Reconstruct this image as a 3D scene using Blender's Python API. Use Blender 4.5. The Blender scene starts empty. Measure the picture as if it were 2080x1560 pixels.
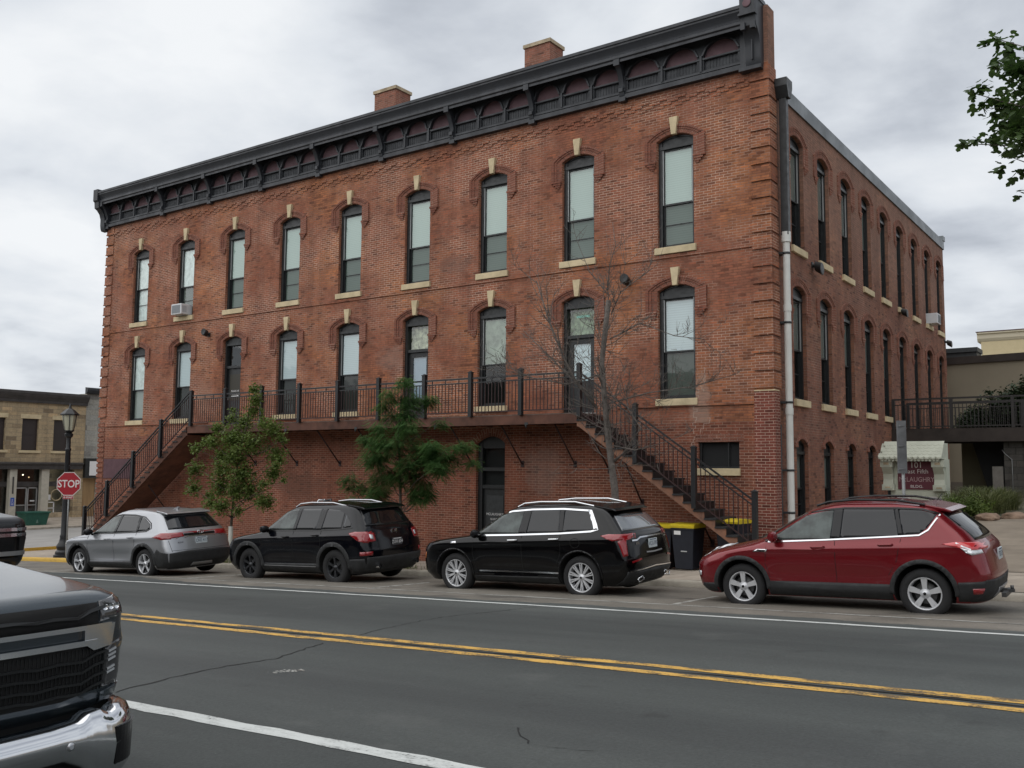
import bpy, bmesh, math, random
from mathutils import Vector, Matrix, noise
from math import radians as rad, sin, cos, pi, sqrt, atan2
sc = bpy.context.scene
COL = sc.collection
# ------------------------------------------------------------ camera
CAM = Vector((33.586, -21.7025, 3.0))
yaw, pitch, roll = 0.616817, 0.0902526, 0.0073037
fwd = Vector((-sin(yaw)*cos(pitch), cos(yaw)*cos(pitch), sin(pitch)))
r0 = Vector((cos(yaw), sin(yaw), 0)); u0 = r0.cross(fwd)
rr = cos(roll)*r0+sin(roll)*u0; uu = -sin(roll)*r0+cos(roll)*u0
cd = bpy.data.cameras.new('camera'); cam = bpy.data.objects.new('camera', cd); COL.objects.link(cam)
cam.matrix_world = Matrix(((rr.x, uu.x, -fwd.x, CAM.x), (rr.y, uu.y, -fwd.y, CAM.y), (rr.z, uu.z, -fwd.z, CAM.z), (0, 0, 0, 1)))
cd.sensor_width = 36; cd.lens = 33.16; cd.clip_end = 3000; cd.clip_start = .05
sc.camera = cam
# ------------------------------------------------------------ light
sc.view_settings.view_transform = 'Standard'; sc.view_settings.look = 'None'
sc.view_settings.exposure = 0.35; sc.view_settings.gamma = 1.0
SUN_EL, SUN_AZ = rad(58), rad(150)
w = bpy.data.worlds.new("World"); sc.world = w; w.use_nodes = True
nt = w.node_tree; nt.nodes.clear()
def N(nt, t, **k):
    n = nt.nodes.new(t)
    for a, b in k.items():
        if a == 'inp':
            for i, v in b.items(): n.inputs[i].default_value = v
        else: setattr(n, a, b)
    return n
def ramp(nt, pts, src=None):
    n = nt.nodes.new('ShaderNodeValToRGB'); e = n.color_ramp.elements
    while len(e) < len(pts): e.new(.5)
    for q, (p, c) in zip(e, pts):
        q.position = p; q.color = (*c, 1) if len(c) == 3 else c
    if src is not None: nt.links.new(src, n.inputs[0])
    return n
def mix(nt, a, b, f, mode='MIX'):
    n = nt.nodes.new('ShaderNodeMix'); n.data_type = 'RGBA'; n.blend_type = mode
    for i, v in ((0, f), (6, a), (7, b)):
        if hasattr(v, 'links'): nt.links.new(v, n.inputs[i])
        else: n.inputs[i].default_value = v if i == 0 else ((*v, 1) if len(v) == 3 else v)
    return n.outputs[2]
def mathn(nt, op, a, b=None, clamp=False):
    n = nt.nodes.new('ShaderNodeMath'); n.operation = op; n.use_clamp = clamp
    for i, v in ((0, a), (1, b)):
        if v is None: continue
        if hasattr(v, 'links'): nt.links.new(v, n.inputs[i])
        else: n.inputs[i].default_value = v
    return n.outputs[0]
sky = N(nt, 'ShaderNodeTexSky'); sky.sky_type = 'NISHITA'; sky.sun_disc = False
sky.sun_elevation = SUN_EL; sky.sun_rotation = SUN_AZ
tc = N(nt, 'ShaderNodeTexCoord')
# direction flattened on a cloud layer: xy / (z+.12)
sep = N(nt, 'ShaderNodeSeparateXYZ'); nt.links.new(tc.outputs['Generated'], sep.inputs[0])
zz = mathn(nt, 'ADD', mathn(nt, 'MAXIMUM', sep.outputs[2], 0.0), .22)
cx = mathn(nt, 'DIVIDE', sep.outputs[0], zz); cy = mathn(nt, 'DIVIDE', sep.outputs[1], zz)
cmb = N(nt, 'ShaderNodeCombineXYZ'); nt.links.new(cx, cmb.inputs[0]); nt.links.new(cy, cmb.inputs[1])
n1 = N(nt, 'ShaderNodeTexNoise', inp={2: 2.1, 3: 8, 4: .52, 8: .15}); nt.links.new(cmb.outputs[0], n1.inputs[0])
n2 = N(nt, 'ShaderNodeTexNoise', inp={2: .42, 3: 3, 4: .5, 8: .2}); nt.links.new(cmb.outputs[0], n2.inputs[0])
m = mathn(nt, 'ADD', mathn(nt, 'MULTIPLY', n1.outputs[0], .55), mathn(nt, 'MULTIPLY', n2.outputs[0], .45))
cl = ramp(nt, [(.36, (.34, .37, .42)), (.44, (.53, .565, .62)), (.51, (.71, .745, .79)), (.61, (.87, .89, .91))], m)
bgn = N(nt, 'ShaderNodeBackground'); nt.links.new(sky.outputs[0], bgn.inputs[0]); bgn.inputs[1].default_value = .05
bgc = N(nt, 'ShaderNodeBackground'); nt.links.new(cl.outputs[0], bgc.inputs[0]); bgc.inputs[1].default_value = .86
ad = N(nt, 'ShaderNodeMixShader', inp={0: .93}); nt.links.new(bgn.outputs[0], ad.inputs[1]); nt.links.new(bgc.outputs[0], ad.inputs[2])
out = N(nt, 'ShaderNodeOutputWorld'); nt.links.new(ad.outputs[0], out.inputs[0])
sd = bpy.data.lights.new('sun', 'SUN'); sd.energy = 1.5; sd.angle = rad(110); sd.color = (1, .97, .93)
so = bpy.data.objects.new('sun', sd); COL.objects.link(so)
# comes from behind the camera's left shoulder, high
sdir = Vector((sin(rad(205))*cos(SUN_EL), cos(rad(205))*cos(SUN_EL), sin(SUN_EL)))
so.rotation_euler = (-sdir).to_track_quat('-Z', 'Y').to_euler()
sky.sun_rotation = rad(205)
# ------------------------------------------------------------ helpers
MATS = {}
def setp(b, **k):
    for a, v in k.items():
        b.inputs[a.replace('_', ' ')].default_value = v
def mat(name, col=(.5, .5, .5), rough=.6, metal=0, var=0, scale=3, bump=0, bscale=40, coat=0, spec=.5, col2=None, emit=None, coords='Object', streak=0):
    if name in MATS: return MATS[name]
    m = bpy.data.materials.new(name); m.use_nodes = True; t = m.node_tree; b = t.nodes['Principled BSDF']
    MATS[name] = m
    b.inputs['Base Color'].default_value = (*col, 1); b.inputs['Roughness'].default_value = rough
    b.inputs['Metallic'].default_value = metal; b.inputs['Specular IOR Level'].default_value = spec
    if coat: b.inputs['Coat Weight'].default_value = coat; b.inputs['Coat Roughness'].default_value = .04
    tcn = N(t, 'ShaderNodeTexCoord')
    if var or col2:
        nz = N(t, 'ShaderNodeTexNoise', inp={2: scale, 3: 6, 4: .6}); t.links.new(tcn.outputs[coords], nz.inputs[0])
        if streak:
            mp = N(t, 'ShaderNodeMapping'); mp.inputs['Scale'].default_value = (1, 1, streak); t.links.new(tcn.outputs[coords], mp.inputs[0]); t.links.new(mp.outputs[0], nz.inputs[0])
        c2 = col2 or tuple(max(0, c*(1-var)) for c in col); c1 = col if col2 else tuple(min(1, c*(1+var)) for c in col)
        r = ramp(t, [(.32, c2), (.68, c1)], nz.outputs[0]); t.links.new(r.outputs[0], b.inputs['Base Color'])
        rr_ = ramp(t, [(.3, (min(1, rough+.12),)*3), (.7, (max(0, rough-.08),)*3)], nz.outputs[0]); t.links.new(rr_.outputs[0], b.inputs['Roughness'])
    if bump:
        nb = N(t, 'ShaderNodeTexNoise', inp={2: bscale, 3: 4}); t.links.new(tcn.outputs[coords], nb.inputs[0])
        bp = N(t, 'ShaderNodeBump', inp={'Strength': bump, 'Distance': .02}); t.links.new(nb.outputs[0], bp.inputs['Height']); t.links.new(bp.outputs[0], b.inputs['Normal'])
    if emit: b.inputs['Emission Color'].default_value = (*emit[0], 1); b.inputs['Emission Strength'].default_value = emit[1]
    return m
def brick_mat(name, c1, c2, dark, mortar, mdark, bw=.215, bh=.0677, ms=.007, orange=None, patch=.5, smooth_top=False, sootiness=.6):
    m = bpy.data.materials.new(name); m.use_nodes = True; t = m.node_tree; b = t.nodes['Principled BSDF']; MATS[name] = m
    uv = N(t, 'ShaderNodeUVMap'); uv.uv_map = 'UVMap'; UV = uv.outputs[0]
    # slightly wobbly courses
    wn = N(t, 'ShaderNodeTexNoise', inp={2: .9, 3: 2}); t.links.new(UV, wn.inputs[0])
    wv = N(t, 'ShaderNodeVectorMath', operation='MULTIPLY_ADD'); t.links.new(wn.outputs[1], wv.inputs[0]); wv.inputs[1].default_value = (.03, .03, 0); t.links.new(UV, wv.inputs[2])
    br = N(t, 'ShaderNodeTexBrick'); t.links.new(wv.outputs[0], br.inputs[0])
    br.offset = .5
    for k, v in (('Scale', 1), ('Mortar Size', ms), ('Mortar Smooth', .35), ('Bias', -.1), ('Brick Width', bw), ('Row Height', bh)): br.inputs[k].default_value = v
    br.inputs['Color1'].default_value = (*c1, 1); br.inputs['Color2'].default_value = (*c2, 1)
    def nz(s, d=5, ro=.6, mapv=None):
        n = N(t, 'ShaderNodeTexNoise', inp={2: s, 3: d, 4: ro})
        if mapv:
            mp = N(t, 'ShaderNodeMapping'); mp.inputs['Scale'].default_value = mapv; t.links.new(UV, mp.inputs[0]); t.links.new(mp.outputs[0], n.inputs[0])
        else: t.links.new(UV, n.inputs[0])
        return n.outputs[0]
    big = nz(.33, 6, .62); mid = nz(1.7, 5, .6, (1, 1.6, 1)); fine = nz(9, 3); 
    col = br.outputs[0]
    # single very dark / very light bricks
    br2 = N(t, 'ShaderNodeTexBrick'); t.links.new(wv.outputs[0], br2.inputs[0]); br2.offset = .5
    for k, v in (('Scale', 1), ('Mortar Size', 0.0), ('Bias', 0.), ('Brick Width', bw), ('Row Height', bh)): br2.inputs[k].default_value = v
    br2.inputs['Color1'].default_value = (0, 0, 0, 1); br2.inputs['Color2'].default_value = (1, 1, 1, 1)
    rk = ramp(t, [(.0, (.42, .40, .42)), (.22, (.85, .85, .85)), (.7, (1.02, 1.02, 1.02)), (.93, (1.18, 1.12, 1.05)), (1., (1.4, 1.3, 1.2))], br2.outputs[0])
    if orange:
        f = ramp(t, [(.46, (0, 0, 0)), (.62, (1, 1, 1))], big).outputs[0]
        col = mix(t, col, orange, mathn(t, 'MULTIPLY', f, .75))
    col = mix(t, col, rk.outputs[0], 1.0, 'MULTIPLY')
    f2 = ramp(t, [(.40, (1, 1, 1)), (.60, (0, 0, 0))], mid).outputs[0]
    col = mix(t, col, dark, mathn(t, 'MULTIPLY', f2, .45*sootiness))
    # soot: horizontal streaks
    st = nz(.8, 7, .7, (.25, 3.0, 1)); f3 = ramp(t, [(.60, (0, 0, 0)), (.74, (1, 1, 1))], st).outputs[0]
    col = mix(t, col, tuple(.45*x for x in dark), mathn(t, 'MULTIPLY', f3, .6*sootiness))
    pn = nz(.42, 6, .65, (1, 1.3, 1)); fp = ramp(t, [(patch-.09, (0, 0, 0)), (patch+.12, (1, 1, 1))], pn).outputs[0]
    mcol = mix(t, mdark, mortar, fp)
    fm = mathn(t, 'MULTIPLY', br.outputs[1], 1.0)
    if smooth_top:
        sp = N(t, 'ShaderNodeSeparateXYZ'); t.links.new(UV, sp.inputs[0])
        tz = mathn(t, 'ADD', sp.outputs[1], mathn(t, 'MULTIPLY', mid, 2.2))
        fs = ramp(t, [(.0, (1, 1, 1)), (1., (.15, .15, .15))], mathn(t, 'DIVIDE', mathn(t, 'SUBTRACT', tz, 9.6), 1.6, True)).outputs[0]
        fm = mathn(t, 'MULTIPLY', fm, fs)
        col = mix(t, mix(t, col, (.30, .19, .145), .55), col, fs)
    col = mix(t, col, mcol, fm)
    vst = nz(1., 5, .6, (2.2, .16, 1)); col = mix(t, col, ramp(t, [(.30, (.80, .80, .81)), (.68, (1.14, 1.13, 1.12))], vst).outputs[0], 1., 'MULTIPLY')
    fg = ramp(t, [(.35, (.86, .86, .86)), (.7, (1.12, 1.12, 1.12))], fine).outputs[0]
    col = mix(t, col, fg, 1., 'MULTIPLY')
    t.links.new(col, b.inputs['Base Color']); b.inputs['Roughness'].default_value = .92; b.inputs['Specular IOR Level'].default_value = .25
    bp = N(t, 'ShaderNodeBump', inp={'Strength': .7, 'Distance': .012}); bp.invert = True
    hh = mathn(t, 'ADD', br.outputs[1], mathn(t, 'MULTIPLY', fine, -.5)); t.links.new(hh, bp.inputs['Height']); t.links.new(bp.outputs[0], b.inputs['Normal'])
    return m
def tag(o, label=None, cat=None, group=None, kind=None):
    for k, v in (('label', label), ('category', cat), ('group', group), ('kind', kind)):
        if v: o[k] = v
    return o
def empty(name, loc=(0, 0, 0), rot=(0, 0, 0), parent=None):
    o = bpy.data.objects.new(name, None); COL.objects.link(o); o.location = loc; o.rotation_euler = rot; o.empty_display_size = .2
    o['_o'] = 1
    if parent: o.parent = parent
    return o
ORG = {}; PEND = []
def resolve():
    for me, ms in PEND:
        for i, q in enumerate(ms):
            if isinstance(q, str): me.materials[i] = MATS[q]
class MB:
    """collects shapes; build() links them as one mesh object"""
    def __init__(s): s.bm = bmesh.new(); s.uv = s.bm.loops.layers.uv.new('UVMap'); s.hu = s.bm.faces.layers.int.new('hu')
    def f(s, pts, mi=0, uv=None, smooth=False):
        vs = [s.bm.verts.new(p) for p in pts]
        try: fc = s.bm.faces.new(vs)
        except ValueError: return None
        fc.material_index = mi; fc.smooth = smooth
        if uv:
            for l, q in zip(fc.loops, uv): l[s.uv].uv = q
            fc[s.hu] = 1
        return fc
    def box(s, x0, x1, y0, y1, z0, z1, mi=0):
        p = [(x0, y0, z0), (x1, y0, z0), (x1, y1, z0), (x0, y1, z0), (x0, y0, z1), (x1, y0, z1), (x1, y1, z1), (x0, y1, z1)]
        s.hexa(p, mi)
    def hexa(s, p, mi=0):
        vs = [s.bm.verts.new(q) for q in p]
        for ix in ((0, 3, 2, 1), (4, 5, 6, 7), (0, 1, 5, 4), (1, 2, 6, 5), (2, 3, 7, 6), (3, 0, 4, 7)):
            fc = s.bm.faces.new([vs[i] for i in ix]); fc.material_index = mi
    def prism(s, poly, fn, a, b, mi=0, caps=True, smooth=False):
        """poly: (u,v); fn(u,v,w)->xyz ; from w=a to w=b"""
        A = [s.bm.verts.new(fn(u, v, a)) for u, v in poly]; B = [s.bm.verts.new(fn(u, v, b)) for u, v in poly]
        n = len(poly); fs = []
        if caps:
            fs.append(s.bm.faces.new(A)); fs.append(s.bm.faces.new(B[::-1]))
        for i in range(n):
            j = (i+1) % n; q = s.bm.faces.new([A[j], A[i], B[i], B[j]]); q.smooth = smooth; fs.append(q)
        for q in fs: q.material_index = mi
        return fs
    def tube(s, pts, r, n=8, mi=0, cap=True, smooth=True):
        pts = [Vector(p) for p in pts]; R = r if isinstance(r, (list, tuple)) else [r]*len(pts); rings = []
        for i, p in enumerate(pts):
            d = (pts[min(i+1, len(pts)-1)]-pts[max(i-1, 0)]).normalized()
            a = d.cross(Vector((0, 0, 1)) if abs(d.z) < .9 else Vector((1, 0, 0))).normalized(); b = d.cross(a)
            rings.append([s.bm.verts.new(p+(a*cos(2*pi*k/n)+b*sin(2*pi*k/n))*R[i]) for k in range(n)])
        for A, B in zip(rings, rings[1:]):
            for k in range(n):
                q = s.bm.faces.new([A[k], A[(k+1) % n], B[(k+1) % n], B[k]]); q.smooth = smooth; q.material_index = mi
        if cap:
            for q in (rings[0][::-1], rings[-1]):
                if n > 2: s.bm.faces.new(q).material_index = mi
    def lathe(s, prof, fn, n=24, mi=0, smooth=True):
        """prof: (r,h); fn(x,y,h)->xyz"""
        rings = [[s.bm.verts.new(fn(r*cos(2*pi*k/n), r*sin(2*pi*k/n), h)) for k in range(n)] for r, h in prof]
        for A, B in zip(rings, rings[1:]):
            for k in range(n):
                q = s.bm.faces.new([A[k], A[(k+1) % n], B[(k+1) % n], B[k]]); q.smooth = smooth; q.material_index = mi
        return rings
    def build(s, name, mats, parent=None, loc=None, auto=None, keep=False, recalc=True, bevel=0):
        bm = s.bm
        if recalc: bmesh.ops.recalc_face_normals(bm, faces=bm.faces)
        bm.normal_update()
        for fc in bm.faces:
            if fc[s.hu]: continue
            n = fc.normal; ax = max(range(3), key=lambda i: abs(n[i]))
            for l in fc.loops:
                c = l.vert.co
                l[s.uv].uv = (c.y, c.z) if ax == 0 else (c.x, c.z) if ax == 1 else (c.x, c.y)
        me = bpy.data.meshes.new(name)
        o0 = None
        if parent is not None and parent.name in ORG: o0 = ORG[parent.name]
        elif loc is not None: o0 = Vector(loc)
        if o0 is not None: bmesh.ops.translate(bm, verts=bm.verts, vec=-o0)
        bm.to_mesh(me)
        if not keep: bm.free()
        if not isinstance(mats, (list, tuple)): mats = [mats]
        for q in mats: me.materials.append(MATS.get(q) if isinstance(q, str) else q)
        if any(isinstance(q, str) and q not in MATS for q in mats): PEND.append((me, list(mats)))
        if auto:
            me.polygons.foreach_set('use_smooth', [True]*len(me.polygons)); me.set_sharp_from_angle(angle=rad(auto))
        o = bpy.data.objects.new(name, me); COL.objects.link(o)
        if parent is not None:
            o.parent = parent
            if parent.name in ORG: ORG[o.name] = ORG[parent.name]
        elif loc is not None: o.location = loc; ORG[o.name] = Vector(loc)
        if bevel:
            bv = o.modifiers.new('bevel', 'BEVEL'); bv.width = bevel; bv.segments = 2; bv.limit_method = 'ANGLE'; bv.angle_limit = rad(40)
        return o
def thing(name, label, cat, loc=(0, 0, 0), group=None):
    """empty whose children are modelled in world coordinates"""
    o = empty(name, loc); ORG[o.name] = Vector(loc); tag(o, label, cat, group); return o
def text_mesh(mb, txt, size, fn, mi=0, depth=.004, align='CENTER', squeeze=1, font_bold=0):
    cu = bpy.data.curves.new('t', 'FONT'); cu.body = txt; cu.size = size; cu.align_x = align; cu.align_y = 'CENTER'; cu.offset = font_bold; cu.resolution_u = 3
    o = bpy.data.objects.new('t', cu); COL.objects.link(o)
    dg = bpy.context.evaluated_depsgraph_get(); me = bpy.data.meshes.new_from_object(o.evaluated_get(dg))
    vs = [mb.bm.verts.new(fn(v.co.x*squeeze, v.co.y)) for v in me.vertices]
    for p in me.polygons:
        try: q = mb.bm.faces.new([vs[i] for i in p.vertices]); q.material_index = mi
        except ValueError: pass
    bpy.data.objects.remove(o); bpy.data.meshes.remove(me); bpy.data.curves.remove(cu)
def lerp_tab(tab, x):
    if x <= tab[0][0]: return tab[0][1]
    for (a, va), (b, vb) in zip(tab, tab[1:]):
        if x <= b: return va+(vb-va)*(x-a)/(b-a) if b > a else vb
    return tab[-1][1]
def sstep(a, b, x):
    t = min(1, max(0, (x-a)/(b-a))); return t*t*(3-2*t)
# ------------------------------------------------------------ ground heights
def Hc(X):
    def q(X): x = X/2.91; return (-1.04077147+.0439773655*x-.00034372*x*x)*2.91+3
    if X < -2: return q(-2)+.0165*(max(X, -19.8)+2)
    if X > 45: return q(45)+.02*(X-45)
    return q(X)
def Hroad(X, Y):
    z = Hc(X)
    if Y > -12.6: return z-.03116*(min(Y, -4.85)+12.6)
    return z+.0060916*(max(Y, -24)+12.6)
def Hwalk(X, Y):
    z = Hroad(X, -4.85)+.12-.045*(min(max(Y, -4.85), 0)+4.85)
    z += sstep(24.4, 26.4, X)*.127*(min(max(Y, -4.85), 3.5)+4.85)
    return z
# ------------------------------------------------------------ materials
def road_mat():
    m = bpy.data.materials.new('asphalt'); m.use_nodes = True; t = m.node_tree; b = t.nodes['Principled BSDF']; MATS['asphalt'] = m
    tcn = N(t, 'ShaderNodeTexCoord'); O = tcn.outputs['Object']; sp = N(t, 'ShaderNodeSeparateXYZ'); t.links.new(O, sp.inputs[0])
    def nz(s, d=6, ro=.6, mp=None):
        n = N(t, 'ShaderNodeTexNoise', inp={2: s, 3: d, 4: ro})
        if mp:
            q = N(t, 'ShaderNodeMapping'); q.inputs['Scale'].default_value = mp; t.links.new(O, q.inputs[0]); t.links.new(q.outputs[0], n.inputs[0])
        else: t.links.new(O, n.inputs[0])
        return n.outputs[0]
    big = nz(.25, 5, .6, (.4, 1.6, 1)); agg = nz(38, 3, .7); lane = nz(.35, 4, .5, (.08, 2.2, 1)); fleck = nz(120, 2, .5)
    a = ramp(t, [(.30, (.043, .049, .048)), (.70, (.066, .073, .071))], big).outputs[0]
    a = mix(t, a, ramp(t, [(.35, (.72, .72, .73)), (.68, (1.22, 1.22, 1.19))], lane).outputs[0], 1, 'MULTIPLY')
    a = mix(t, a, ramp(t, [(.3, (.78, .78, .78)), (.72, (1.22, 1.22, 1.22))], agg).outputs[0], 1, 'MULTIPLY')
    a = mix(t, a, ramp(t, [(.66, (0, 0, 0)), (.74, (.09, .09, .085))], fleck).outputs[0], .6, 'ADD')
    # grey worn patches near the lot
    pw = nz(.7, 6, .62); a = mix(t, a, (.115, .118, .112), mathn(t, 'MULTIPLY', ramp(t, [(.60, (0, 0, 0)), (.72, (1, 1, 1))], pw).outputs[0], .35))
    a = mix(t, a, (.022, .023, .023), mathn(t, 'MULTIPLY', ramp(t, [(.66, (0, 0, 0)), (.76, (1, 1, 1))], nz(1.9, 3, .5)).outputs[0], .5))
    c = ramp(t, [(.3, (.115, .105, .088)), (.7, (.20, .18, .152))], nz(1.1, 7, .65)).outputs[0]
    c = mix(t, c, ramp(t, [(.3, (.8, .8, .8)), (.72, (1.2, 1.2, 1.2))], agg).outputs[0], 1, 'MULTIPLY')
    c = mix(t, c, (.035, .034, .032), mathn(t, 'MULTIPLY', ramp(t, [(.55, (0, 0, 0)), (.68, (1, 1, 1))], nz(.9, 5, .6, (.6, 1, 1))).outputs[0], .65))
    # concrete gutter pan / stalls north of y = -8.95, ragged edge; left of x = 15 the edge steps back to the stall line
    edge = mathn(t, 'ADD', sp.outputs[1], mathn(t, 'MULTIPLY', mathn(t, 'SUBTRACT', nz(1.3, 8, .7, (.5, 1, 1)), .5), 1.1))
    stepx = ramp(t, [(.0, (1, 1, 1)), (1, (0, 0, 0))], mathn(t, 'DIVIDE', mathn(t, 'SUBTRACT', sp.outputs[0], 13.5), 2.5, True)).outputs[0]
    e2 = mathn(t, 'SUBTRACT', edge, mathn(t, 'MULTIPLY', stepx, .65))
    fc = ramp(t, [(.48, (0, 0, 0)), (.52, (1, 1, 1))], mathn(t, 'ADD', mathn(t, 'MULTIPLY', mathn(t, 'ADD', e2, 8.93), .6), .5, True)).outputs[0]
    col = mix(t, a, c, fc)
    # tyre-polished darker, more shiny zone in stalls
    t.links.new(col, b.inputs['Base Color'])
    t.links.new(ramp(t, [(.3, (.80, .80, .80)), (.7, (.62, .62, .62))], big).outputs[0], b.inputs['Roughness']); b.inputs['Specular IOR Level'].default_value = .4
    bp = N(t, 'ShaderNodeBump', inp={'Strength': .45, 'Distance': .008}); t.links.new(agg, bp.inputs['Height']); t.links.new(bp.outputs[0], b.inputs['Normal'])
road_mat()
def paint_mat(name, col, under, wear, sc_=5):
    m = mat(name, col, .7); t = m.node_tree; b = t.nodes['Principled BSDF']; tcn = N(t, 'ShaderNodeTexCoord')
    n = N(t, 'ShaderNodeTexNoise', inp={2: sc_, 3: 8, 4: .72}); mp = N(t, 'ShaderNodeMapping'); mp.inputs['Scale'].default_value = (.5, 1.8, 1); t.links.new(tcn.outputs['Object'], mp.inputs[0]); t.links.new(mp.outputs[0], n.inputs[0])
    n2 = N(t, 'ShaderNodeTexNoise', inp={2: 45, 3: 3}); t.links.new(tcn.outputs['Object'], n2.inputs[0])
    s = mathn(t, 'ADD', mathn(t, 'MULTIPLY', n.outputs[0], .75), mathn(t, 'MULTIPLY', n2.outputs[0], .25))
    r = ramp(t, [(wear-.03, under), (wear+.03, tuple(.8*x for x in col)), (wear+.13, col)], s); t.links.new(r.outputs[0], b.inputs['Base Color'])
paint_mat('white_road_paint', (.58, .60, .58), (.12, .125, .12), .40)
paint_mat('faded_white_paint', (.40, .40, .37), (.15, .14, .125), .47)
paint_mat('yellow_road_paint', (.66, .39, .085), (.12, .085, .045), .47, 5)
paint_mat('yellow_curb_paint', (.55, .34, .05), (.22, .18, .12), .38)
mat('concrete_walk', (.34, .29, .235), .9, var=.22, scale=1.6, bump=.25, bscale=30)
mat('concrete_curb', (.33, .30, .25), .9, var=.28, scale=2.5, bump=.3, bscale=30)
mat('old_street', (.27, .26, .245), .9, var=.14, scale=.6, bump=.2, bscale=30)
mat('earth', (.10, .095, .06), .95, var=.3, scale=.4)
mat('crack', (.012, .012, .012), .9)
mat('sidewalk_joint', (.07, .06, .05), .95)
brick_mat('brick', (.375, .153, .090), (.26, .095, .058), (.145, .066, .052), (.56, .39, .30), (.21, .092, .060), orange=(.40, .165, .072), patch=.49, ms=.0085, sootiness=.85)
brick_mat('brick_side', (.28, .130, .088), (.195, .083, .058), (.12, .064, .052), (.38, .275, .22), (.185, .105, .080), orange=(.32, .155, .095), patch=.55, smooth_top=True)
brick_mat('brick_new', (.225, .068, .048), (.165, .050, .038), (.14, .05, .04), (.47, .34, .27), (.43, .30, .24), patch=.4, sootiness=.2, bw=.208)
brick_mat('brick_arch', (.32, .130, .084), (.22, .082, .056), (.13, .06, .05), (.46, .31, .24), (.17, .08, .06), bw=.21, bh=.072, ms=.009, patch=.50)
brick_mat('brick_low', (.285, .102, .062), (.20, .070, .044), (.11, .052, .040), (.44, .29, .22), (.28, .165, .12), patch=.47)  # lower wall brick, shade included in its darker base tone
brick_mat('brick_chimney', (.33, .15, .10), (.25, .10, .07), (.2, .09, .07), (.40, .29, .24), (.3, .19, .15), patch=.5, sootiness=.4)
def stain(name, u0, v0, ru, rv_, colr, amt):
    t = MATS[name].node_tree; b = t.nodes['Principled BSDF']; src = b.inputs['Base Color'].links[0].from_socket
    uv = N(t, 'ShaderNodeUVMap'); uv.uv_map = 'UVMap'; sp = N(t, 'ShaderNodeSeparateXYZ'); t.links.new(uv.outputs[0], sp.inputs[0])
    n = N(t, 'ShaderNodeTexNoise', inp={2: 2.6, 3: 7, 4: .68}); t.links.new(uv.outputs[0], n.inputs[0])
    a = mathn(t, 'POWER', mathn(t, 'DIVIDE', mathn(t, 'SUBTRACT', sp.outputs[0], u0), ru), 2.0); c_ = mathn(t, 'POWER', mathn(t, 'DIVIDE', mathn(t, 'SUBTRACT', sp.outputs[1], v0), rv_), 2.0)
    d = mathn(t, 'ADD', mathn(t, 'ADD', a, c_), mathn(t, 'MULTIPLY', mathn(t, 'SUBTRACT', n.outputs[0], .5), 3.2))
    f = ramp(t, [(.25, (1, 1, 1)), (.95, (0, 0, 0))], d).outputs[0]
    t.links.new(mix(t, src, colr, mathn(t, 'MULTIPLY', f, amt)), b.inputs['Base Color'])
stain('brick_low', 19.3, 3.0, .75, .9, (.24, .19, .165), .32); stain('brick_low', 9.5, 2.4, 1.6, .5, (.14, .075, .055), .5)
stain('brick', 23.9, 4.6, .35, .9, (.42, .33, .27), .4); stain('brick', 13.6, 6.4, .7, .5, (.30, .20, .16), .4); stain('brick', 20.5, 10.2, .6, .35, (.12, .075, .06), .6); stain('brick', 16.1, 9.1, .8, .3, (.17, .10, .08), .5); stain('brick', 4.3, 5.6, .5, .8, (.34, .20, .14), .4); stain('brick', 11.6, 9.2, .5, .5, (.36, .24, .19), .4)
mat('limestone', (.56, .46, .29), .85, var=.16, scale=3, bump=.3, bscale=25)
mat('limestone_dirty', (.42, .34, .23), .9, var=.3, scale=3, bump=.3)
mat('dark_trim', (.030, .034, .036), .5, var=.25, scale=6)
mat('frame_black', (.014, .016, .017), .42, var=.3, scale=8)
mat('cornice_gray', (.023, .026, .032), .48, var=.22, scale=3, streak=.2)
mat('frieze_dark', (.026, .029, .034), .6, var=.2, scale=4)
mat('frieze_maroon', (.125, .070, .080), .7, var=.2, scale=2)
mat('coping_metal', (.13, .145, .155), .42, metal=.3, var=.12, scale=1)
mat('roof_membrane', (.06, .06, .06), .9)
mat('pvc_white', (.62, .63, .60), .5, var=.07, scale=2)
mat('wood_beam', (.135, .052, .030), .72, var=.35, scale=2.2, col2=(.055, .024, .016))
mat('wood_raw', (.27, .125, .070), .75, var=.3, scale=5, col2=(.16, .085, .06))
mat('iron', (.011, .012, .014), .42, spec=.5)
mat('maroon_rail', (.028, .010, .010), .5)
mat('ac_white', (.62, .63, .64), .5, var=.05)
mat('ac_grille', (.30, .32, .34), .6)
mat('blind_white', (.47, .555, .52), .75)
mat('blind_blue', (.60, .665, .71), .75)
mat('curtain_white', (.80, .84, .84), .85, var=.2, scale=5)
mat('interior_dark', (.012, .013, .014), .9)
mat('shade_gray', (.16, .175, .165), .85)
mat('shade_green', (.13, .16, .14), .85)
mat('storm_metal', (.42, .43, .43), .4, metal=.4)
mat('maroon_board', (.085, .035, .045), .6, var=.12, scale=3)
mat('white_lettering', (.75, .75, .75), .6)
for nm_ in ('blind_white', 'blind_blue'):
    t = MATS[nm_].node_tree; bb = t.nodes['Principled BSDF']; tcn = N(t, 'ShaderNodeTexCoord'); wv_ = N(t, 'ShaderNodeTexWave', inp={1: 5.2, 2: 0}); wv_.bands_direction = 'Z'; t.links.new(tcn.outputs['Object'], wv_.inputs[0])
    c0 = bb.inputs['Base Color'].default_value[:3]; r_ = ramp(t, [(.0, tuple(.86*x for x in c0)), (.35, c0)], wv_.outputs[0]); t.links.new(r_.outputs[0], bb.inputs['Base Color'])
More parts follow.
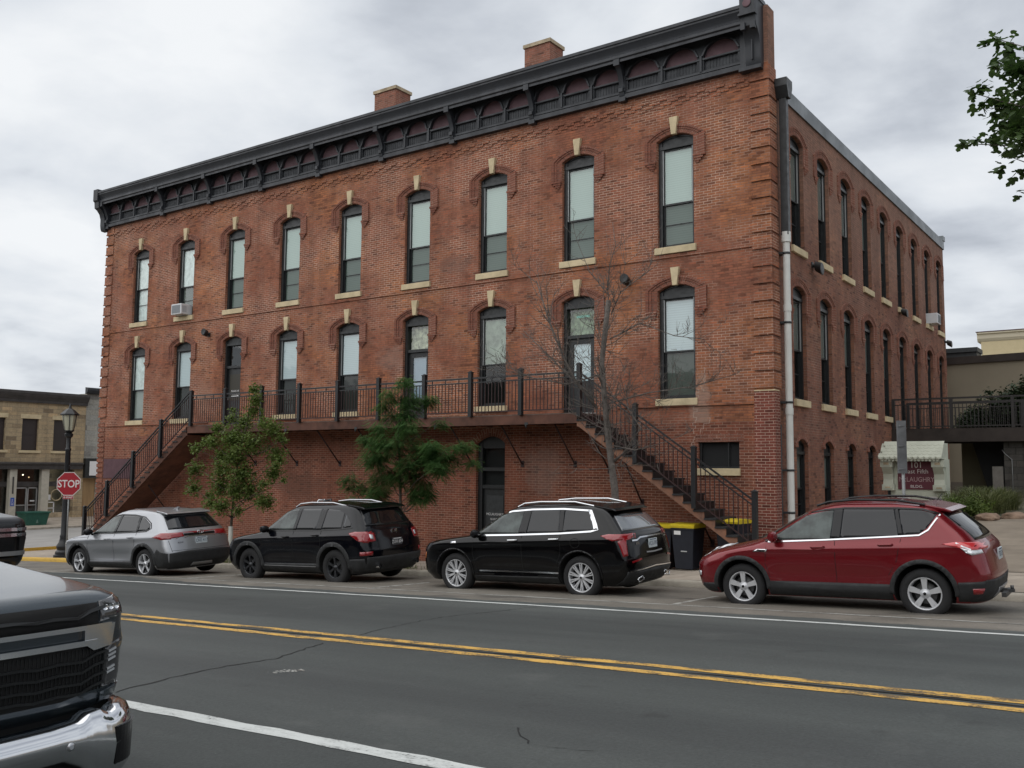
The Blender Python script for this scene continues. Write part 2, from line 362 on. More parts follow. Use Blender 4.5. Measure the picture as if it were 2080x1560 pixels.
def glass_mat(name, tint, refl=.10, tr=.8):
    m = bpy.data.materials.new(name); m.use_nodes = True; t = m.node_tree; t.nodes.clear(); MATS[name] = m
    tr_ = N(t, 'ShaderNodeBsdfTransparent'); tr_.inputs[0].default_value = (*[c*tr for c in tint], 1)
    gl = N(t, 'ShaderNodeBsdfGlossy'); gl.inputs['Roughness'].default_value = .03
    fr = N(t, 'ShaderNodeLayerWeight'); fr.inputs[0].default_value = .5
    wn = N(t, 'ShaderNodeTexNoise', inp={2: 1.3, 3: 2}); tcn = N(t, 'ShaderNodeTexCoord'); t.links.new(tcn.outputs['Object'], wn.inputs[0])
    bp = N(t, 'ShaderNodeBump', inp={'Strength': .25, 'Distance': .02}); t.links.new(wn.outputs[0], bp.inputs['Height']); t.links.new(bp.outputs[0], gl.inputs['Normal'])
    f = mathn(t, 'ADD', mathn(t, 'MULTIPLY', mathn(t, 'POWER', fr.outputs[1], 5.0), .9), refl, True)
    mx = N(t, 'ShaderNodeMixShader'); t.links.new(f, mx.inputs[0]); t.links.new(tr_.outputs[0], mx.inputs[1]); t.links.new(gl.outputs[0], mx.inputs[2])
    o = N(t, 'ShaderNodeOutputMaterial'); t.links.new(mx.outputs[0], o.inputs[0])
glass_mat('glass', (.94, 1, .98), .10, .96); glass_mat('glass_screen', (.50, .54, .52), .05, 1)
# ------------------------------------------------------------ ground
def frange(a, b, s):
    n = max(1, round((b-a)/s)); return [a+(b-a)*i/n for i in range(n+1)]
def sheet(name, xs, ys, H, m, dz=0, kind='structure'):
    mb = MB(); G = [[mb.bm.verts.new((x, y, H(x, y)+dz)) for y in ys] for x in xs]
    for i in range(len(xs)-1):
        for j in range(len(ys)-1): mb.bm.faces.new([G[i][j], G[i+1][j], G[i+1][j+1], G[i][j+1]])
    return tag(mb.build(name, m, auto=60), kind=kind)
far = [-900, -300, -120, -70]
sheet('ground', far+frange(-60, 80, 5)+[120, 300, 900], far+frange(-60, 80, 5)+[120, 300, 900], lambda x, y: Hc(min(max(x, -60), 60))-1.35+.055*max(0, min(y, 40)) if y > -5 else Hc(min(max(x, -60), 60))-1.35, 'earth')
sheet('road', frange(-60, 95, 1), [-60, -45, -34, -26]+frange(-24, -4.82, .8), Hroad, 'asphalt')
sheet('cross_street', frange(-19.8, -4.4, 1.1), frange(-4.83, 75, 1.5), lambda x, y: Hroad(x, -4.85)+.004*(y+4.85), 'old_street', .002)
def marking(name, x0, x1, y, wd, m, dz=.004, wob=0):
    mb = MB(); xs = frange(x0, x1, .35); p = None; rnd = random.Random(int(abs(y)*100))
    for x in xs:
        a = wob*(rnd.random()-.5); b_ = wob*(rnd.random()-.5)
        q = [(x, y-wd/2+a, Hroad(x, y-wd/2)+dz), (x, y+wd/2+b_, Hroad(x, y+wd/2)+dz)]
        if p: mb.f([p[0], q[0], q[1], p[1]])
        p = q
    return tag(mb.build(name, m, auto=60, recalc=False), kind='structure')
marking('lane_line', -1.5, 90, -9.40, .12, 'white_road_paint', wob=.02)
marking('lane_line', 3.5, 90, -8.20, .08, 'faded_white_paint', wob=.02)
marking('centre_line', -2, 90, -13.47, .13, 'yellow_road_paint', wob=.035)
marking('centre_line', -2, 90, -13.76, .13, 'yellow_road_paint', wob=.035)
marking('lane_line', -2, 90, -16.95, .155, 'white_road_paint', wob=.03)
mb = MB()
for tx in (8.7, 14.85, 20.65, 27.05, 33.2, 39.3):
    mb.f([(tx-.04, y, Hroad(tx, y)+.004) if k < 2 else (tx+.04, y, Hroad(tx, y)+.004) for k, y in enumerate((-8.1, -6.4, -6.4, -8.1))])
tag(mb.build('parking_stall_tick', 'faded_white_paint', recalc=False), kind='structure')
# cracks in the asphalt
def crack(pts, w0, seed, name='road_crack'):
    rnd = random.Random(seed); mb = MB(); P = []
    for (ax, ay), (bx, by) in zip(pts, pts[1:]):
        n = max(2, int(math.hypot(bx-ax, by-ay)/.09))
        for i in range(n): t = i/n; P.append((ax+(bx-ax)*t+rnd.gauss(0, .018), ay+(by-ay)*t+rnd.gauss(0, .018)))
    pv = None
    for i, (x, y) in enumerate(P):
        ww = w0*(.35+1.0*abs(noise.noise((x*2.3, y*2.3, seed))) + rnd.random()*.5)
        q = [(x-ww, y, Hroad(x, y)+.0035), (x+ww, y+.3*ww, Hroad(x, y)+.0035)]
        if pv: mb.f([pv[0], q[0], q[1], pv[1]])
        pv = q
    tag(mb.build(name, 'crack', recalc=False), kind='structure')
crack([(25.75, -16.75), (25.6, -15.7), (25.75, -14.9), (25.45, -13.85)], .014, 1)
crack([(25.45, -13.4), (25.2, -11.5), (25.5, -9.5)], .007, 2)
crack([(29.6, -16.0), (29.9, -16.3), (30.5, -16.2)], .010, 3)
def longcrack(x0, x1, y, seed):
    rnd = random.Random(seed); mb = MB(); x = x0; pv = None
    while x < x1:
        yy = y+.035*noise.noise((x*1.3, 0, seed))*2; wv = max(0, .022*(noise.noise((x*.8, 3, seed))+.45))+.003
        q = [(x, yy-wv, Hroad(x, yy)+.0055), (x, yy+wv, Hroad(x, yy)+.0055)]
        if pv: mb.f([pv[0], q[0], q[1], pv[1]])
        pv = q; x += .12
    tag(mb.build('road_crack', 'crack', recalc=False), kind='structure')
longcrack(8, 36, -13.615, 7)
# sidewalk with rounded corner at the cross street, curb round it
CX0 = -4.4; RC = 2.6
def curb_path():
    P = [(60, -4.85)]+[(x, -4.85) for x in frange(59, CX0+RC, 1)[1:] if False]
    P = [(x, -4.85) for x in reversed(frange(CX0+RC, 92, 1))]
    P += [(CX0+RC-RC*sin(a), -4.85+RC-RC*cos(a)) for a in [i*pi/2/8 for i in range(1, 9)]]
    P += [(CX0, y) for y in frange(-4.85+RC, 40, 2)[1:]]
    return P
CP = curb_path()
def Hw2(x, y): return Hwalk(x, y)
mb = MB(); xs = frange(CX0+RC, 92, .8); ys = [-4.70]+frange(-4.4, 22, 1.1)
G = [[mb.bm.verts.new((x, y, Hw2(x, y))) for y in ys] for x in xs]
for i in range(len(xs)-1):
    for j in range(len(ys)-1): mb.bm.faces.new([G[i][j], G[i+1][j], G[i+1][j+1], G[i][j+1]])
# corner piece
cor = [(CX0+RC-(RC-.15)*sin(a), -4.85+RC-(RC-.15)*cos(a)) for a in [i*pi/2/8 for i in range(9)]]+[(CX0+.15, 22), (CX0+RC, 22)]
cen_ = (CX0+RC, -2.0, Hw2(CX0+RC, -2.0)); cz = [(x, y, Hw2(x, y)) for x, y in cor]
for p_, q_ in zip(cz, cz[1:]): mb.f([p_, q_, cen_])
mb.f([cz[-1], (CX0+RC, -.0, Hw2(CX0+RC, 0)), cen_])
tag(mb.build('sidewalk', 'concrete_walk', auto=50), kind='structure')
def curbs(name, P, m):
    mb = MB(); sec = []
    for i, (x, y) in enumerate(P):
        a = P[max(0, i-1)]; b_ = P[min(len(P)-1, i+1)]; d = Vector((b_[0]-a[0], b_[1]-a[1])).normalized(); n = Vector((d.y, -d.x))  # inward
        if (x > 0 and n.y < 0): n = -n
        if x <= CX0+RC and n.x < 0: n = -n
        z = Hroad(x, -4.85); s_ = []
        for k, h in ((0, -.02), (.005, .085), (.03, .118), (.15, .124), (.15, -.02)): s_.append(mb.bm.verts.new((x+n.x*k, y+n.y*k, z+h)))
        sec.append(s_)
    for A, B in zip(sec, sec[1:]):
        for k in range(4): mb.bm.faces.new([A[k], A[k+1], B[k+1], B[k]])
    return tag(mb.build(name, m, auto=50), kind='structure')
curbs('curb', [p for p in CP if p[0] >= 7.9], 'concrete_curb')
curbs('yellow_curb', [p for p in CP if p[0] <= 8.4 and p[1] < 1], 'yellow_curb_paint')
curbs('curb', [p for p in CP if p[0] <= CX0 and p[1] > -.6], 'concrete_curb')
mb = MB()
for x in frange(0, 40, 1.52):
    mb.f([(x-.008, -4.65, Hw2(x, -4.65)+.003), (x+.008, -4.65, Hw2(x, -4.65)+.003), (x+.008, -.02, Hw2(x, -.02)+.003), (x-.008, -.02, Hw2(x, -.02)+.003)])
for y in (-3.2, -1.6):
    xs = frange(0, 40, .8)
    for a, b_ in zip(xs, xs[1:]): mb.f([(a, y-.008, Hw2(a, y)+.003), (b_, y-.008, Hw2(b_, y)+.003), (b_, y+.008, Hw2(b_, y)+.003), (a, y+.008, Hw2(a, y)+.003)])
tag(mb.build('sidewalk_joints', 'sidewalk_joint', recalc=False), kind='structure')
# sidewalk across the cross street
sheet('far_sidewalk', [-19.8, -21.5, -23.4], frange(-40, 75, 2), lambda x, y: Hroad(-19.8, -4.85)+.16+.1*(-19.8-x), 'concrete_walk')
mb = MB(); z = Hroad(-19.8, -4.85)
mb.box(-19.8, -19.64, -40, 75, z-.05, z+.16); tag(mb.build('far_curb', 'concrete_curb'), kind='structure')

# tyre scuffs and worn paint left on the near lane
for (x0, y0, x1, y1, w_) in ((26.3, -15.42, 26.5, -15.2, .03),):
    mb = MB(); rnd = random.Random(3)
    for k in range(60):
        t_ = rnd.random(); x = x0+(x1-x0)*t_+rnd.gauss(0, w_); y = y0+(y1-y0)*t_+rnd.gauss(0, w_); s_ = rnd.uniform(.006, .02)
        mb.f([(x, y, Hroad(x, y)+.004), (x+s_*2, y, Hroad(x, y)+.004), (x+s_*2, y+s_, Hroad(x, y+s_)+.004), (x, y+s_, Hroad(x, y+s_)+.004)])
    tag(mb.build('road_scuff', 'faded_white_paint', recalc=False), kind='structure')
# ------------------------------------------------------------ main brick building
XR, XL = 25.79, -2.45
SP = 2.911; YD = 20.45; Z0 = -1.2
SIL2, SIL1 = 8.70, 4.80; SPR2, SPR1 = 11.51, 7.57; RISE = .145; HW = .51; DK = 4.45
FR = lambda u, v, d: (u, d, v)             # front wall
EA = lambda u, v, d: (XR-d, u, v)          # east wall
def arc_pts(uc, a, v1, rise, n=12):
    if rise <= 0: return [(uc-a, v1), (uc+a, v1)]
    R = (a*a+rise*rise)/(2*rise); return [(uc-a+2*a*i/n, v1+sqrt(max(0, R*R-(-a+2*a*i/n)**2))-(R-rise)) for i in range(n+1)]
def wall(mb, mp, U0, U1, V0, V1, bays, depth=.24, d0=0, mi=0):
    Q = lambda a, b, c, d: b > a and d > c and mb.f([mp(a, c, d0), mp(b, c, d0), mp(b, d, d0), mp(a, d, d0)], mi)
    u = U0
    for ua, ub, ops in bays:
        Q(u, ua, V0, V1); u = ub; v = V0
        for (uc, a, v0, v1, r) in ops:
            Q(ua, ub, v, v0); Q(ua, uc-a, v0, v1); Q(uc+a, ub, v0, v1); top = v1+r+.03
            P = arc_pts(uc, a, v1, r)
            Q(ua, uc-a, v1, top); Q(uc+a, ub, v1, top)
            for p, q in zip(P, P[1:]): mb.f([mp(*p, d0), mp(*q, d0), mp(q[0], top, d0), mp(p[0], top, d0)], mi)
            ring = [(uc-a, v0)]+P+[(uc+a, v0)]
            for p, q in zip(ring, ring[1:]+ring[:1]):
                mb.f([mp(*p, d0), mp(*q, d0), mp(*q, d0+depth), mp(*p, d0+depth)], mi)
            v = top
        Q(ua, ub, v, V1)
    Q(u, U1, V0, V1)
BL = thing('brick_building', 'long two-storey red brick commercial building over a brick basement with dark bracketed cornice', 'building', (XR, 0, .8))
DOORS = (2, 5, 7)
bays = []
for i in range(9):
    uc = SP*i; ops = []
    if i == 6: ops.append((17.46, .51, .2, 3.74, .2))
    if i == 8: pass
    if i in DOORS: ops.append((uc, HW, DK, SPR1, RISE))
    else: ops.append((uc, HW, SIL1, SPR1, RISE))
    ops.append((uc, HW, SIL2, SPR2, RISE))
    bays.append((uc-.7, uc+.7, ops))
# windows of the basement level sit in their own bay zone, so the wall is laid in two bands
mbw = MB()
wall(mbw, FR, XL, XR, 4.19, 13.0, bays_up := [(a, b, [o for o in ops if o[2] > 4]) for a, b, ops in bays])
wl = mbw.build('wall', 'brick', BL)
mbl = MB()
wall(mbl, FR, XL, XR, Z0, 4.19, [(16.6, 18.3, [(17.46, .51, .2, 3.74, .2)]), (23.6, 25.2, [(24.38, .53, 3.06, 3.70, 0)])])
mbl.build('wall', 'brick_low', BL)
# east wall
EC = [1.97+2.19*k for k in range(9)]
mbe = MB()
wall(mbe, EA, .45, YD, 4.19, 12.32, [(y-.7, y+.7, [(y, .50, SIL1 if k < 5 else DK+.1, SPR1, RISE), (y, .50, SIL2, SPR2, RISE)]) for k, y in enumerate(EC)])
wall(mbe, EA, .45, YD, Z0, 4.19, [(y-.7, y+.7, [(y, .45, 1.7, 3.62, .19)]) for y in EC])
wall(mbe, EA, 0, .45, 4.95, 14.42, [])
mbe.f([(XR, 0, Z0), (XR, .45, Z0), (XR, .45, 4.95), (XR, 0, 4.95)])
# parapet rising over the side wall, back and west walls, inner floor plates that keep the inside dark
mbe.f([(XL, 0, 13), (XR, 0, 13), (XR, 0, 14.42), (XL, 0, 14.42)])
mbe.f([(XL, .45, 12.2), (XR, .45, 12.2), (XR, .45, 14.42), (XL, .45, 14.42)])
mbe.f([(XL, 0, Z0), (XL, YD, Z0), (XL, YD, 12.3), (XL, 0, 12.3)])
mbe.f([(XL, 0, 12.3), (XL, .45, 12.3), (XL, .45, 14.2), (XL, 0, 14.2)])
mbe.f([(XL, YD, Z0), (XR, YD, Z0), (XR, YD, 12.3), (XL, YD, 12.3)])
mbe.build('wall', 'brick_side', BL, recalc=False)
mb = MB(); mb.box(XL+.01, XR-.01, .46, YD-.01, 12.0, 12.28)
rf = mb.build('roof', 'roof_membrane', BL)
mb = MB()
for z in (4.2, 8.3): mb.box(XL+.3, XR-.3, .5, YD-.2, z-.1, z)
mb.box(XL+.3, XR-.3, 1.6, 1.7, 0, 12.1); mb.box(XR-1.7, XR-1.6, .4, YD-.2, 0, 12.1)
mb.build('interior_partition', 'interior_dark', BL)
for cxx, cy0, w_ in ((17.66, 1.3, .92), (11.36, 1.3, .98)):
    mb = MB(); mb.box(cxx, cxx+w_, cy0, cy0+.75, 12.2, 15.88); mb.box(cxx-.04, cxx+w_+.04, cy0-.04, cy0+.79, 15.88, 15.99, 1)
    if cxx > 15: mb.tube([(cxx+.3, cy0+.4, 15.95), (cxx+.3, cy0+.4, 16.16)], .09, 10, 1)
    mb.build('chimney', ['brick_chimney', 'limestone_dirty'], rf)
# east coping and the top coping of the front parapet
mb = MB(); mb.box(XR-.3, XR+.05, .47, YD+.05, 12.30, 12.67); mb.box(XR-.3, XR+.07, YD-.2, YD+.2, 12.67, 12.86)
mb.build('coping', 'coping_metal', BL)
# ---- cornice
mb = MB(); X0, X1 = XL-.16, 25.36
prof = [(0, 13.96), (-.38, 13.96), (-.40, 13.77), (-.44, 13.76), (-.44, 13.83), (-.48, 13.86), (-.48, 13.93), (-.44, 13.97), (-.45, 14.03), (-.54, 14.16), (-.54, 14.21), (-.57, 14.22), (-.57, 14.30), (.5, 14.42), (.5, 14.34), (0, 14.34)]
mb.prism(prof, lambda u, v, x: (x, u, v), X0, X1, 0)
cornice = mb.build('cornice', 'cornice_gray', BL, auto=30)
mb = MB(); mb.box(X0+.15, 25.5, -.15, 0, 12.87, 12.99); mb.box(X0+.15, 25.5, -.13, 0, 13.02, 13.07)
mb.box(X0+.15, 25.5, -.12, 0, 13.37, 13.41)
mb.build('frieze_moulding', 'cornice_gray', cornice)
mb = MB(); arches = []
for i in range(-1, 9):
    for k in (-1, 0, 1):
        uc, ah = SP*i+k*.965, .40
        if i == 8: uc, ah = 23.52+k*1.09, .46
        if uc < XL+.35: continue
        arches.append((uc, ah))
FB = lambda u, v, d: (u, d, v)
wall(mb, FB, X0+.2, 25.4, 13.05, 13.96, [(u-h-.05, u+h+.05, [(u, h-.01, 13.10, 13.36, 0), (u, h, 13.41, 13.47, .35)]) for u, h in arches], depth=.08, d0=-.10)
mb.build('frieze_arcade', 'frieze_dark', cornice)
mb = MB(); mb.box(X0+.2, 25.4, -.03, -.0, 13.42, 13.96); mb.build('frieze_panel', 'frieze_maroon', cornice)
mb = MB(); mb.box(X0+.2, 25.4, -.035, -.004, 13.05, 13.42)
for u, h in arches:
    for k in range(9): mb.box(u-.36+k*.085, u-.36+k*.085+.05, -.045, -.03, 13.1, 13.38)
mb.build('frieze_beadboard', 'frieze_dark', cornice)
mb = MB()
for u, h in arches:   # raised arch ribs
    P = arc_pts(u, h+.05, 13.47, .39, 10); Qp = arc_pts(u, h, 13.47, .35, 10)
    for a, b_, c, d in zip(P, P[1:], Qp, Qp[1:]):
        mb.hexa([(a[0], -.145, a[1]), (b_[0], -.145, b_[1]), (b_[0], -.1, b_[1]), (a[0], -.1, a[1]), (c[0], -.145, c[1]), (d[0], -.145, d[1]), (d[0], -.1, d[1]), (c[0], -.1, c[1])])
    mb.box(u-h-.09, u-h-.035, -.15, -.1, 13.06, 13.48)
mb.build('arch_rib', 'cornice_gray', cornice)
BRP = [(0, 12.90), (-.10, 12.90), (-.16, 12.94), (-.19, 13.02), (-.20, 13.16), (-.17, 13.2), (-.19, 13.3), (-.24, 13.42), (-.31, 13.58), (-.38, 13.66), (-.43, 13.68), (-.43, 13.78), (-.36, 13.96), (0, 13.96)]
br0 = None
for i in range(-1, 9):
    x = SP*(i+.5)
    if i == -1: x = XL+.12
    if i == 8: continue
    mb = MB(); mb.prism(BRP, lambda u, v, xx: (xx, u, v), x-.07, x+.07); mb.box(x-.085, x+.085, -.47, -.42, 13.68, 13.85)
    mb.box(x-.06, x+.06, -.235, -.2, 13.04, 13.14); mb.box(x-.10, x+.10, -.17, -.02, 12.80, 12.90)
    mb.build('bracket', 'cornice_gray', cornice, auto=30)
# big end consoles
EBP = [(0, 12.84), (-.16, 12.86), (-.20, 12.95), (-.22, 13.1), (-.22, 13.35), (-.28, 13.55), (-.40, 13.70), (-.50, 13.76), (-.52, 14.0), (-.58, 14.06), (-.58, 14.52), (0, 14.52)]
for x0, x1, s in ((25.30, 25.68, 1), (XL-.28, XL+.02, 0)):
    mb = MB(); mb.prism([(a, b_-(0 if s else .12)) for a, b_ in EBP], lambda u, v, xx: (xx, u, v), x0, x1)
    if s:
        mb.prism([(25.28, 14.44), (25.70, 14.44), (25.62, 14.66), (25.49, 14.76), (25.36, 14.66)], lambda u, v, d: (u, d, v), -.60, .3)
        mb.box(25.31, 25.42, -.56, -.45, 13.66, 13.84); mb.box(25.55, 25.67, -.56, -.45, 13.66, 13.84); mb.box(25.27, 25.70, -.62, -.45, 14.0, 14.06)
        mb.box(25.12, 25.68, -.22, 0, 12.78, 12.87); mb.box(25.14, 25.32, -.16, 0, 12.87, 13.9); mb.box(25.47, 25.50, -.28, -.2, 13.0, 13.5)
        mb.lathe([(0, -.61), (.09, -.61), (.105, -.60), (.105, -.57)], lambda a, b_, h: (25.49+a, h, 14.29+b_), 20)
        for f_ in mb.bm.faces:
            if f_.calc_center_median().y < -.605 and abs(f_.calc_center_median().z-14.29) < .1: f_.material_index = 1
    mb.build('end_console', ['cornice_gray', 'frieze_maroon'], cornice, auto=30)
# ---- corbel table under the cornice
mb = MB(); CW = .105; n_ = int((25.3-XL)/CW)
for j_ in range(4):
    zt = 12.66-.0677*j_
    for k in range(n_):
        x = XL+.03+k*CW; on = ((k+2*j_) % 5 < 3) if j_ < 3 else (k % 5 < 2)
        if on: mb.box(x, x+CW-.006, -(.036, .030, .024, .018)[j_], .01, zt-.064, zt)
mb.build('corbel_table', 'brick', BL)
# ---- belt courses
mb = MB()
mb.box(XL+.45, XR-.47, -.035, .01, 8.42, 8.50)
mb.build('belt_course', 'brick', BL)
for a, b_ in ((XL+.45, 4.6), (21.6, XR-.47)): mb = MB(); mb.box(a, b_, -.03, .01, 4.64, 4.80); mb.box(a, b_, -.045, .01, 4.60, 4.66); mb.build('belt_course', 'brick', BL)
# ---- quoins
z = 4.98
qr = MB(); ql = MB()
while z < 12.7:
    qr.box(XR-.47, XR+.02, -.03, .02, z, z+.36); ql.box(XL-.05, XL+.46, -.035, .02, z, z+.35)
    qr.box(XR-.03, XR+.028, .02, .45, z, z+.36); ql.box(XL-.05, XL+.02, .02, .45, z, z+.35)
    qr.box(XR-.46, XR-.02, -.042, .02, z, z+.04); ql.box(XL-.06, XL+.44, -.055, .02, z, z+.045)
    z += .42
qr.build('corner_quoins', 'brick', BL); ql.build('corner_quoins', 'brick', BL)
mb = MB(); z = .3
while z < 4.8: mb.box(XL-.04, XL+.40, -.03, .02, z, z+.14); z += .205
mb.build('corner_quoins', 'brick_low', BL)
mb = MB(); mb.box(XR-.475, XR+.034, -.042, .3, Z0, 4.90); mb.box(XR-.475, XR+.036, -.046, .28, 4.90, 4.93, 1)
mb.build('corner_patch', ['brick_new', 'limestone'], BL)
mb = MB(); mb.box(XL-.02, 23.0, -.06, .01, Z0, .50)
mb.bm.verts.ensure_lookup_table()
for v in mb.bm.verts:
    if v.co.z > 0: v.co.z = .50 if v.co.x > 10 else -.28
mb.build('foundation', 'concrete_curb', BL)
# ---- hoods, sills, keystones
def hood(mp, uc, v1, key=True, par=BL):
    a, b_ = HW+.015, .84; lg = .60
    outer = [(uc-b_, v1-lg+.10)]+arc_pts(uc, b_, v1+.04, .32, 16)+[(uc+b_, v1-lg+.10)]
    inner = [(uc-a, v1-lg+.10)]+arc_pts(uc, a, v1, RISE+.01, 16)+[(uc+a, v1-lg+.10)]
    mb = MB(); L = 0; acc = [0]
    for p, q in zip(outer, outer[1:]): L += math.hypot(q[0]-p[0], q[1]-p[1]); acc.append(L)
    def ring(In, Out, d, d1, mi=0):
        for k in range(len(In)-1):
            fc = mb.f([mp(*In[k], d), mp(*In[k+1], d), mp(*Out[k+1], d), mp(*Out[k], d)], mi, uv=[(0, acc[k]), (0, acc[k+1]), (math.dist(In[k+1], Out[k+1]), acc[k+1]), (math.dist(In[k], Out[k]), acc[k])])
            for S in (In, Out): mb.f([mp(*S[k], d), mp(*S[k+1], d), mp(*S[k+1], d1), mp(*S[k], d1)], mi)
        for k in (0, -1): mb.f([mp(*In[k], d), mp(*Out[k], d), mp(*Out[k], d1), mp(*In[k], d1)], mi)
    mid1 = [((i[0]*.5+o[0]*.5), (i[1]*.5+o[1]*.5)) for i, o in zip(inner, outer)]
    mid2 = [((i[0]*.25+o[0]*.75), (i[1]*.25+o[1]*.75)) for i, o in zip(inner, outer)]
    kk = .72 if mp is FR else .4
    ring(inner, mid1, -.03*kk, .01); ring(mid1, mid2, -.055*kk, .01); ring(mid2, outer, -.085*kk, .01)
    for s in (-1, 1):
        for k, (w0, w1, z0, z1) in enumerate(((a, b_+.01, -lg+.04, -lg+.10), (a+.02, b_-.05, -lg-.02, -lg+.04), (a+.04, b_-.11, -lg-.08, -lg-.02), (a+.07, b_-.17, -lg-.13, -lg-.08))):
            u0, u1 = sorted((uc+s*w0, uc+s*w1)); P = [mp(u, v, d) for v in (v1+z0, v1+z1) for (u, d) in ((u0, (-.095+.02*k)*kk), (u1, (-.095+.02*k)*kk), (u1, .01), (u0, .01))]
            mb.hexa(P)
    o = mb.build('window_hood', 'brick_arch', par)
    if key:
        mb = MB(); vb = v1+RISE-.03
        mb.prism([(uc-.062, vb), (uc+.062, vb), (uc+.12, vb+.46), (uc-.12, vb+.46)], mp, -.10, .01)
        mb.build('keystone', 'limestone', o, bevel=.008)
    return o
def sill(mp, uc, v, hw=.575, dirty=False, par=BL):
    mb = MB(); P = [mp(u, vv, d) for vv in (v-.175, v) for (u, d) in ((uc-hw, -.07), (uc+hw, -.07), (uc+hw, .2), (uc-hw, .2))]
    mb.hexa(P); return mb.build('window_sill', 'limestone_dirty' if dirty else 'limestone', par, bevel=.01)
def pbox(mb, mp, u0, u1, v0, v1, d0, d1, mi=0):
    mb.hexa([mp(u, v, d) for v in (v0, v1) for (u, d) in ((u0, d0), (u1, d0), (u1, d1), (u0, d1))], mi)
def window(mp, uc, v0, v1, hw=HW, rise=RISE, up=('blind_white', 'glass'), lo=('shade_green', 'glass_screen'), midf=.50, rail=True, d=.10, storm=True, par=BL, headp=.16):
    """arched sash window: casing with arched head board, two sashes, blinds behind the panes"""
    mb = MB(); e = .006
    pbox(mb, mp, uc-hw, uc-hw+.10, v0, v1+e, d, d+.14); pbox(mb, mp, uc+hw-.07, uc+hw, v0, v1+e, d, d+.14)
    pbox(mb, mp, uc-hw+.1, uc+hw-.07, v0, v0+.06, d+.02, d+.14)
    # arched head board
    P = arc_pts(uc, hw, v1, rise); mb.prism([(uc-hw, v1-headp)]+[(p[0], p[1]) for p in P]+[(uc+hw, v1-headp)], mp, d+.03, d+.13)
    Pi = arc_pts(uc, hw-.05, v1, rise-.05)
    for a, b_, c, q in zip(P, P[1:], Pi, Pi[1:]): mb.hexa([mp(*a, d-.0), mp(*b_, d-.0), mp(*b_, d+.04), mp(*a, d+.04), mp(*c, d-.0), mp(*q, d-.0), mp(*q, d+.04), mp(*c, d+.04)])
    pbox(mb, mp, uc-hw+.02, uc+hw-.02, v1-headp-.03, v1-headp+.05, d-.02, d+.1)
    vt = v1-headp-.03; L, R = uc-hw+.10, uc+hw-.07; vm = v0+(vt-v0)*midf
    fr = mb.build('window', 'frame_black', par)
    for nm, a, b_, dd, (bl, gl) in (('upper_sash', vm-.02, vt, d+.05, up), ('lower_sash', v0+.06, vm+.02, d+.08, lo)):
        mb = MB(); t = .045
        pbox(mb, mp, L, L+t, a, b_, dd, dd+.03); pbox(mb, mp, R-t, R, a, b_, dd, dd+.03); pbox(mb, mp, L+t, R-t, a, a+t, dd, dd+.03); pbox(mb, mp, L+t, R-t, b_-t, b_, dd, dd+.03)
        if nm == 'lower_sash' and rail: pbox(mb, mp, L+t, R-t, a+(b_-a)*.5-.012, a+(b_-a)*.5+.012, dd+.0, dd+.015)
        mb.build(nm, 'frame_black', fr)
        mb = MB(); mb.f([mp(L+t, a+t, dd+.016), mp(R-t, a+t, dd+.016), mp(R-t, b_-t, dd+.016), mp(L+t, b_-t, dd+.016)]); mb.build('window_pane', gl, fr)
        if bl:
            mb = MB(); n = 1
            for k in range(n):
                za, zb = a+(b_-a)*k/n, a+(b_-a)*(k+1)/n
                if bl.startswith('blind'): mb.f([mp(L, za, dd+.034), mp(R, za, dd+.034), mp(R, zb-.003, dd+.040), mp(L, zb-.003, dd+.040)])
                else: mb.f([mp(L, za, dd+.045), mp(R, za, dd+.045), mp(R, zb, dd+.045), mp(L, zb, dd+.045)])
            mb.build('blind' if bl.startswith('blind') else 'curtain', bl, fr)
    if storm:
        for a, b_ in ((L+.004, L+.024), (R-.02, R-.004)): mb = MB(); pbox(mb, mp, a, b_, vm, vt, d+.02, d+.05); mb.build('storm_track', 'storm_metal', fr)
    return fr
G2 = ('glass', 'glass_screen')
up2 = [('curtain_white', 'glass'), ('curtain_white', 'glass')]+[('blind_white', 'glass')]*7
lo2 = [('curtain_white', 'glass'), ('shade_gray', 'glass')]+[('blind_white', 'glass_screen')]*7
for i in range(9):
    hood(FR, SP*i, SPR2); window(FR, SP*i, SIL2, SPR2, up=up2[i], lo=lo2[i], midf=.44 if i else .52); sill(FR, SP*i, SIL2)
    hood(FR, SP*i, SPR1)
up1 = {0: ('curtain_white', 'glass'), 1: ('blind_blue', 'glass'), 3: ('blind_blue', 'glass'), 4: ('blind_blue', 'glass'), 6: ('shade_green2', 'glass'), 8: ('blind_blue', 'glass')}
mat('shade_green2', (.27, .31, .25), .5, var=.35, scale=4)
lo1 = {0: ('shade_lt', 'glass'), 1: ('shade_dk', 'glass_screen'), 3: ('shade_dk', 'glass_screen'), 4: ('shade_dk', 'glass_screen'), 6: ('interior_dark', 'glass_screen'), 8: ('shade_lt', 'glass_screen')}
mat('shade_lt', (.34, .36, .34), .8); mat('shade_dk', (.10, .105, .10), .8)
for i in range(9):
    if i in DOORS: continue
    window(FR, SP*i, SIL1, SPR1, up=up1[i], lo=lo1[i], midf=.47, rail=False); sill(FR, SP*i, SIL1)
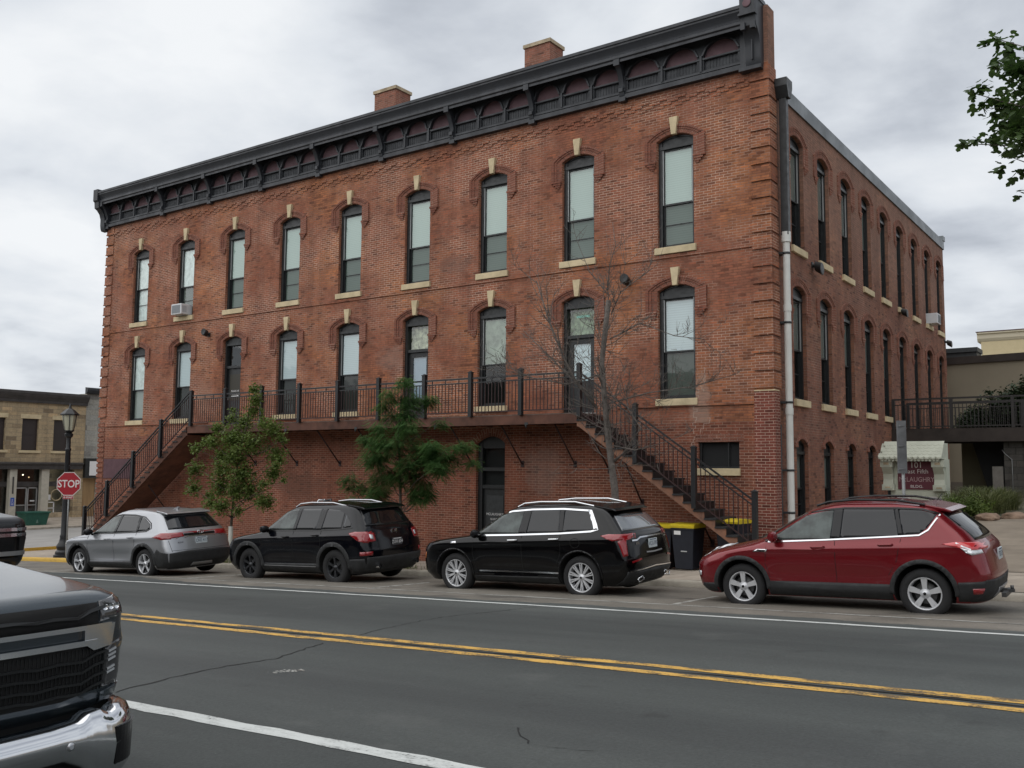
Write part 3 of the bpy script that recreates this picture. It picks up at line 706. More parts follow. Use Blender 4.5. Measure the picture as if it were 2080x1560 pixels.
for k, y in enumerate(EC):
    hood(EA, y, SPR2, False); window(EA, y, SIL2, SPR2, hw=.5, up=('shade_gray', 'glass'), lo=(None, 'glass'), storm=k < 3); sill(EA, y, SIL2, .56)
    hood(EA, y, SPR1, False); v0 = SIL1 if k < 5 else DK+.1
    window(EA, y, v0, SPR1, hw=.5, up=('shade_gray', 'glass'), lo=(None, 'glass'), storm=k < 2)
    if k < 5: sill(EA, y, SIL1, .56)
    window(EA, y, 1.7, 3.62, hw=.45, rise=.19, up=('shade_gray', 'glass'), lo=(None, 'glass'), storm=False)
# flush arches over the side basement openings
for y in EC:
    mb = MB(); P = arc_pts(y, .46, 3.62, .2, 12); Q = arc_pts(y, .62, 3.66, .34, 12)
    for a, b_, c, d in zip(P, P[1:], Q, Q[1:]): mb.f([EA(*a, -.012), EA(*b_, -.012), EA(*d, -.012), EA(*c, -.012)], uv=[(0, a[0]), (0, b_[0]), (.2, b_[0]), (.2, a[0])])
    mb.prism([(y-.64, 3.6), (y-.44, 3.6), (y-.44, 3.7), (y-.64, 3.7)], EA, -.05, .0)
    mb.build('arch_ring', 'brick_arch', BL)
# doors on the walkway
def door(i, kind):
    uc = SP*i; mb = MB(); v0 = DK; vh = v0+2.12
    pbox(mb, FR, uc-HW, uc-HW+.09, v0, SPR1, .10, .26); pbox(mb, FR, uc+HW-.06, uc+HW, v0, SPR1, .10, .26)
    P = arc_pts(uc, HW, SPR1, RISE); mb.prism([(uc-HW, SPR1-.12)]+P+[(uc+HW, SPR1-.12)], FR, .13, .25); pbox(mb, FR, uc-HW+.02, uc+HW-.02, SPR1-.18, SPR1-.1, .09, .2)
    pbox(mb, FR, uc-HW+.09, uc+HW-.06, vh, vh+.09, .12, .25)
    fr = mb.build('door_frame', 'frame_black', BL)
    mb = MB(); L, R = uc-HW+.09, uc+HW-.06
    mb.f([FR(L, vh+.09, .2), FR(R, vh+.09, .2), FR(R, SPR1-.12, .2), FR(L, SPR1-.12, .2)]); mb.build('transom_pane', 'glass', fr)
    mb = MB(); mb.f([FR(L, vh+.09, .3), FR(R, vh+.09, .3), FR(R, SPR1-.12, .3), FR(L, SPR1-.12, .3)]); mb.build('transom_backing', {'a': 'interior_dark', 'b': 'stained_pale', 'c': 'stained_green'}[kind], fr)
    mb = MB(); D = .19
    if kind == 'a':
        pbox(mb, FR, L, R, v0+.02, vh, D, D+.05); pbox(mb, FR, L+.13, R-.13, v0+.95, vh-.22, D-.012, D, 1); pbox(mb, FR, L+.13, R-.13, v0+.2, v0+.8, D-.012, D, 0)
    else:
        wlL, wlR = L+.16, R-.16; wb = v0+.95 if kind == 'c' else v0+.7
        pbox(mb, FR, L, R, v0+.02, wb, D, D+.05); pbox(mb, FR, L, wlL, wb, vh, D, D+.05); pbox(mb, FR, wlR, R, wb, vh, D, D+.05); pbox(mb, FR, wlL, wlR, vh-.15, vh, D, D+.05)
    dr = mb.build('door', ['frame_black', 'door_olive'], BL)
    if kind != 'a':
        mb = MB(); mb.f([FR(wlL, wb, D+.02), FR(wlR, wb, D+.02), FR(wlR, vh-.15, D+.02), FR(wlL, vh-.15, D+.02)]); mb.build('door_pane', 'glass', dr)
        mb = MB(); mb.f([FR(wlL, wb, D+.05), FR(wlR, wb, D+.05), FR(wlR, vh-.15, D+.05), FR(wlL, vh-.15, D+.05)]); mb.build('door_blind', 'blind_sky' if kind == 'c' else 'blind_bluish', dr)
        mb = MB(); mb.tube([FR(R-.05, v0+.98, D-.05), FR(R-.20, v0+.97, D-.05)], .014, 6); mb.tube([FR(R-.06, v0+.98, D), FR(R-.06, v0+.98, D-.05)], .025, 8); mb.build('door_handle', 'storm_metal', dr)
    else:
        mb = MB(); mb.tube([FR(L+.06, v0+1.0, D-.05), FR(L+.06, v0+1.0, D)], .03, 8); mb.build('door_handle', 'storm_metal', dr)
        mb = MB(); cxn = (L+R)/2
        text_mesh(mb, 'PLEASE USE', .085, lambda a, b_: (cxn+a, D-.016, v0+1.29+b_)); text_mesh(mb, 'MAIN ENTRANCE', .085, lambda a, b_: (cxn+a*.82, D-.016, v0+1.19+b_))
        pbox(mb, FR, cxn-.2, cxn+.12, v0+1.095, v0+1.12, D-.018, D-.012); mb.f([FR(cxn+.12, v0+1.07, D-.016), FR(cxn+.22, v0+1.107, D-.016), FR(cxn+.12, v0+1.145, D-.016)])
        mb.build('door_lettering', 'white_lettering', dr)
mat('door_olive', (.030, .026, .016), .5); mat('stained_pale', (.42, .42, .30), .6, var=.6, scale=9); mat('stained_green', (.20, .27, .15), .6, var=.6, scale=9)
mat('blind_sky', (.62, .70, .76), .8, var=.08, scale=6); mat('blind_bluish', (.33, .40, .50), .8)
door(2, 'a'); door(5, 'b'); door(7, 'c')
mb = MB(); pbox(mb, FR, SP*7-.16, SP*7+.27, 7.14, 7.2, .193, .197); mb.build('transom_sticker', mat('teal_tape', (.25, .55, .45), .5), BL)
# basement door and small window
mb = MB(); uc = 17.46
pbox(mb, FR, uc-.51, uc-.36, .2, 3.74, .10, .24); pbox(mb, FR, uc+.45, uc+.51, .2, 3.74, .10, .24); P = arc_pts(uc, .51, 3.74, .2); mb.prism([(uc-.51, 3.6)]+P+[(uc+.51, 3.6)], FR, .13, .24)
for v in (2.45, 2.95): pbox(mb, FR, uc-.36, uc+.45, v, v+.10, .11, .22)
fr = mb.build('door_frame', 'frame_black', BL)
mb = MB(); pbox(mb, FR, uc-.36, uc+.45, .3, 2.45, .17, .22); pbox(mb, FR, uc-.24, uc+.36, 1.3, 2.25, .155, .17, 1); dr = mb.build('door', ['frame_black', 'dark_trim'], BL)
mb = MB(); mb.f([FR(uc-.36, 2.55, .2), FR(uc+.45, 2.55, .2), FR(uc+.45, 2.95, .2), FR(uc-.36, 2.95, .2)]); mb.f([FR(uc-.36, 3.05, .2), FR(uc+.45, 3.05, .2), FR(uc+.45, 3.6, .2), FR(uc-.36, 3.6, .2)]); mb.build('transom_pane', 'glass', fr)
mb = MB(); mb.box(uc-.4, uc+.5, .3, .32, 2.5, 3.62); mb.build('transom_backing', 'interior_dark', fr)
mb = MB()
for t_, z_, s_ in (('MCLAUGHRY', 1.72, .10), ('BUSINESS', 1.58, .075), ('CENTER', 1.47, .075), ('LOWER LEVEL', 1.35, .075)):
    text_mesh(mb, t_, s_, lambda a, b_: (uc+.06+a, .152, z_+b_))
pbox(mb, FR, uc-.2, uc+.05, 1.12, 1.22, .148, .153)
mb.build('door_lettering', 'white_lettering', dr)
mb = MB(); pbox(mb, FR, 23.85, 24.91, 3.06, 3.70, .14, .17, 1); pbox(mb, FR, 23.85, 24.91, 3.06, 3.11, .08, .14); pbox(mb, FR, 24.58, 24.62, 3.11, 3.7, .09, .14); pbox(mb, FR, 23.85, 23.91, 3.11, 3.7, .08, .14)
mb.build('basement_window', ['frame_black', 'interior_dark'], BL); sill(FR, 24.38, 3.06, .56)
mb = MB()
for k in range(19): mb.box(23.78+k*.066, 23.78+k*.066+.058, -.008, .005, 3.71, 3.92)
mb.build('flat_arch', 'brick_arch', BL)
# arch ring over the basement door
mb = MB(); P = arc_pts(uc, .52, 3.75, .2, 14); Q = arc_pts(uc, .66, 3.84, .34, 14)
for a, b_, c, d in zip(P, P[1:], Q, Q[1:]): mb.f([FR(*a, -.01), FR(*b_, -.01), FR(*d, -.01), FR(*c, -.01)], uv=[(0, a[0]), (0, b_[0]), (.2, b_[0]), (.2, a[0])])
mb.build('arch_ring', 'brick_arch', BL)
# maroon board
mb = MB(); mb.box(-1.98, -.02, -.03, .005, 2.53, 3.30); tag(mb.build('sign_board', 'maroon_board', loc=(-1, 0, 2.53)), 'blank dark maroon panel on the brick wall beside the left stair', 'sign board')
# mortar repairs near the right corner
rnd = random.Random(5); mb = MB()
for (x0, z0, x1, z1) in ((24.02, 5.55, 23.95, 4.9), (24.15, 4.3, 23.6, 3.5), (23.85, 5.0, 23.7, 3.9)):
    x, z = x0, z0; n = int(abs(z0-z1)/.068)
    for k in range(n):
        xa = x; x = x0+(x1-x0)*k/n+rnd.uniform(-.06, .06); mb.box(min(xa, x)-.004, max(xa, x)+.004, -.002, .001, z-.004, z+.004); mb.box(x-.005, x+.005, -.004, .001, z-.068, z); z -= .068
mb.build('mortar_repair', mat('light_mortar', (.46, .36, .30), .9), BL)
# efflorescence stain is part of the wall: thin lime wash patch
# ---- downspout
mb = MB(); x, y = XR+.18, .52
mb.prism([(y-.21, 12.62), (y+.21, 12.62), (y+.21, 12.42), (y+.09, 12.14), (y-.09, 12.14), (y-.21, 12.42)], lambda u, v, xx: (xx, u, v), XR+.03, XR+.34)
mb.box(x-.09, x+.09, y-.09, y+.09, 8.72, 12.14)
dsp = mb.build('downspout', 'frame_black', BL, bevel=.01)
mb = MB(); mb.tube([(x, y, .6), (x, y, 8.62)], .085, 14); mb.tube([(x, y, 8.55), (x, y, 8.80)], .115, 14)
for z in (6.85, 4.35): mb.tube([(x, y, z), (x, y, z+.16)], .098, 14)
mb.build('white_pipe', 'pvc_white', dsp, auto=40)
mb = MB()
for z in (8.25, 6.55, 4.62, 3.0, 2.0): mb.tube([(x, y, z), (x, y, z+.05)], .1, 12); mb.box(XR, x-.05, y-.12, y+.12, z, z+.05)
mb.build('pipe_strap', 'dark_trim', dsp)
# thin conduit along the corner
mb = MB(); mb.tube([(XR+.03, .35, Z0), (XR+.03, .35, 4.1)], .014, 6); mb.build('conduit', 'dark_trim', BL)
# ---- wall lights
def flood(loc, ax, label, s=1):
    t = thing('wall_light', label, 'light', loc, 'round dark wall lights on the brick building'); x, y, z = loc
    if ax == 'F':
        mb = MB(); mb.lathe([(.05, 0), (.05, -.08), (.12*s, -.12), (.13*s, -.26), (.11*s, -.28), (0, -.27)], lambda a, b_, h: (x+a, y+h, z+b_-h*.3), 16)
    else:
        mb = MB(); mb.lathe([(.05, 0), (.05, .08), (.11*s, .1), (.14*s, .27), (.12*s, .28), (0, .26)], lambda a, b_, h: (x+h, y+a, z+b_-h*.5), 16)
    mb.build('lamp_housing', 'frame_black', t, auto=40)
    mb = MB(); mb.box(x-.07 if ax == 'F' else x, x+.07 if ax == 'F' else x+.03, y-.03 if ax == 'F' else y-.07, y if ax == 'F' else y+.07, z-.07, z+.07); mb.build('wall_plate', 'dark_trim', t)
flood((4.47, 0, 7.87), 'F', 'small round black light on the wall left of the lettered walkway door')
flood((21.93, 0, 7.9), 'F', 'round black light on the wall right of the door behind the bare tree')
flood((XR, 3.04, 8.47), 'E', 'black and white floodlight on the side wall near the white drainpipe', 1.2)
flood((XR, 12.55, 8.61), 'E', 'floodlight on the side wall under an upper sill midway along')
flood((XR, 20.2, 8.4), 'E', 'small black floodlight at the far rear edge of the side wall')
# ---- air conditioners
def ac(mp, uc, v, label):
    t = thing('air_conditioner', label, 'air conditioner', mp(uc, v, -.1), 'window air conditioners')
    mb = MB(); pbox(mb, mp, uc-.31, uc+.31, v+.02, v+.42, -.38, .12); b_ = mb.build('casing', 'ac_white', t, bevel=.02)
    mb = MB(); pbox(mb, mp, uc-.25, uc+.25, v+.07, v+.37, -.388, -.379)
    for k in range(12): pbox(mb, mp, uc-.24, uc+.24, v+.08+k*.024, v+.088+k*.024, -.396, -.387)
    mb.build('grille', 'ac_grille', t)
    mb = MB()
    for k in range(5): pbox(mb, mp, uc+.309, uc+.314, v+.1, v+.34, -.33+k*.04, -.31+k*.04)
    mb.build('side_vent', 'ac_grille', t)
ac(FR, SP*1+.02, SIL2, 'white window air conditioner in the upper left front window above the brick sill')
ac(EA, EC[7], SIL2, 'white window air conditioner in the side wall toward the back')
# ------------------------------------------------------------ elevated walkway with two stairs
WK = thing('elevated_walkway', 'dark iron railed timber walkway with a stair at each end along the brick front', 'walkway', (13.2, -.7, DK))
YO = -1.32; WX0, WX1 = 5.2, 21.15; SLP = .688
mb = MB(); mb.box(WX0, WX1, YO+.04, -.01, DK-.05, DK); mb.build('deck', 'deck_wood', WK) if 'deck_wood' in MATS else mb.build('deck', mat('deck_wood', (.16, .12, .10), .8, var=.35, scale=5), WK)
mb = MB(); mb.box(WX0, WX1, YO, YO+.045, DK-.27, DK-.03); mb.box(WX0-.045, WX0, YO, -.01, DK-.27, DK-.03)
mb.build('fascia_beam', 'wood_beam', WK)
for k in range(27): mb = MB(); x = WX0+.3+k*.6; mb.box(x, x+.05, YO+.05, -.02, DK-.25, DK-.051); mb.build('joist', 'wood_beam', WK)
PX = [5.45, 7.30, 9.15, 10.95, 12.65, 14.35, 16.12, 17.78, 19.45]
def post(x, z0, z1, y=YO-.05, s=.055, par=WK):
    mb = MB(); mb.box(x-s, x+s, y-s, y+s, z0, z1); mb.box(x-s-.012, x+s+.012, y-s-.012, y+s+.012, z1, z1+.025); mb.hexa([(x-s, y-s, z1+.025), (x+s, y-s, z1+.025), (x+s, y+s, z1+.025), (x-s, y+s, z1+.025), (x-.01, y-.01, z1+.06), (x+.01, y-.01, z1+.06), (x+.01, y+.01, z1+.06), (x-.01, y+.01, z1+.06)])
    mb.build('railing_post', 'iron', par)
def panel(xa, za, xb, zb, y=YO-.05, h=1.02, lo=.09, par=WK, gap=.115):
    """railing panel from post to post, following a slope"""
    mb = MB(); L = xb-xa; zf = lambda x: za+(zb-za)*(x-xa)/L
    for hh, t, mi in ((h, .022, 0), (h-.12, .016, 0), (lo, .016, 1)):
        mb.hexa([(xa, y-t, za+hh-t), (xb, y-t, zb+hh-t), (xb, y+t, zb+hh-t), (xa, y+t, za+hh-t), (xa, y-t, za+hh+t), (xb, y-t, zb+hh+t), (xb, y+t, zb+hh+t), (xa, y+t, za+hh+t)], mi)
    n = max(1, round(L/gap))
    for k in range(1, n):
        x = xa+L*k/n; z = zf(x); mb.box(x-.009, x+.009, y-.009, y+.009, z+lo, z+h-.12, 1)
        if k % 4 == 2: mb.box(x-.01, x+.01, y-.01, y+.01, z+h-.12, z+h)
    mb.build('railing_panel', ['iron', 'maroon_rail'], par)
for x in PX: post(x, DK-.03, DK+1.17)
post(21.25, DK-.1, DK+1.2)
for a, b_ in zip(PX, PX[1:]+[21.25]): panel(a+.055, DK, b_-.055, DK)
# stairs. right one drops toward +x, left one toward -x
def stair(x0, sgn, n, posts, ground_fn, riser_mat, yi=-.14, closed=False):
    run = .263; rise = run*SLP; y0, y1 = YO, yi
    for yy in (y0, y1-.04):
        mb = MB(); Ln = n*run; P = []
        if riser_mat:   # saw-tooth stringer
            for k in range(n): P += [(x0+sgn*run*k, DK-rise*(k+1)-.04), (x0+sgn*run*(k+1), DK-rise*(k+1)-.04)]
        else: P = [(x0, DK-.03), (x0+sgn*Ln, DK-.03-rise*n)]
        P = [(x0, DK-.04)]+P if riser_mat else P
        low = [(x0+sgn*Ln, DK-rise*n-.30), (x0+sgn*.05, DK-.36), (x0, DK-.36)]
        mb.prism(P+low, lambda u, v, w_: (u, w_, v), yy, yy+.04)
        o = mb.build('stringer', 'wood_raw' if riser_mat else 'wood_beam', WK)
    for k in range(n):
        mb = MB(); mb2 = MB()
        xa, xb = sorted((x0+sgn*run*k-.0*sgn, x0+sgn*run*(k+1)+.02*sgn)); z = DK-rise*(k+1)
        mb.box(xa, xb, y0-.03, y1+.02, z-.04, z)
        xr_ = x0+sgn*run*k; mb2.box(xr_-.012, xr_+.012, y0+.02, y1-.02, z, z+rise-.04)
        mb.build('tread', 'tread_dark', WK); mb2.build('riser', 'iron', WK)
    if closed:
        mb = MB(); Ln = n*run
        mb.hexa([(x0, y0+.05, DK-.34), (x0, y1-.05, DK-.34), (x0+sgn*Ln, y1-.05, DK-rise*n-.30), (x0+sgn*Ln, y0+.05, DK-rise*n-.30), (x0, y0+.05, DK-.32), (x0, y1-.05, DK-.32), (x0+sgn*Ln, y1-.05, DK-rise*n-.28), (x0+sgn*Ln, y0+.05, DK-rise*n-.28)]); mb.build('soffit', 'wood_beam', WK)
mat('tread_dark', (.020, .020, .021), .75, var=.4, scale=7)
stair(21.15, 1, 18, None, None, True)
stair(5.2, -1, 25, None, None, False, closed=True)
zr = lambda x: DK-(x-21.15)*SLP
rp = [21.25, 22.83, 24.35, 25.80]
for x in rp[1:]: post(x, zr(x)-.12, zr(x)+1.28)
for a, b_ in zip(rp, rp[1:]): panel(a+.055, zr(a+.055), b_-.055, zr(b_-.055), h=1.08)
zl = lambda x: DK-(5.2-x)*SLP
lp = [5.45, 3.75, 2.12, .52, -.92]
for x in lp[1:]: post(x, zl(x)-.1 if x > -.5 else -.35, zl(x)+1.2)
for a, b_ in zip(lp, lp[1:]): panel(b_+.055, zl(b_+.055), a-.055, zl(a-.055), h=1.06)
# wall-side stringer handrail on the right stair and knee braces
def brace(x, z0=3.15, z1=DK-.28, y1=-1.02):
    mb = MB(); mb.tube([(x, -.03, z0), (x, y1, z1)], .022, 6); mb.box(x-.05, x+.05, -.02, 0, z0-.09, z0+.09); mb.build('knee_brace', 'maroon_rail', WK)
for x in (7.3, 9.40, 11.42, 13.2, 15.0, 16.82, 18.58, 20.3): brace(x)
brace(22.30, 2.18, zr(22.3)-.35); brace(21.35, 3.0, zr(21.35)-.34); brace(24.2, 1.25, 2.05, -.9)
for x in (2.6, .9): brace(x, zl(x)-1.5, zl(x)-.33)
mb = MB()
for k in range(5): x = 7.2+k*3.1; mb.box(x-.05, x+.05, YO-.012, YO+.0, DK-.29, DK-.22); mb.tube([(x, YO-.03, DK-.30), (x, YO-.01, DK-.36)], .02, 6)
mb.build('junction_boxes', 'dark_trim', WK)
mb = MB()
for k, x in enumerate((20.37, 21.05)): mb.box(x-.15, x+.12, -.62, -.4, DK+.0, DK+.035)
mb.build('door_mat_strips', 'storm_metal', WK)
# ------------------------------------------------------------ bins under the right stair
BIN_GR = 'wheeled recycling bins under the right stair'
def bin_(x, y, rz, label):
    z = Hwalk(x, y)+.005; o = empty('recycling_bin', (x, y, z), (0, 0, rz)); tag(o, label, 'bin', BIN_GR)
    mb = MB(); b0, b1, t0, t1 = .22, .25, .285, .33
    mb.hexa([(-b0, -b1, .04), (b0, -b1, .04), (b0, b1, .04), (-b0, b1, .04), (-t0, -t1, .98), (t0, -t1, .98), (t0, t1, .98), (-t0, t1, .98)])
    mb.box(-.30, .30, -.345, .345, .95, .995); mb.box(-.06, .10, -.30, -.275, .44, .47, 1)
    mb.build('tub', ['bin_navy', 'storm_metal'], o, bevel=.015)
    mb = MB(); P = [(-.36, 1.0), (.30, 1.0), (.34, 1.03), (.33, 1.07), (.1, 1.105), (-.30, 1.09), (-.37, 1.05)]
    mb.prism(P, lambda u, v, w_: (w_, u, v), -.31, .31); mb.tube([(-.2, .33, 1.06), (-.2, .40, 1.07), (.2, .40, 1.07), (.2, .33, 1.06)], .015, 6); mb.build('lid', 'bin_yellow', o, bevel=.012)
    for s in (-1, 1): mb = MB(); mb.tube([(s*.2, .27, .1), (s*.27, .27, .1)], .1, 14); mb.build('wheel', 'iron', o)
    mb = MB(); mb.f([(-.21, -.331, .84), (-.04, -.331, .84), (-.04, -.336, .93), (-.21, -.336, .93)]); mb.build('sticker', 'white_lettering', o)
mat('bin_navy', (.010, .013, .022), .55, var=.15); mat('bin_yellow', (.62, .47, .02), .5, var=.08)
bin_(23.95, -.85, 0, 'dark recycling bin with yellow lid and a white sticker, fully in view under the stair')
bin_(23.22, -.62, .12, 'dark recycling bin with yellow lid partly hidden behind the black three row crossover')
bin_(24.95, -.55, -.1, 'dark recycling bin with yellow lid seen only through the lower steps of the stair')
# ------------------------------------------------------------ street lamp
lx, ly = 2.70, -4.2; lz = Hwalk(lx, ly)-.01
LP = thing('street_lamp', 'tall black cast iron street lamp with glass lantern on the left street corner', 'street lamp', (lx, ly, lz))
LF = lambda a, b_, h: (lx+a, ly+b_, lz+h)
mb = MB(); mb.lathe([(.0, 0), (.30, 0), (.30, .10), (.25, .12), (.25, .20), (.19, .27), (.22, .34), (.22, .40), (.15, .52), (.12, .66), (.13, .72), (.105, .78), (.085, 3.6), (.10, 3.64), (.075, 3.70), (.07, 4.02), (.13, 4.08), (.14, 4.16), (.09, 4.20), (.15, 4.26), (0, 4.26)], LF, 16)
mb.tube([(lx+.12, ly-.02, lz+3.0), (lx+.16, ly-.02, lz+3.1)], .03, 6)
mb.build('pole', 'iron', LP, auto=35)
mb = MB(); n = 6
for k in range(n):
    a = 2*pi*(k+.5)/n; a2 = 2*pi*(k+1.5)/n
    mb.tube([LF(.16*cos(a), .16*sin(a), 4.26), LF(.25*cos(a), .25*sin(a), 4.82)], .014, 5)
    mb.tube([LF(.25*cos(a), .25*sin(a), 4.82), LF(.25*cos(a2), .25*sin(a2), 4.82)], .02, 5)
    mb.tube([LF(.16*cos(a), .16*sin(a), 4.27), LF(.16*cos(a2), .16*sin(a2), 4.27)], .018, 5)
mb.lathe([(.30, 4.80), (.30, 4.84), (.15, 4.98), (.05, 5.04), (.04, 5.10), (.015, 5.20), (0, 5.20)], LF, 6, smooth=False)
mb.build('lantern_frame', 'iron', LP)
mb = MB(); mb.lathe([(.155, 4.28), (.245, 4.80)], LF, 6, smooth=False); mb.build('lantern_glass', mat('lamp_glass', (.48, .47, .36), .35), LP)
# ------------------------------------------------------------ stop sign
sx, sy = 3.62, -4.62; sz = Hwalk(sx, -4.6)
ST = thing('stop_sign', 'red octagonal stop sign with small plate on a post by the street lamp', 'stop sign', (sx, sy, sz))
# sign faces toward traffic coming from the right
na = rad(38); nd = Vector((cos(-rad(52)), sin(-rad(52)), 0)); rt = Vector((-nd.y, nd.x, 0))
SC = Vector((sx, sy, 2.42))
SF = lambda u, v, d: tuple(SC+rt*u+Vector((0, 0, v))+nd*(.05+d))
mb = MB(); mb.tube([(sx, sy, sz), (sx, sy, 2.75)], .03, 6); mb.build('post', mat('galvanized', (.30, .31, .31), .5, metal=.5, var=.2), ST)
def octo(r): return [(r*cos(pi/8+k*pi/4)/cos(pi/8), r*sin(pi/8+k*pi/4)/cos(pi/8)) for k in range(8)]
mb = MB(); mb.prism(octo(.381), SF, 0, .004, 1)
mb.prism(octo(.360), SF, .004, .006, 0)
text_mesh(mb, 'STOP', .34, lambda a, b_: SF(a, b_-.01, .0085), 1, squeeze=.86, font_bold=.006)
mb.build('sign_face', ['sign_red', 'sign_white'], ST)
mb = MB(); P = [(-.17, -.50), (.17, -.50), (.17, -.385), (-.17, -.385)]
mb.prism(P, SF, 0, .003, 1); mb.prism([(u*.96, v if 0 else (-.4425+(v+.4425)*.9)) for u, v in P], SF, .003, .005, 0)
text_mesh(mb, '4-WAY', .095, lambda a, b_: SF(a, -.445+b_, .0075), 1, font_bold=.002)
mb.build('plate', ['sign_red', 'sign_white'], ST)
mat('sign_red', (.33, .012, .022), .45); mat('sign_white', (.66, .62, .60), .5)
# ------------------------------------------------------------ sign back post on the right
px_, py_ = 29.60, -4.25; pz = Hwalk(px_, py_)
SB = thing('street_sign', 'narrow grey metal parking sign seen edge on above the red crossover', 'sign', (px_, py_, pz))
mb = MB(); mb.tube([(px_, py_, pz), (px_, py_, 3.9)], .028, 8); mb.build('post', 'galvanized', SB)
mb = MB(); d_ = Vector((.9, .42, 0)).normalized()*.072
mb.hexa([(px_-d_.x-.01, py_-d_.y-.04, z) if k == 0 else (px_+d_.x-.01, py_+d_.y-.04, z) if k == 1 else (px_+d_.x+.01, py_+d_.y-.052, z) if k == 2 else (px_-d_.x+.01, py_-d_.y-.052, z) for z in (2.98, 3.9) for k in range(4)])
for z in (3.05, 3.45, 3.8): mb.tube([(px_-.04, py_-.09, z), (px_+.05, py_-.02, z)], .012, 6)
mb.build('sign_panel', mat('weathered_metal', (.13, .135, .14), .55, metal=.3, var=.3), SB)
# ------------------------------------------------------------ monument sign
MX0, MX1, MY = 26.92, 28.36, 6.0; mz = 1.5
MO = thing('monument_sign', 'cream painted monument sign with scalloped tile roof and maroon name panel', 'sign', (27.6, MY, 1.6))
mb = MB(); mb.box(MX0, MX1, MY, MY+.5, mz, 3.36); mb.build('body', 'cream_paint', MO)
mat('cream_paint', (.50, .52, .43), .75, var=.08, scale=3); mat('maroon_panel', (.115, .022, .036), .6); mat('sign_pink', (.42, .30, .30), .6)
mb = MB(); rows = 5
for k in range(rows):
    f0, f1 = k/rows, (k+1)/rows; ya, za = MY-.42+.42*f0, 3.36+.42*f0; yb, zb = MY-.42+.42*f1, 3.36+.42*f1
    xa = MX0-.22+.10*f0; xb = MX1-.02+0*f0; n = 11
    for j in range(n):
        u0 = xa+(xb-xa)*j/n; u1 = xa+(xb-xa)*(j+1)/n; um = (u0+u1)/2; sh = .5*(u1-u0)*(k % 2)
        u0, u1, um = (min(max(q+sh-.0, xa), xb) for q in (u0, u1, um)); dz = .045
        pts = [(u0, ya+.01, za+.03), (u0*.75+um*.25, ya-.02, za+.005), (um, ya-.03, za-.01), (u1*.75+um*.25, ya-.02, za+.005), (u1, ya+.01, za+.03), (u1, yb+.02, zb+.03), (u0, yb+.02, zb+.03)]
        if u1-u0 > .02:
            A = [(p[0], p[1], p[2]+dz) for p in pts]; mb.f(A); 
            for p, q, a, b_ in zip(pts[:4], pts[1:5], A[:4], A[1:5]): mb.f([p, q, b_, a])
mb.prism([(MY-.42, 3.36), (MY, 3.36), (MY, 3.80)], lambda u, v, xx: (xx, u, v), MX0-.2, MX1-.03)
mb.box(MX0-.1, MX1-.03, MY-.01, MY+.5, 3.3, 3.80)
for j in range(16): x = MX0-.15+j*.095; mb.prism([(x, 3.36), (x+.08, 3.36), (x+.07, 3.31), (x+.04, 3.29), (x+.01, 3.31)], lambda u, v, d: (u, d, v), MY-.41, MY-.39)
mb.build('tiled_hood', 'cream_paint', MO)
for s, x in ((0, MX0-.16), (1, MX1-.28)):
    mb = MB(); P = [(-.0, 2.50), (-.16, 2.50), (-.17, 2.66), (-.12, 2.80), (-.14, 2.95), (-.26, 3.08), (-.30, 3.13), (-.30, 3.34), (0, 3.34)]
    mb.prism([(MY+a, b_) for a, b_ in P], lambda u, v, xx: (xx, u, v), x, x+.26)
    for (z0, z1, yy) in ((3.14, 3.33, -.32), (2.50, 2.66, -.19)):
        mb.box(x-.03, x+.29, MY+yy, MY-.02, z0, z1); mb.box(x+.03, x+.23, MY+yy-.02, MY+yy, z0+.04, z1-.04, 0); mb.box(x+.06, x+.20, MY+yy-.024, MY+yy-.02, z0+.06, z1-.06, 1)
    mb.build('console', ['cream_paint', 'limestone_dirty'], MO, bevel=.006)
mb = MB(); a0, a1 = 27.12, 28.06; mb.box(a0, a1, MY-.03, MY, 2.53, 3.30); mc = (a0+a1)/2
for t_, z_, s_, mi, sq in (('101', 3.19, .22, 1, 1), ('East Fifth', 3.02, .165, 1, 1.02), ('McLAUGHRY', 2.80, .185, 2, .86), ('BLDG.', 2.61, .11, 1, 1.1)):
    text_mesh(mb, t_, s_, lambda a, b_: (mc+.02+a, MY-.034, z_+b_), mi, squeeze=sq)
mb.build('name_panel', ['maroon_panel', 'sign_white', 'sign_pink'], MO)
for x in (27.0, 27.88):
    mb = MB(); mb.box(x, x+.42, MY-.025, MY, 2.24, 2.34); mb.box(x+.02, x+.09, MY-.03, MY-.025, 2.26, 2.32, 1); mb.box(x+.12, x+.38, MY-.028, MY-.025, 2.28, 2.30, 2); mb.build('tenant_plate', ['sign_white', 'maroon_panel', 'ac_grille'], MO)
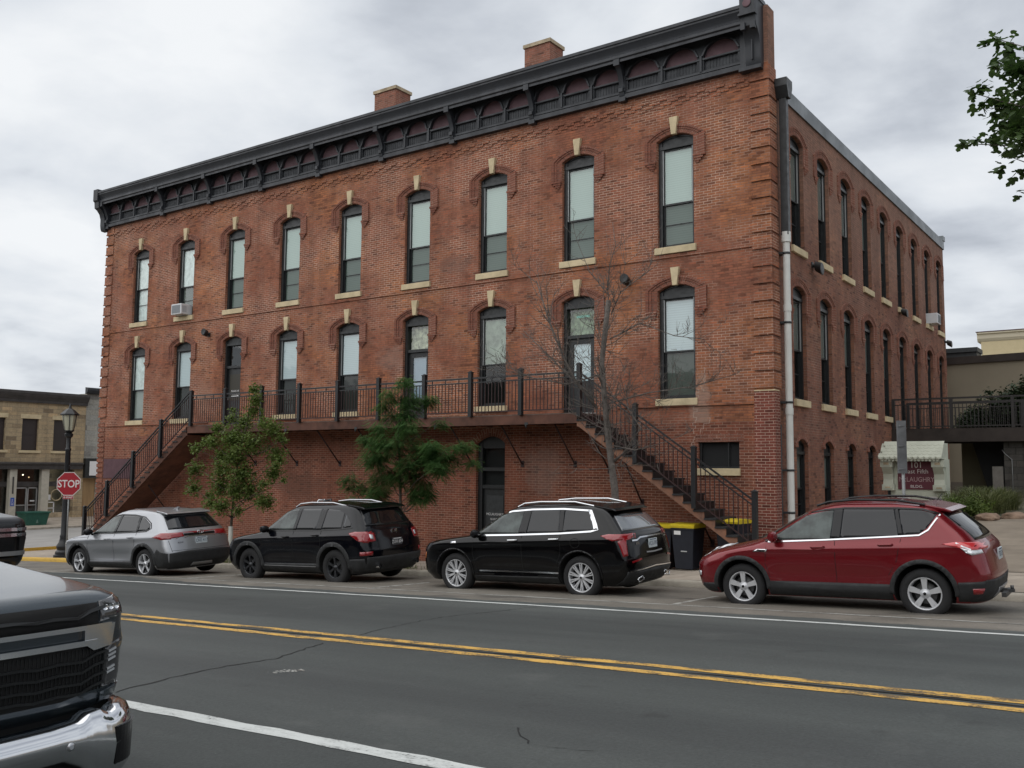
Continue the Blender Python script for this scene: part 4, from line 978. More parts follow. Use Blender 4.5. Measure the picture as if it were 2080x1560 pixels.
# ------------------------------------------------------------ footbridge to the upper level on the right
BG = thing('footbridge', 'dark brown footbridge with metal railing joining the side wall to the planted bank', 'footbridge', (27.6, 11.9, 4.2))
mat('bridge_brown', (.030, .022, .018), .7, var=.3, scale=2); mat('bronze_rail', (.022, .019, .018), .5)
mb = MB(); mb.box(XR, 36, 11.0, 11.08, 3.98, 4.40); mb.box(XR, 36, 11.08, 13.2, 4.25, 4.42); mb.box(XR, 36, 13.12, 13.2, 3.98, 4.40); mb.build('deck', 'bridge_brown', BG)
def railing(x0, x1, y, z, par, xp):
    for x in xp: mb = MB(); mb.box(x-.045, x+.045, y-.045, y+.045, z, z+1.0); mb.build('railing_post', 'bronze_rail', par)
    mb = MB()
    for zz, t in ((.98, .028), (.80, .015), (.08, .018)): mb.box(x0, x1, y-t, y+t, z+zz-t, z+zz+t)
    x = x0+.05
    while x < x1: mb.box(x-.009, x+.009, y-.009, y+.009, z+.08, z+.8); x += .115
    mb.build('railing_panel', 'bronze_rail', par)
railing(XR+.05, 29.4, 11.04, 4.4, BG, (25.86, 27.62, 29.38)); railing(29.4, 36, 11.04, 4.4, BG, (31.2, 33, 34.8)); railing(XR+.05, 36, 13.1, 4.4, BG, (25.86, 29.4, 33))
mb = MB(); mb.box(29.05, 29.60, 11.3, 12.6, 1.2, 3.98); mb.build('pier', 'block_grey', BG) if 'block_grey' in MATS else mb.build('pier', brick_mat('block_grey', (.10, .095, .085), (.075, .07, .065), (.06, .06, .055), (.06, .055, .05), (.05, .05, .045), bw=.4, bh=.2, ms=.01), BG)
mb = MB(); mb.box(29.60, 37, 11.35, 11.55, 1.0, 3.98); mb.build('abutment', 'brick_abut', BG) if 'brick_abut' in MATS else mb.build('abutment', brick_mat('brick_abut', (.085, .06, .05), (.06, .045, .04), (.05, .04, .035), (.07, .06, .05), (.06, .05, .04)), BG)
# boards / stair hanging underneath
mb = MB(); mb.prism([(28.0, 3.98), (29.05, 3.98), (29.05, 1.6), (28.65, 1.6)], lambda u, v, d: (u, d, v), 12.3, 12.6); mb.build('under_panel', 'interior_dark', BG)
mb = MB(); mb.box(28.72, 29.02, 11.2, 11.25, 1.7, 3.2); tag(mb.build('low_post', mat('grey_post', (.15, .14, .125), .85, var=.2), loc=(28.87, 11.2, 1.7)), 'pale grey concrete stub wall under the footbridge beside its pier', 'post')
mb = MB(); mb.lathe([(0, -.1), (.1, -.06), (.12, .0), (.1, .07), (0, .1)], lambda a, b_, h: (28.7+a, 11.0+b_, 2.35+h), 14); tag(mb.build('globe_lamp', mat('lamp_white', (.6, .6, .62), .4), loc=(28.7, 11, 2.35)), 'small white globe fitting on the dark wall under the footbridge', 'lamp')
mb = MB(); mb.box(29.18, 29.32, 11.22, 11.3, 1.75, 1.98); tag(mb.build('outlet_box', 'pvc_white', loc=(29.25, 11.25, 1.8), bevel=.01), 'small white electrical outlet box on the footbridge pier', 'outlet box')
mb = MB(); mb.tube([(29.0, 11.28, 3.72), (29.08, 11.27, 3.6), (29.27, 11.27, 3.42), (29.27, 11.27, 1.98)], .012, 6); tag(mb.build('electrical_conduit', 'galvanized', loc=(29.27, 11.27, 1.98)), 'thin bent metal conduit running down the footbridge pier', 'conduit')
# ------------------------------------------------------------ buildings behind on the right
BB = thing('stucco_building', 'long low tan stucco building with dark brown roof edge behind the footbridge', 'building', (33, 22, 1))
mat('tan_stucco', (.235, .205, .150), .9, var=.06, scale=.6, bump=.1); mat('tan_dark', (.14, .12, .10), .9, var=.1); mat('cream_stucco', (.56, .47, .29), .85, var=.04); mat('cream_trim', (.60, .54, .41), .8)
A, B = (22.0, 22.6), (60.0, 17.5)
def slab(A, B, t, z0, z1, off=0):
    d = Vector((B[0]-A[0], B[1]-A[1], 0)).normalized(); n = Vector((d.y, -d.x, 0)); a = Vector((*A, 0))+n*off; b_ = Vector((*B, 0))+n*off; c = b_-n*t; e = a-n*t
    return [(p.x, p.y, z) for z in (z0, z1) for p in (a, b_, c, e)]
mb = MB(); mb.hexa(slab(A, B, 12, .5, 7.62)); mb.build('wall', 'tan_stucco', BB)
mb = MB(); mb.hexa(slab(A, B, 12.2, 7.62, 7.92, .1)); mb.build('roof_edge', 'bridge_brown', BB)
mb = MB(); mb.hexa(slab(A, B, .1, .5, 2.6, .03)); mb.build('base_band', 'tan_dark', BB)
mb = MB(); mb.box(24.9, 26.3, 24.5, 25.7, 7.9, 8.52); mb.box(24.85, 26.35, 24.4, 25.8, 8.4, 8.6); tag(mb.build('rooftop_unit', 'dark_trim', loc=(25.6, 25, 7.9)), 'low dark rooftop air handler on the tan stucco building', 'rooftop unit')
CB = thing('cream_building', 'taller cream building with pale cornice rising behind the tan stucco building', 'building', (30, 45, 1))
mb = MB(); mb.box(23.35, 60, 45, 60, 0, 11.45); mb.build('wall', 'cream_stucco', CB)
mb = MB(); mb.prism([(45.0, 11.4), (44.95, 11.45), (44.85, 11.6), (44.82, 11.85), (44.7, 11.9), (44.7, 12.0), (60.2, 12.0), (60.2, 11.4)], lambda u, v, xx: (xx, u, v), 23.15, 60.2); mb.build('cornice', 'cream_trim', CB)
mb = MB(); mb.box(23.1, 60.2, 44.65, 60.2, 12.0, 12.04); mb.build('roof_cap', 'maroon_board', CB)
# ------------------------------------------------------------ stone buildings across the side street
def stone_mat(name, c1, c2, dk, mo, bw, bh):
    return brick_mat(name, c1, c2, dk, mo, tuple(.8*x for x in mo), bw=bw, bh=bh, ms=.012, sootiness=.5)
stone_mat('tan_stone', (.46, .36, .225), (.37, .29, .185), (.26, .21, .145), (.33, .28, .20), .62, .25)
stone_mat('white_stone', (.40, .39, .35), (.30, .30, .275), (.22, .22, .20), (.33, .32, .28), .7, .33)
XB = -23.0; WB = lambda u, v, d: (XB-d, u, v)
SBD = thing('stone_building', 'tan limestone two storey shop building with dark cornice across the side street', 'building', (XB, 5, -.4))
gz = -.38
def ops(u): return (u-.55, u+.55, [(u, .495, 3.93, 5.83, 0)])
wins = [-5.75, -3.85, -1.95, -.05, 1.95, 3.95, 5.95, 7.93, 9.87]
mb = MB(); wall(mb, WB, -8, 11.42, 3.15, 7.0, [ops(u) for u in wins if 1], depth=.2)
mb.f([WB(-8, 7, 0), WB(11.42, 7, 0), WB(11.42, 7, 14), WB(-8, 7, 14)]); mb.f([WB(11.42, gz, 0), WB(11.42, 7, 0), WB(11.42, 7, 14), WB(11.42, gz, 14)])
mb.box(XB-.3, XB, 10.83, 11.42, gz, 3.15)
mb.build('wall', 'tan_stone', SBD)
for u in wins:
    mb = MB(); pbox(mb, WB, u-.62, u+.62, 5.84, 6.10, -.03, .1); mb.build('lintel', 'limestone', SBD)
    mb = MB(); pbox(mb, WB, u-.66, u+.66, 3.78, 3.92, -.08, .15); mb.build('window_sill', 'limestone', SBD)
    mb = MB(); pbox(mb, WB, u-.495, u+.495, 3.93, 5.83, .15, .17); pbox(mb, WB, u-.495, u+.495, 4.86, 4.90, .13, .15); mb.build('window', 'dark_window', SBD)
mat('dark_window', (.035, .028, .028), .4)
mb = MB(); mb.prism([(0, 6.80), (-.12, 6.80), (-.14, 6.95), (-.30, 7.2), (-.36, 7.34), (-.36, 7.48), (0, 7.52)], lambda u, v, y: (XB-u, y, v), -8.1, 11.45); mb.build('cornice', mat('brown_trim', (.055, .050, .048), .7, var=.2), SBD)
mb = MB(); mb.prism([(0, 2.80), (-.14, 2.80), (-.16, 3.0), (-.26, 3.12), (-.26, 3.2), (0, 3.22)], lambda u, v, y: (XB-u, y, v), -8, 11.3); mb.build('storefront_band', 'brown_trim', SBD)
for y0, y1 in ((-7, -6.6), (-4.8, -4.4), (-2.2, -1.8), (.2, .6), (2.6, 3.0), (4.7, 5.1), (6.86, 7.28), (8.78, 9.24)):
    mb = MB(); mb.box(XB-.3, XB+.02, y0, y1, gz, 2.82); mb.build('pilaster', 'white_stone2', SBD) if 'white_stone2' in MATS else mb.build('pilaster', mat('white_stone2', (.46, .43, .36), .85, var=.12, scale=3), SBD)
mb = MB(); mb.box(XB-.5, XB-.35, -8, 10.83, 1.75, 2.05); mb.box(XB-.5, XB-.3, 9.24, 10.83, gz, .15, 1); mb.build('storefront_transom_bar', ['brown_trim', 'limestone_dirty'], SBD)
mb = MB(); mb.f([(XB-.45, -8, gz), (XB-.45, 11, gz), (XB-.45, 11, 3.1), (XB-.45, -8, 3.1)]); mb.build('shop_glass', 'glass', SBD)
mb = MB(); mb.f([(XB-3.5, -8, gz), (XB-3.5, 11, gz), (XB-3.5, 11, 3.1), (XB-3.5, -8, 3.1)]); mb.f([(XB-3.5, -8, 3.05), (XB-3.5, 11, 3.05), (XB, 11, 3.05), (XB, -8, 3.05)]); mb.build('shop_interior', mat('shop_dark', (.06, .055, .05), .9, var=.5, scale=1.2), SBD)
mb = MB()
for y0, y1 in ((7.30, 8.12), (8.16, 8.76)):
    for a, b_, c, d in ((y0, y0+.06, gz, 1.7), (y1-.06, y1, gz, 1.7), (y0, y1, 1.64, 1.7), (y0, y1, gz, gz+.2), (y0, y1, .62, .67)): mb.box(XB-.44, XB-.38, a, b_, c, d)
mb.build('shop_door', 'storm_metal', SBD)
mb = MB(); mb.box(XB-.43, XB-.41, 8.35, 8.62, .85, .93); mb.box(XB-.43, XB-.41, 9.42, 9.62, .9, 1.25); mb.build('window_stickers', 'white_lettering', SBD)
mb = MB()
for a, b_, c, d in ((9.30, 9.36, .0, .8), (9.8, 9.86, .0, .8), (9.3, 9.86, .75, .8), (9.3, 9.86, .4, .45), (9.3, 9.86, 0, .05)): mb.box(XB-.43, XB-.39, a, b_, c, d)
mb.build('shop_notice_frame', 'white_lettering', SBD)
mb = MB(); P = [(XB-.42, 9.98+.34*cos(a), 1.22+.34*sin(a)) for a in [2*pi*k/20 for k in range(21)]]; mb.tube(P, .035, 6, cap=False); tag(mb.build('wreath', 'limestone', loc=(XB-.42, 9.98, 1.22)), 'pale ring wreath hanging in the shop window behind the stop sign', 'wreath')
for y, z in ((8.25, 2.45), (8.62, 2.30)):
    mb = MB(); mb.lathe([(0, -.05), (.05, 0), (0, .05)], lambda a, b_, h: (XB-1.2+a, y+b_, z+h), 8); tag(mb.build('shop_light', mat('warm_bulb', (1, .9, .7), .5, emit=((1, .85, .6), 3 if z > 2.4 else 1.0)) if z > 2.4 else mat('warm_bulb_dim', (1, .8, .5), .5, emit=((1, .7, .35), .8)), loc=(XB-1.2, y, z)), 'small white bulb glowing inside the stone shop' if z > 2.4 else 'dimmer yellow bulb inside the stone shop beside the white one', 'light', 'lights inside the shop')
# access sign on a pilaster
mb = MB(); mb.box(XB+.02, XB+.035, 6.96, 7.18, .62, 1.12); mb.box(XB+.035, XB+.037, 7.02, 7.12, .98, 1.0, 1)
P = [(XB+.04, 7.05, 1.02), (XB+.04, 7.05, .87), (XB+.04, 7.11, .87), (XB+.04, 7.13, .78)]; mb.tube(P, .012, 4, 1); mb.tube([(XB+.04, 7.06+.055*cos(a), .82+.055*sin(a)) for a in [pi*.6+k*.45 for k in range(11)]], .01, 4, 1)
for k, zz in enumerate((.72, .68)): mb.box(XB+.035, XB+.037, 7.0, 7.14, zz, zz+.02, 1)
tag(mb.build('access_sign', [mat('sign_blue', (.03, .09, .42), .5), 'sign_white'], loc=(XB, 7.07, .62)), 'blue wheelchair access parking sign on the pale pilaster', 'sign')
mb = MB(); mb.box(XB+.02, XB+.05, 7.02, 7.10, 1.35, 2.35); tag(mb.build('banner_pole', 'brown_trim', loc=(XB, 7.05, 1.35)), 'narrow dark vertical panel on the pale pilaster above the blue sign', 'banner')
NB = thing('white_stone_building', 'pale white stone building with grey cornice partly hidden behind the brick corner', 'building', (XB, 14, -.4))
mb = MB(); mb.box(XB-14, XB-.02, 11.44, 26, 2.25, 7.6); mb.box(XB-14, XB-.02, 12.3, 26, gz, 2.25); mb.build('wall', 'white_stone', NB)
mb = MB(); mb.box(XB-.6, XB-.1, 11.44, 12.3, gz, 2.25); mb.build('wood_panel', mat('tan_wood', (.30, .19, .09), .7, var=.2, scale=2, streak=.2), NB)
mb = MB(); mb.prism([(0, 7.58), (-.2, 7.62), (-.3, 7.8), (-.3, 7.95), (0, 8.0)], lambda u, v, y: (XB-u, y, v), 11.3, 26); mb.build('cornice', 'cornice_gray', NB)
mb = MB(); mb.box(XB, XB+.25, 11.4, 14.0, 2.28, 3.5); mb.box(XB+.25, XB+.27, 11.68, 13.7, 2.42, 3.32, 1); tag(mb.build('sign_box', ['frame_black', 'white_lettering'], loc=(XB, 12.7, 2.28)), 'black framed blank white sign box on the pale stone building', 'sign')
for k, yy in enumerate((12.9,)):
    mb = MB(); mb.box(XB-.04, XB+.02, yy, yy+1.6, gz, 2.1); mb.build('shop_door', 'frame_black', NB)
# green planter/dumpster
DP = thing('street_bin', 'green tapered refuse container on the far sidewalk in front of the stone shop', 'bin', (-20.9, 7.3, -.6))
mb = MB(); mb.hexa([(-21.4, 6.75, -.52), (-20.6, 6.75, -.52), (-20.6, 7.88, -.52), (-21.4, 7.88, -.52), (-21.5, 6.62, .26), (-20.5, 6.62, .26), (-20.5, 8.02, .26), (-21.5, 8.02, .26)])
mb.prism([(7.25, -.3), (7.41, -.3), (7.33, -.02)], lambda u, v, w_: (w_, u, v), -20.58, -20.54, 1); mb.build('tub', [mat('bin_green', (.012, .085, .060), .5, var=.15), mat('pale_green', (.10, .18, .15), .6)], DP, bevel=.02)
mb = MB(); mb.box(-21.55, -20.45, 6.58, 8.06, .26, .36); mb.build('rim', 'bin_green', DP, bevel=.02)
# ------------------------------------------------------------ vehicles
def car_paint(name, col, flake=0, rough=.28, spec=.5):
    m = mat(name, col, rough, metal=flake, spec=spec, coat=.65 if max(col) > .02 else .2)
    return m
car_paint('paint_silver', (.36, .37, .39), .8, .36); car_paint('paint_black', (.002, .002, .0025), 0, .12, .3); car_paint('paint_black_cherry', (.002, .0025, .0045), 0, .14, .3)
car_paint('paint_red', (.17, .006, .011), .4, .24); car_paint('paint_slate', (.040, .052, .062), .55, .25)
mat('car_glass', (.006, .007, .008), .03, spec=.5, bump=.12, bscale=1.6); mat('car_glass_light', (.085, .105, .10), .03, spec=.5, col2=(.010, .012, .012), scale=3.2, bump=.12, bscale=1.6)  # light variant: pale mottled base imitates reflections and the cabin behind
mat('privacy_glass', (.008, .009, .011), .03, spec=.55, bump=.15, bscale=1.6)
mat('cladding', (.016, .017, .018), .62, var=.15, scale=8); mat('gloss_black', (.005, .005, .006), .25, spec=.4)
mat('chrome', (.72, .73, .75), .12, metal=1); mat('satin_metal', (.50, .51, .53), .3, metal=.9); mat('tyre', (.016, .016, .017), .85, bump=.15, bscale=60)
mat('alloy_bright', (.62, .63, .65), .32, metal=.4); mat('alloy_dark', (.045, .047, .052), .35, metal=.6); mat('brake_disc', (.10, .10, .10), .5, metal=.6); mat('wheel_void', (.006, .006, .006), .9)
mat('lamp_red', (.24, .006, .010), .12, coat=1); mat('lamp_red_bright', (.50, .035, .04), .12, coat=1); mat('lamp_clear', (.62, .64, .66), .08, metal=.4, coat=1); mat('lamp_amber', (.55, .16, .03), .15, coat=1)
mat('seam', (.003, .003, .003), .9); mat('plate_light', (.50, .56, .58), .5); mat('plate_dark', (.04, .04, .045), .5); mat('plate_ink', (.03, .05, .12), .6)
mat('dash_gray', (.05, .052, .055), .6)
def gaps(c, root, paths, wd=.007):
    for side in 'LR':
        for p in paths: mb = MB(); c.strip(mb, p, side, wd, .0015); mb.build('panel_gap', 'seam', root)
class Car:
    def __init__(s, **k):
        s.__dict__.update(k); s.n = 3.0
    def w(s, z): return lerp_tab(s.W, z)
    def xf(s, z): return lerp_tab(s.XF, z)
    def xr(s, z): return lerp_tab(s.XRR, z)
    def Lf(s, z): return lerp_tab(s.LF, z)
    def Lr(s, z): return lerp_tab(s.LR, z)
    def bump(s, x, z):
        b = 0
        for xw in (-s.wb/2, s.wb/2):
            r = math.hypot(x-xw, z-s.R); b += s.flare*math.exp(-((r-s.R-.07)/.12)**2) if z > .25 else 0
        # shoulder crease and hollow in the doors
        zs = s.crease+.035*(x+1)
        b += .022*math.exp(-((z-zs)/.045)**2)*(1 if z < s.belt+.05 else 0)
        b -= s.hollow*math.exp(-((z-(.55 if s.hollow else .5))/.14)**2)*math.exp(-(x/ (s.wb*.36))**4)
        b += .02*math.exp(-((z-.36)/.06)**2)*math.exp(-(x/(s.wb*.42))**4)
        return b
    def yside(s, x, z):
        w = s.w(z); a = s.xf(z)+s.Lf(z); b = s.xr(z)-s.Lr(z); k = 1
        if x < a: u = min(1, (a-x)/s.Lf(z)); k = max(0, 1-u**s.n)**(1/s.n)
        if x > b: u = min(1, (x-b)/s.Lr(z)); k = min(k, max(0, 1-u**s.n)**(1/s.n))
        return k*w+s.bump(x, z)*k**4
    def xrear(s, y, z):
        w = s.w(z)+.0; u = min(1, abs(y)/w); return s.xr(z)-s.Lr(z)*(1-max(0, 1-u**s.n)**(1/s.n))
    def xfront(s, y, z):
        w = s.w(z); u = min(1, abs(y)/w); return s.xf(z)+s.Lf(z)*(1-max(0, 1-u**s.n)**(1/s.n))
    def body(s, root):
        zs = s.ZS; mb = MB(); bm = mb.bm; rings = []
        for z in zs:
            w, xf, xr, Lf, Lr = s.w(z), s.xf(z), s.xr(z), s.Lf(z), s.Lr(z); half = []
            nf = 14
            for i in range(nf+1):
                t = pi/2*i/nf; half.append((xf+Lf*(1-cos(t)**(2/s.n)), w*sin(t)**(2/s.n)))
            a, b = xf+Lf, xr-Lr; ns = 44
            for i in range(1, ns): half.append((a+(b-a)*i/ns, w))
            for i in range(nf, -1, -1):
                t = pi/2*i/nf; half.append((xr-Lr*(1-cos(t)**(2/s.n)), w*sin(t)**(2/s.n)))
            P = []
            for x, y in half: P.append((x, -(y+s.bump(x, z)*min(1, y/w)**4), z))
            for x, y in half[-2:0:-1]: P.append((x, (y+s.bump(x, z)*min(1, y/w)**4), z))
            rings.append([bm.verts.new(p) for p in P])
        n = len(rings[0])
        for A, B in zip(rings, rings[1:]):
            for k in range(n): bm.faces.new([A[k], A[(k+1) % n], B[(k+1) % n], B[k]])
        bm.faces.new(rings[0][::-1])
        h = len(half); T = rings[-1]
        for k in range(h-1):
            a_, b_, c_, d_ = T[k], T[k+1], T[(n-k-1) % n], T[(n-k) % n]
            try: bm.faces.new(list(dict.fromkeys([a_, b_, c_, d_])))
            except ValueError: pass
        bmesh.ops.recalc_face_normals(bm, faces=bm.faces)
        me = bpy.data.meshes.new('tmp'); bm.to_mesh(me); bo = bpy.data.objects.new('tmp', me); COL.objects.link(bo)
        # wheel wells
        cb = bmesh.new()
        for xw in (-s.wb/2, s.wb/2):
            for sy in (-1, 1):
                rings2 = []
                for yy in (sy*(s.wmax+.3), sy*(s.wmax-.34)):
                    rings2.append([cb.verts.new((xw+(s.R+.065)*cos(2*pi*k/36), yy, s.R+.02+(s.R+.06)*sin(2*pi*k/36))) for k in range(36)])
                for k in range(36): cb.faces.new([rings2[0][k], rings2[0][(k+1) % 36], rings2[1][(k+1) % 36], rings2[1][k]])
                cb.faces.new(rings2[0]); cb.faces.new(rings2[1][::-1])
        bmesh.ops.recalc_face_normals(cb, faces=cb.faces); cm = bpy.data.meshes.new('cut'); cb.to_mesh(cm); cb.free(); co = bpy.data.objects.new('cut', cm); COL.objects.link(co)
        md = bo.modifiers.new('b', 'BOOLEAN'); md.operation = 'DIFFERENCE'; md.object = co; md.solver = 'EXACT'
        dg = bpy.context.evaluated_depsgraph_get(); nm = bpy.data.meshes.new_from_object(bo.evaluated_get(dg)); nm.name = 'body'
        bpy.data.objects.remove(bo); bpy.data.objects.remove(co); bm.free()
        nm.materials.clear(); nm.materials.append(MATS[s.paint]); nm.materials.append(MATS['wheel_void'])
        for p in nm.polygons:
            c = p.center
            p.material_index = 0
            if abs(c.y) < s.wmax-.30 and any(math.hypot(c.x-xw, c.z-s.R) < s.R+.09 for xw in (-s.wb/2, s.wb/2)) : p.material_index = 1
            nrm = p.normal
            for xw in (-s.wb/2, s.wb/2):
                r = math.hypot(c.x-xw, c.z-s.R-.02)
                if abs(r-s.R-.06) < .012 and abs(nrm.y) < .5: p.material_index = 1
            if c.z < s.ZS[0]+.01: p.material_index = 1
        nm.polygons.foreach_set('use_smooth', [True]*len(nm.polygons)); nm.set_sharp_from_angle(angle=rad(38))
        o = bpy.data.objects.new('body', nm); COL.objects.link(o); o.parent = root
        return o
    def patch(s, mb, poly, where, off=.004, mi=0, cell=.05, thick=.012):
        """poly in (x,z) for 'L'/'R', (y,z) for 'B' back /'F' front, laid on the body surface"""
        def P(u, v, o):
            if where == 'L': return (u, -(s.yside(u, v)+o), v)
            if where == 'R': return (u, (s.yside(u, v)+o), v)
            if where == 'B': return (s.xrear(u, v)+o, u, v)
            if where == 'F': return (s.xfront(u, v)-o, u, v)
        t = bmesh.new(); vs = [t.verts.new((u, v, 0)) for u, v in poly]; t.faces.new(vs); bmesh.ops.triangulate(t, faces=t.faces[:])
        us = [p[0] for p in poly]; vv = [p[1] for p in poly]
        for ax, lo, hi in ((0, min(us), max(us)), (1, min(vv), max(vv))):
            n = int((hi-lo)/cell)+1
            for k in range(1, n):
                c = [0, 0, 0]; c[ax] = lo+(hi-lo)*k/n; no = [0, 0, 0]; no[ax] = 1
                bmesh.ops.bisect_plane(t, geom=t.verts[:]+t.edges[:]+t.faces[:], plane_co=c, plane_no=no)
        mp = {}
        for v in t.verts: mp[v.index if 0 else v] = mb.bm.verts.new(P(v.co.x, v.co.y, off))
        for f in t.faces:
            q = mb.bm.faces.new([mp[v] for v in f.verts]); q.material_index = mi; q.smooth = True
        low = {}
        for e in t.edges:
            if len(e.link_faces) == 1:
                a, b = e.verts
                for v in (a, b):
                    if v not in low: low[v] = mb.bm.verts.new(P(v.co.x, v.co.y, off-thick))
                q = mb.bm.faces.new([mp[a], mp[b], low[b], low[a]]); q.material_index = mi
        t.free()
    def strip(s, mb, path, where, wd=.02, off=.008, mi=0):
        n = len(path); L = []; R_ = []
        sub = []
        for (a, b) in zip(path, path[1:]):
            m_ = max(1, int(math.dist(a, b)/.08))
            for k in range(m_): sub.append((a[0]+(b[0]-a[0])*k/m_, a[1]+(b[1]-a[1])*k/m_))
        sub.append(path[-1]); path = sub; n = len(path)
        for i, p in enumerate(path):
            a = path[max(0, i-1)]; b = path[min(n-1, i+1)]; dx, dz = b[0]-a[0], b[1]-a[1]; l = math.hypot(dx, dz) or 1; nx, nz = -dz/l*wd/2, dx/l*wd/2
            L.append((p[0]+nx, p[1]+nz)); R_.append((p[0]-nx, p[1]-nz))
        def P(u, v, o):
            if where == 'L': return (u, -(s.yside(u, v)+o), v)
            if where == 'R': return (u, (s.yside(u, v)+o), v)
            if where == 'B': return (s.xrear(u, v)+o, u, v)
            return (s.xfront(u, v)-o, u, v)
        for i in range(n-1):
            q = [P(*L[i], off), P(*L[i+1], off), P(*R_[i+1], off), P(*R_[i], off)]; mb.f(q, mi)
            for A in (L, R_): mb.f([P(*A[i], off), P(*A[i+1], off), P(*A[i+1], off-.012), P(*A[i], off-.012)], mi)
    def both(s, name, polys, m, root, off=.004, strips=(), wd=.02):
        for side in 'LR':
            for p in polys: mb = MB(); s.patch(mb, p, side, off); mb.build(name, m, root)
            for p in strips: mb = MB(); s.strip(mb, p, side, wd, off); mb.build(name, m, root)
    def wheel(s, root, x, sy, style, mrim):
        y0 = sy*(s.wmax-.035); R = s.R; Rr = s.rim; wd = .22
        Fy = lambda a, b_, h: (x+a, y0-sy*h, R+b_)
        mb = MB(); mb.lathe([(Rr, .01), (Rr+.012, -.004), (R-.05, .0), (R-.012, .022), (R, .055), (R, wd-.055), (R-.012, wd-.02), (R-.05, wd), (Rr, wd-.01)], Fy, 40)
        # tread grooves stay in the material
        wo = mb.build('wheel', 'tyre', root)
        mb = MB(); mb.lathe([(Rr, .012), (Rr-.012, .008), (Rr-.022, .03), (Rr-.03, wd-.04)], Fy, 40)
        hub = .055; n = {'star5': 5, 'swirl': 5, 'multi': 10, 'six': 6}[style]
        def spoke(a0, a1, r0, r1, w0, w1, d0, d1, mi=0):
            c0, s0, c1, s1 = cos(a0), sin(a0), cos(a1), sin(a1)
            pts = []
            for (cc, ss, r, w_, d) in ((c0, s0, r0, w0, d0), (c1, s1, r1, w1, d1)):
                for sg in (-1, 1): pts.append((r*cc-ss*w_*sg, r*ss+cc*w_*sg, d))
            A = [Fy(*p) for p in pts]; B = [Fy(p[0]*1.0, p[1]*1.0, p[2]+.035) for p in pts]
            mb.hexa([A[0], A[1], A[3], A[2], B[0], B[1], B[3], B[2]], mi)
        for k in range(n):
            a = 2*pi*k/n+.3*(k*0)+pi/2
            if style == 'star5':
                for dl in (-.02, .02): spoke(a+dl*1.5, a+dl*6, .05, Rr-.015, .026, .017, .035, .015)
                spoke(a, a, .05, Rr-.02, .022, .03, .04, .022, 0)
            elif style == 'multi':
                for dl in (-.065, .065): spoke(a+dl, a+dl*1.35, .05, Rr-.012, .011, .010, .03, .012)
            elif style == 'swirl':
                spoke(a, a+.16, .04, Rr-.012, .014, .034, .03, .012); spoke(a+.0, a+.42, .06, Rr-.012, .016, .012, .035, .016, 1)
            else:
                spoke(a, a, .04, Rr-.012, .024, .02, .03, .012); spoke(a+.13, a+.2, .09, Rr-.012, .008, .012, .035, .02)
        mb.lathe([(0, .012), (.03, .012), (.034, .018), (hub+.012, .03), (hub+.02, .06)], Fy, 20)
        mb.lathe([(0, .010), (.022, .010), (.024, .013)], Fy, 14, 1)
        for k in range(5): a = 2*pi*k/5+pi/2+.6; mb.tube([Fy(.045*cos(a), .045*sin(a), .028), Fy(.045*cos(a), .045*sin(a), .05)], .008, 6, 1)
        mb.build('rim', [mrim, 'gloss_black'], wo, recalc=True)
        mb = MB(); mb.lathe([(0, .10), (.15, .10), (.155, .12), (0, .125)], Fy, 24); mb.lathe([(0, .135), (Rr-.02, .135), (Rr-.02, .14)], Fy, 24, 1)
        mb.build('brake_disc', ['brake_disc', 'wheel_void'], wo)
    def finish(s, root):
        for x in (-s.wb/2, s.wb/2):
            for sy in (-1, 1): s.wheel(root, x, sy, s.style, s.mrim)
        mb = MB(); mb.box(-s.wb/2-.3, s.wb/2+.35, -.62, .62, .20, .34); mb.box(-s.wb/2-.06, -s.wb/2+.06, -.7, .7, s.R-.05, s.R+.05); mb.box(s.wb/2-.06, s.wb/2+.06, -.7, .7, s.R-.05, s.R+.05)
        mb.build('underbody', 'wheel_void', root)
    def mirror(s, root, x, z, m='gloss_black', sz=1):
        for sy in (-1, 1):
            y = sy*(s.yside(x+.1, z)+.02); mb = MB(); prof = [(.0, -.10), (.055, -.095), (.08, -.04), (.085, .03), (.06, .085), (0, .095)]
            mb.lathe([(max(.001, r*.95*sz), h*1.1*sz) for r, h in prof], lambda a, b_, h: (x+a*.9, y+sy*(.10+h), z+.04+b_*1.05), 14)
            mb.box(x-.03, x+.06, min(y, y-sy*.06), max(y+sy*.05, y), z-.05, z-.0)
            mb.build('side_mirror', m, root, auto=40)
    def handles(s, root, pts, m):
        for (x, z) in pts:
            for sy, W_ in ((-1, 'L'), (1, 'R')):
                mb = MB(); y = s.yside(x, z); mb.tube([(x-.10, sy*(y+.005), z), (x-.085, sy*(y+.035), z+.004), (x+.085, sy*(y+.035), z+.010), (x+.10, sy*(y+.005), z+.010)], .014, 6)
                mb.build('door_handle', m, root, auto=50)
    def plate(s, root, y, z, txt, light=True, tilt=.0):
        mb = MB(); x = s.xrear(y, z)+.022; mb.box(x-.02, x, y-.155, y+.155, z-.08, z+.08)
        text_mesh(mb, txt, .105, lambda a, b_: (x+.003, y+a, z-.008+b_), 1, squeeze=.85)
        mb.box(x, x+.002, y-.12, y+.12, z+.055, z+.068, 1)
        mb.build('licence_plate', ['plate_light', 'plate_ink'] if light else ['plate_dark', 'white_lettering'], root)
def arch_ring(xw, R, t0, t1, a0=-.1, a1=pi+.1, n=22):
    return [(xw+(R+t1)*cos(a), R+.02+(R+t1)*sin(a)) for a in [a0+(a1-a0)*k/n for k in range(n+1)]]+[(xw+(R+t0)*cos(a), R+.02+(R+t0)*sin(a)) for a in [a1-(a1-a0)*k/n for k in range(n+1)]]
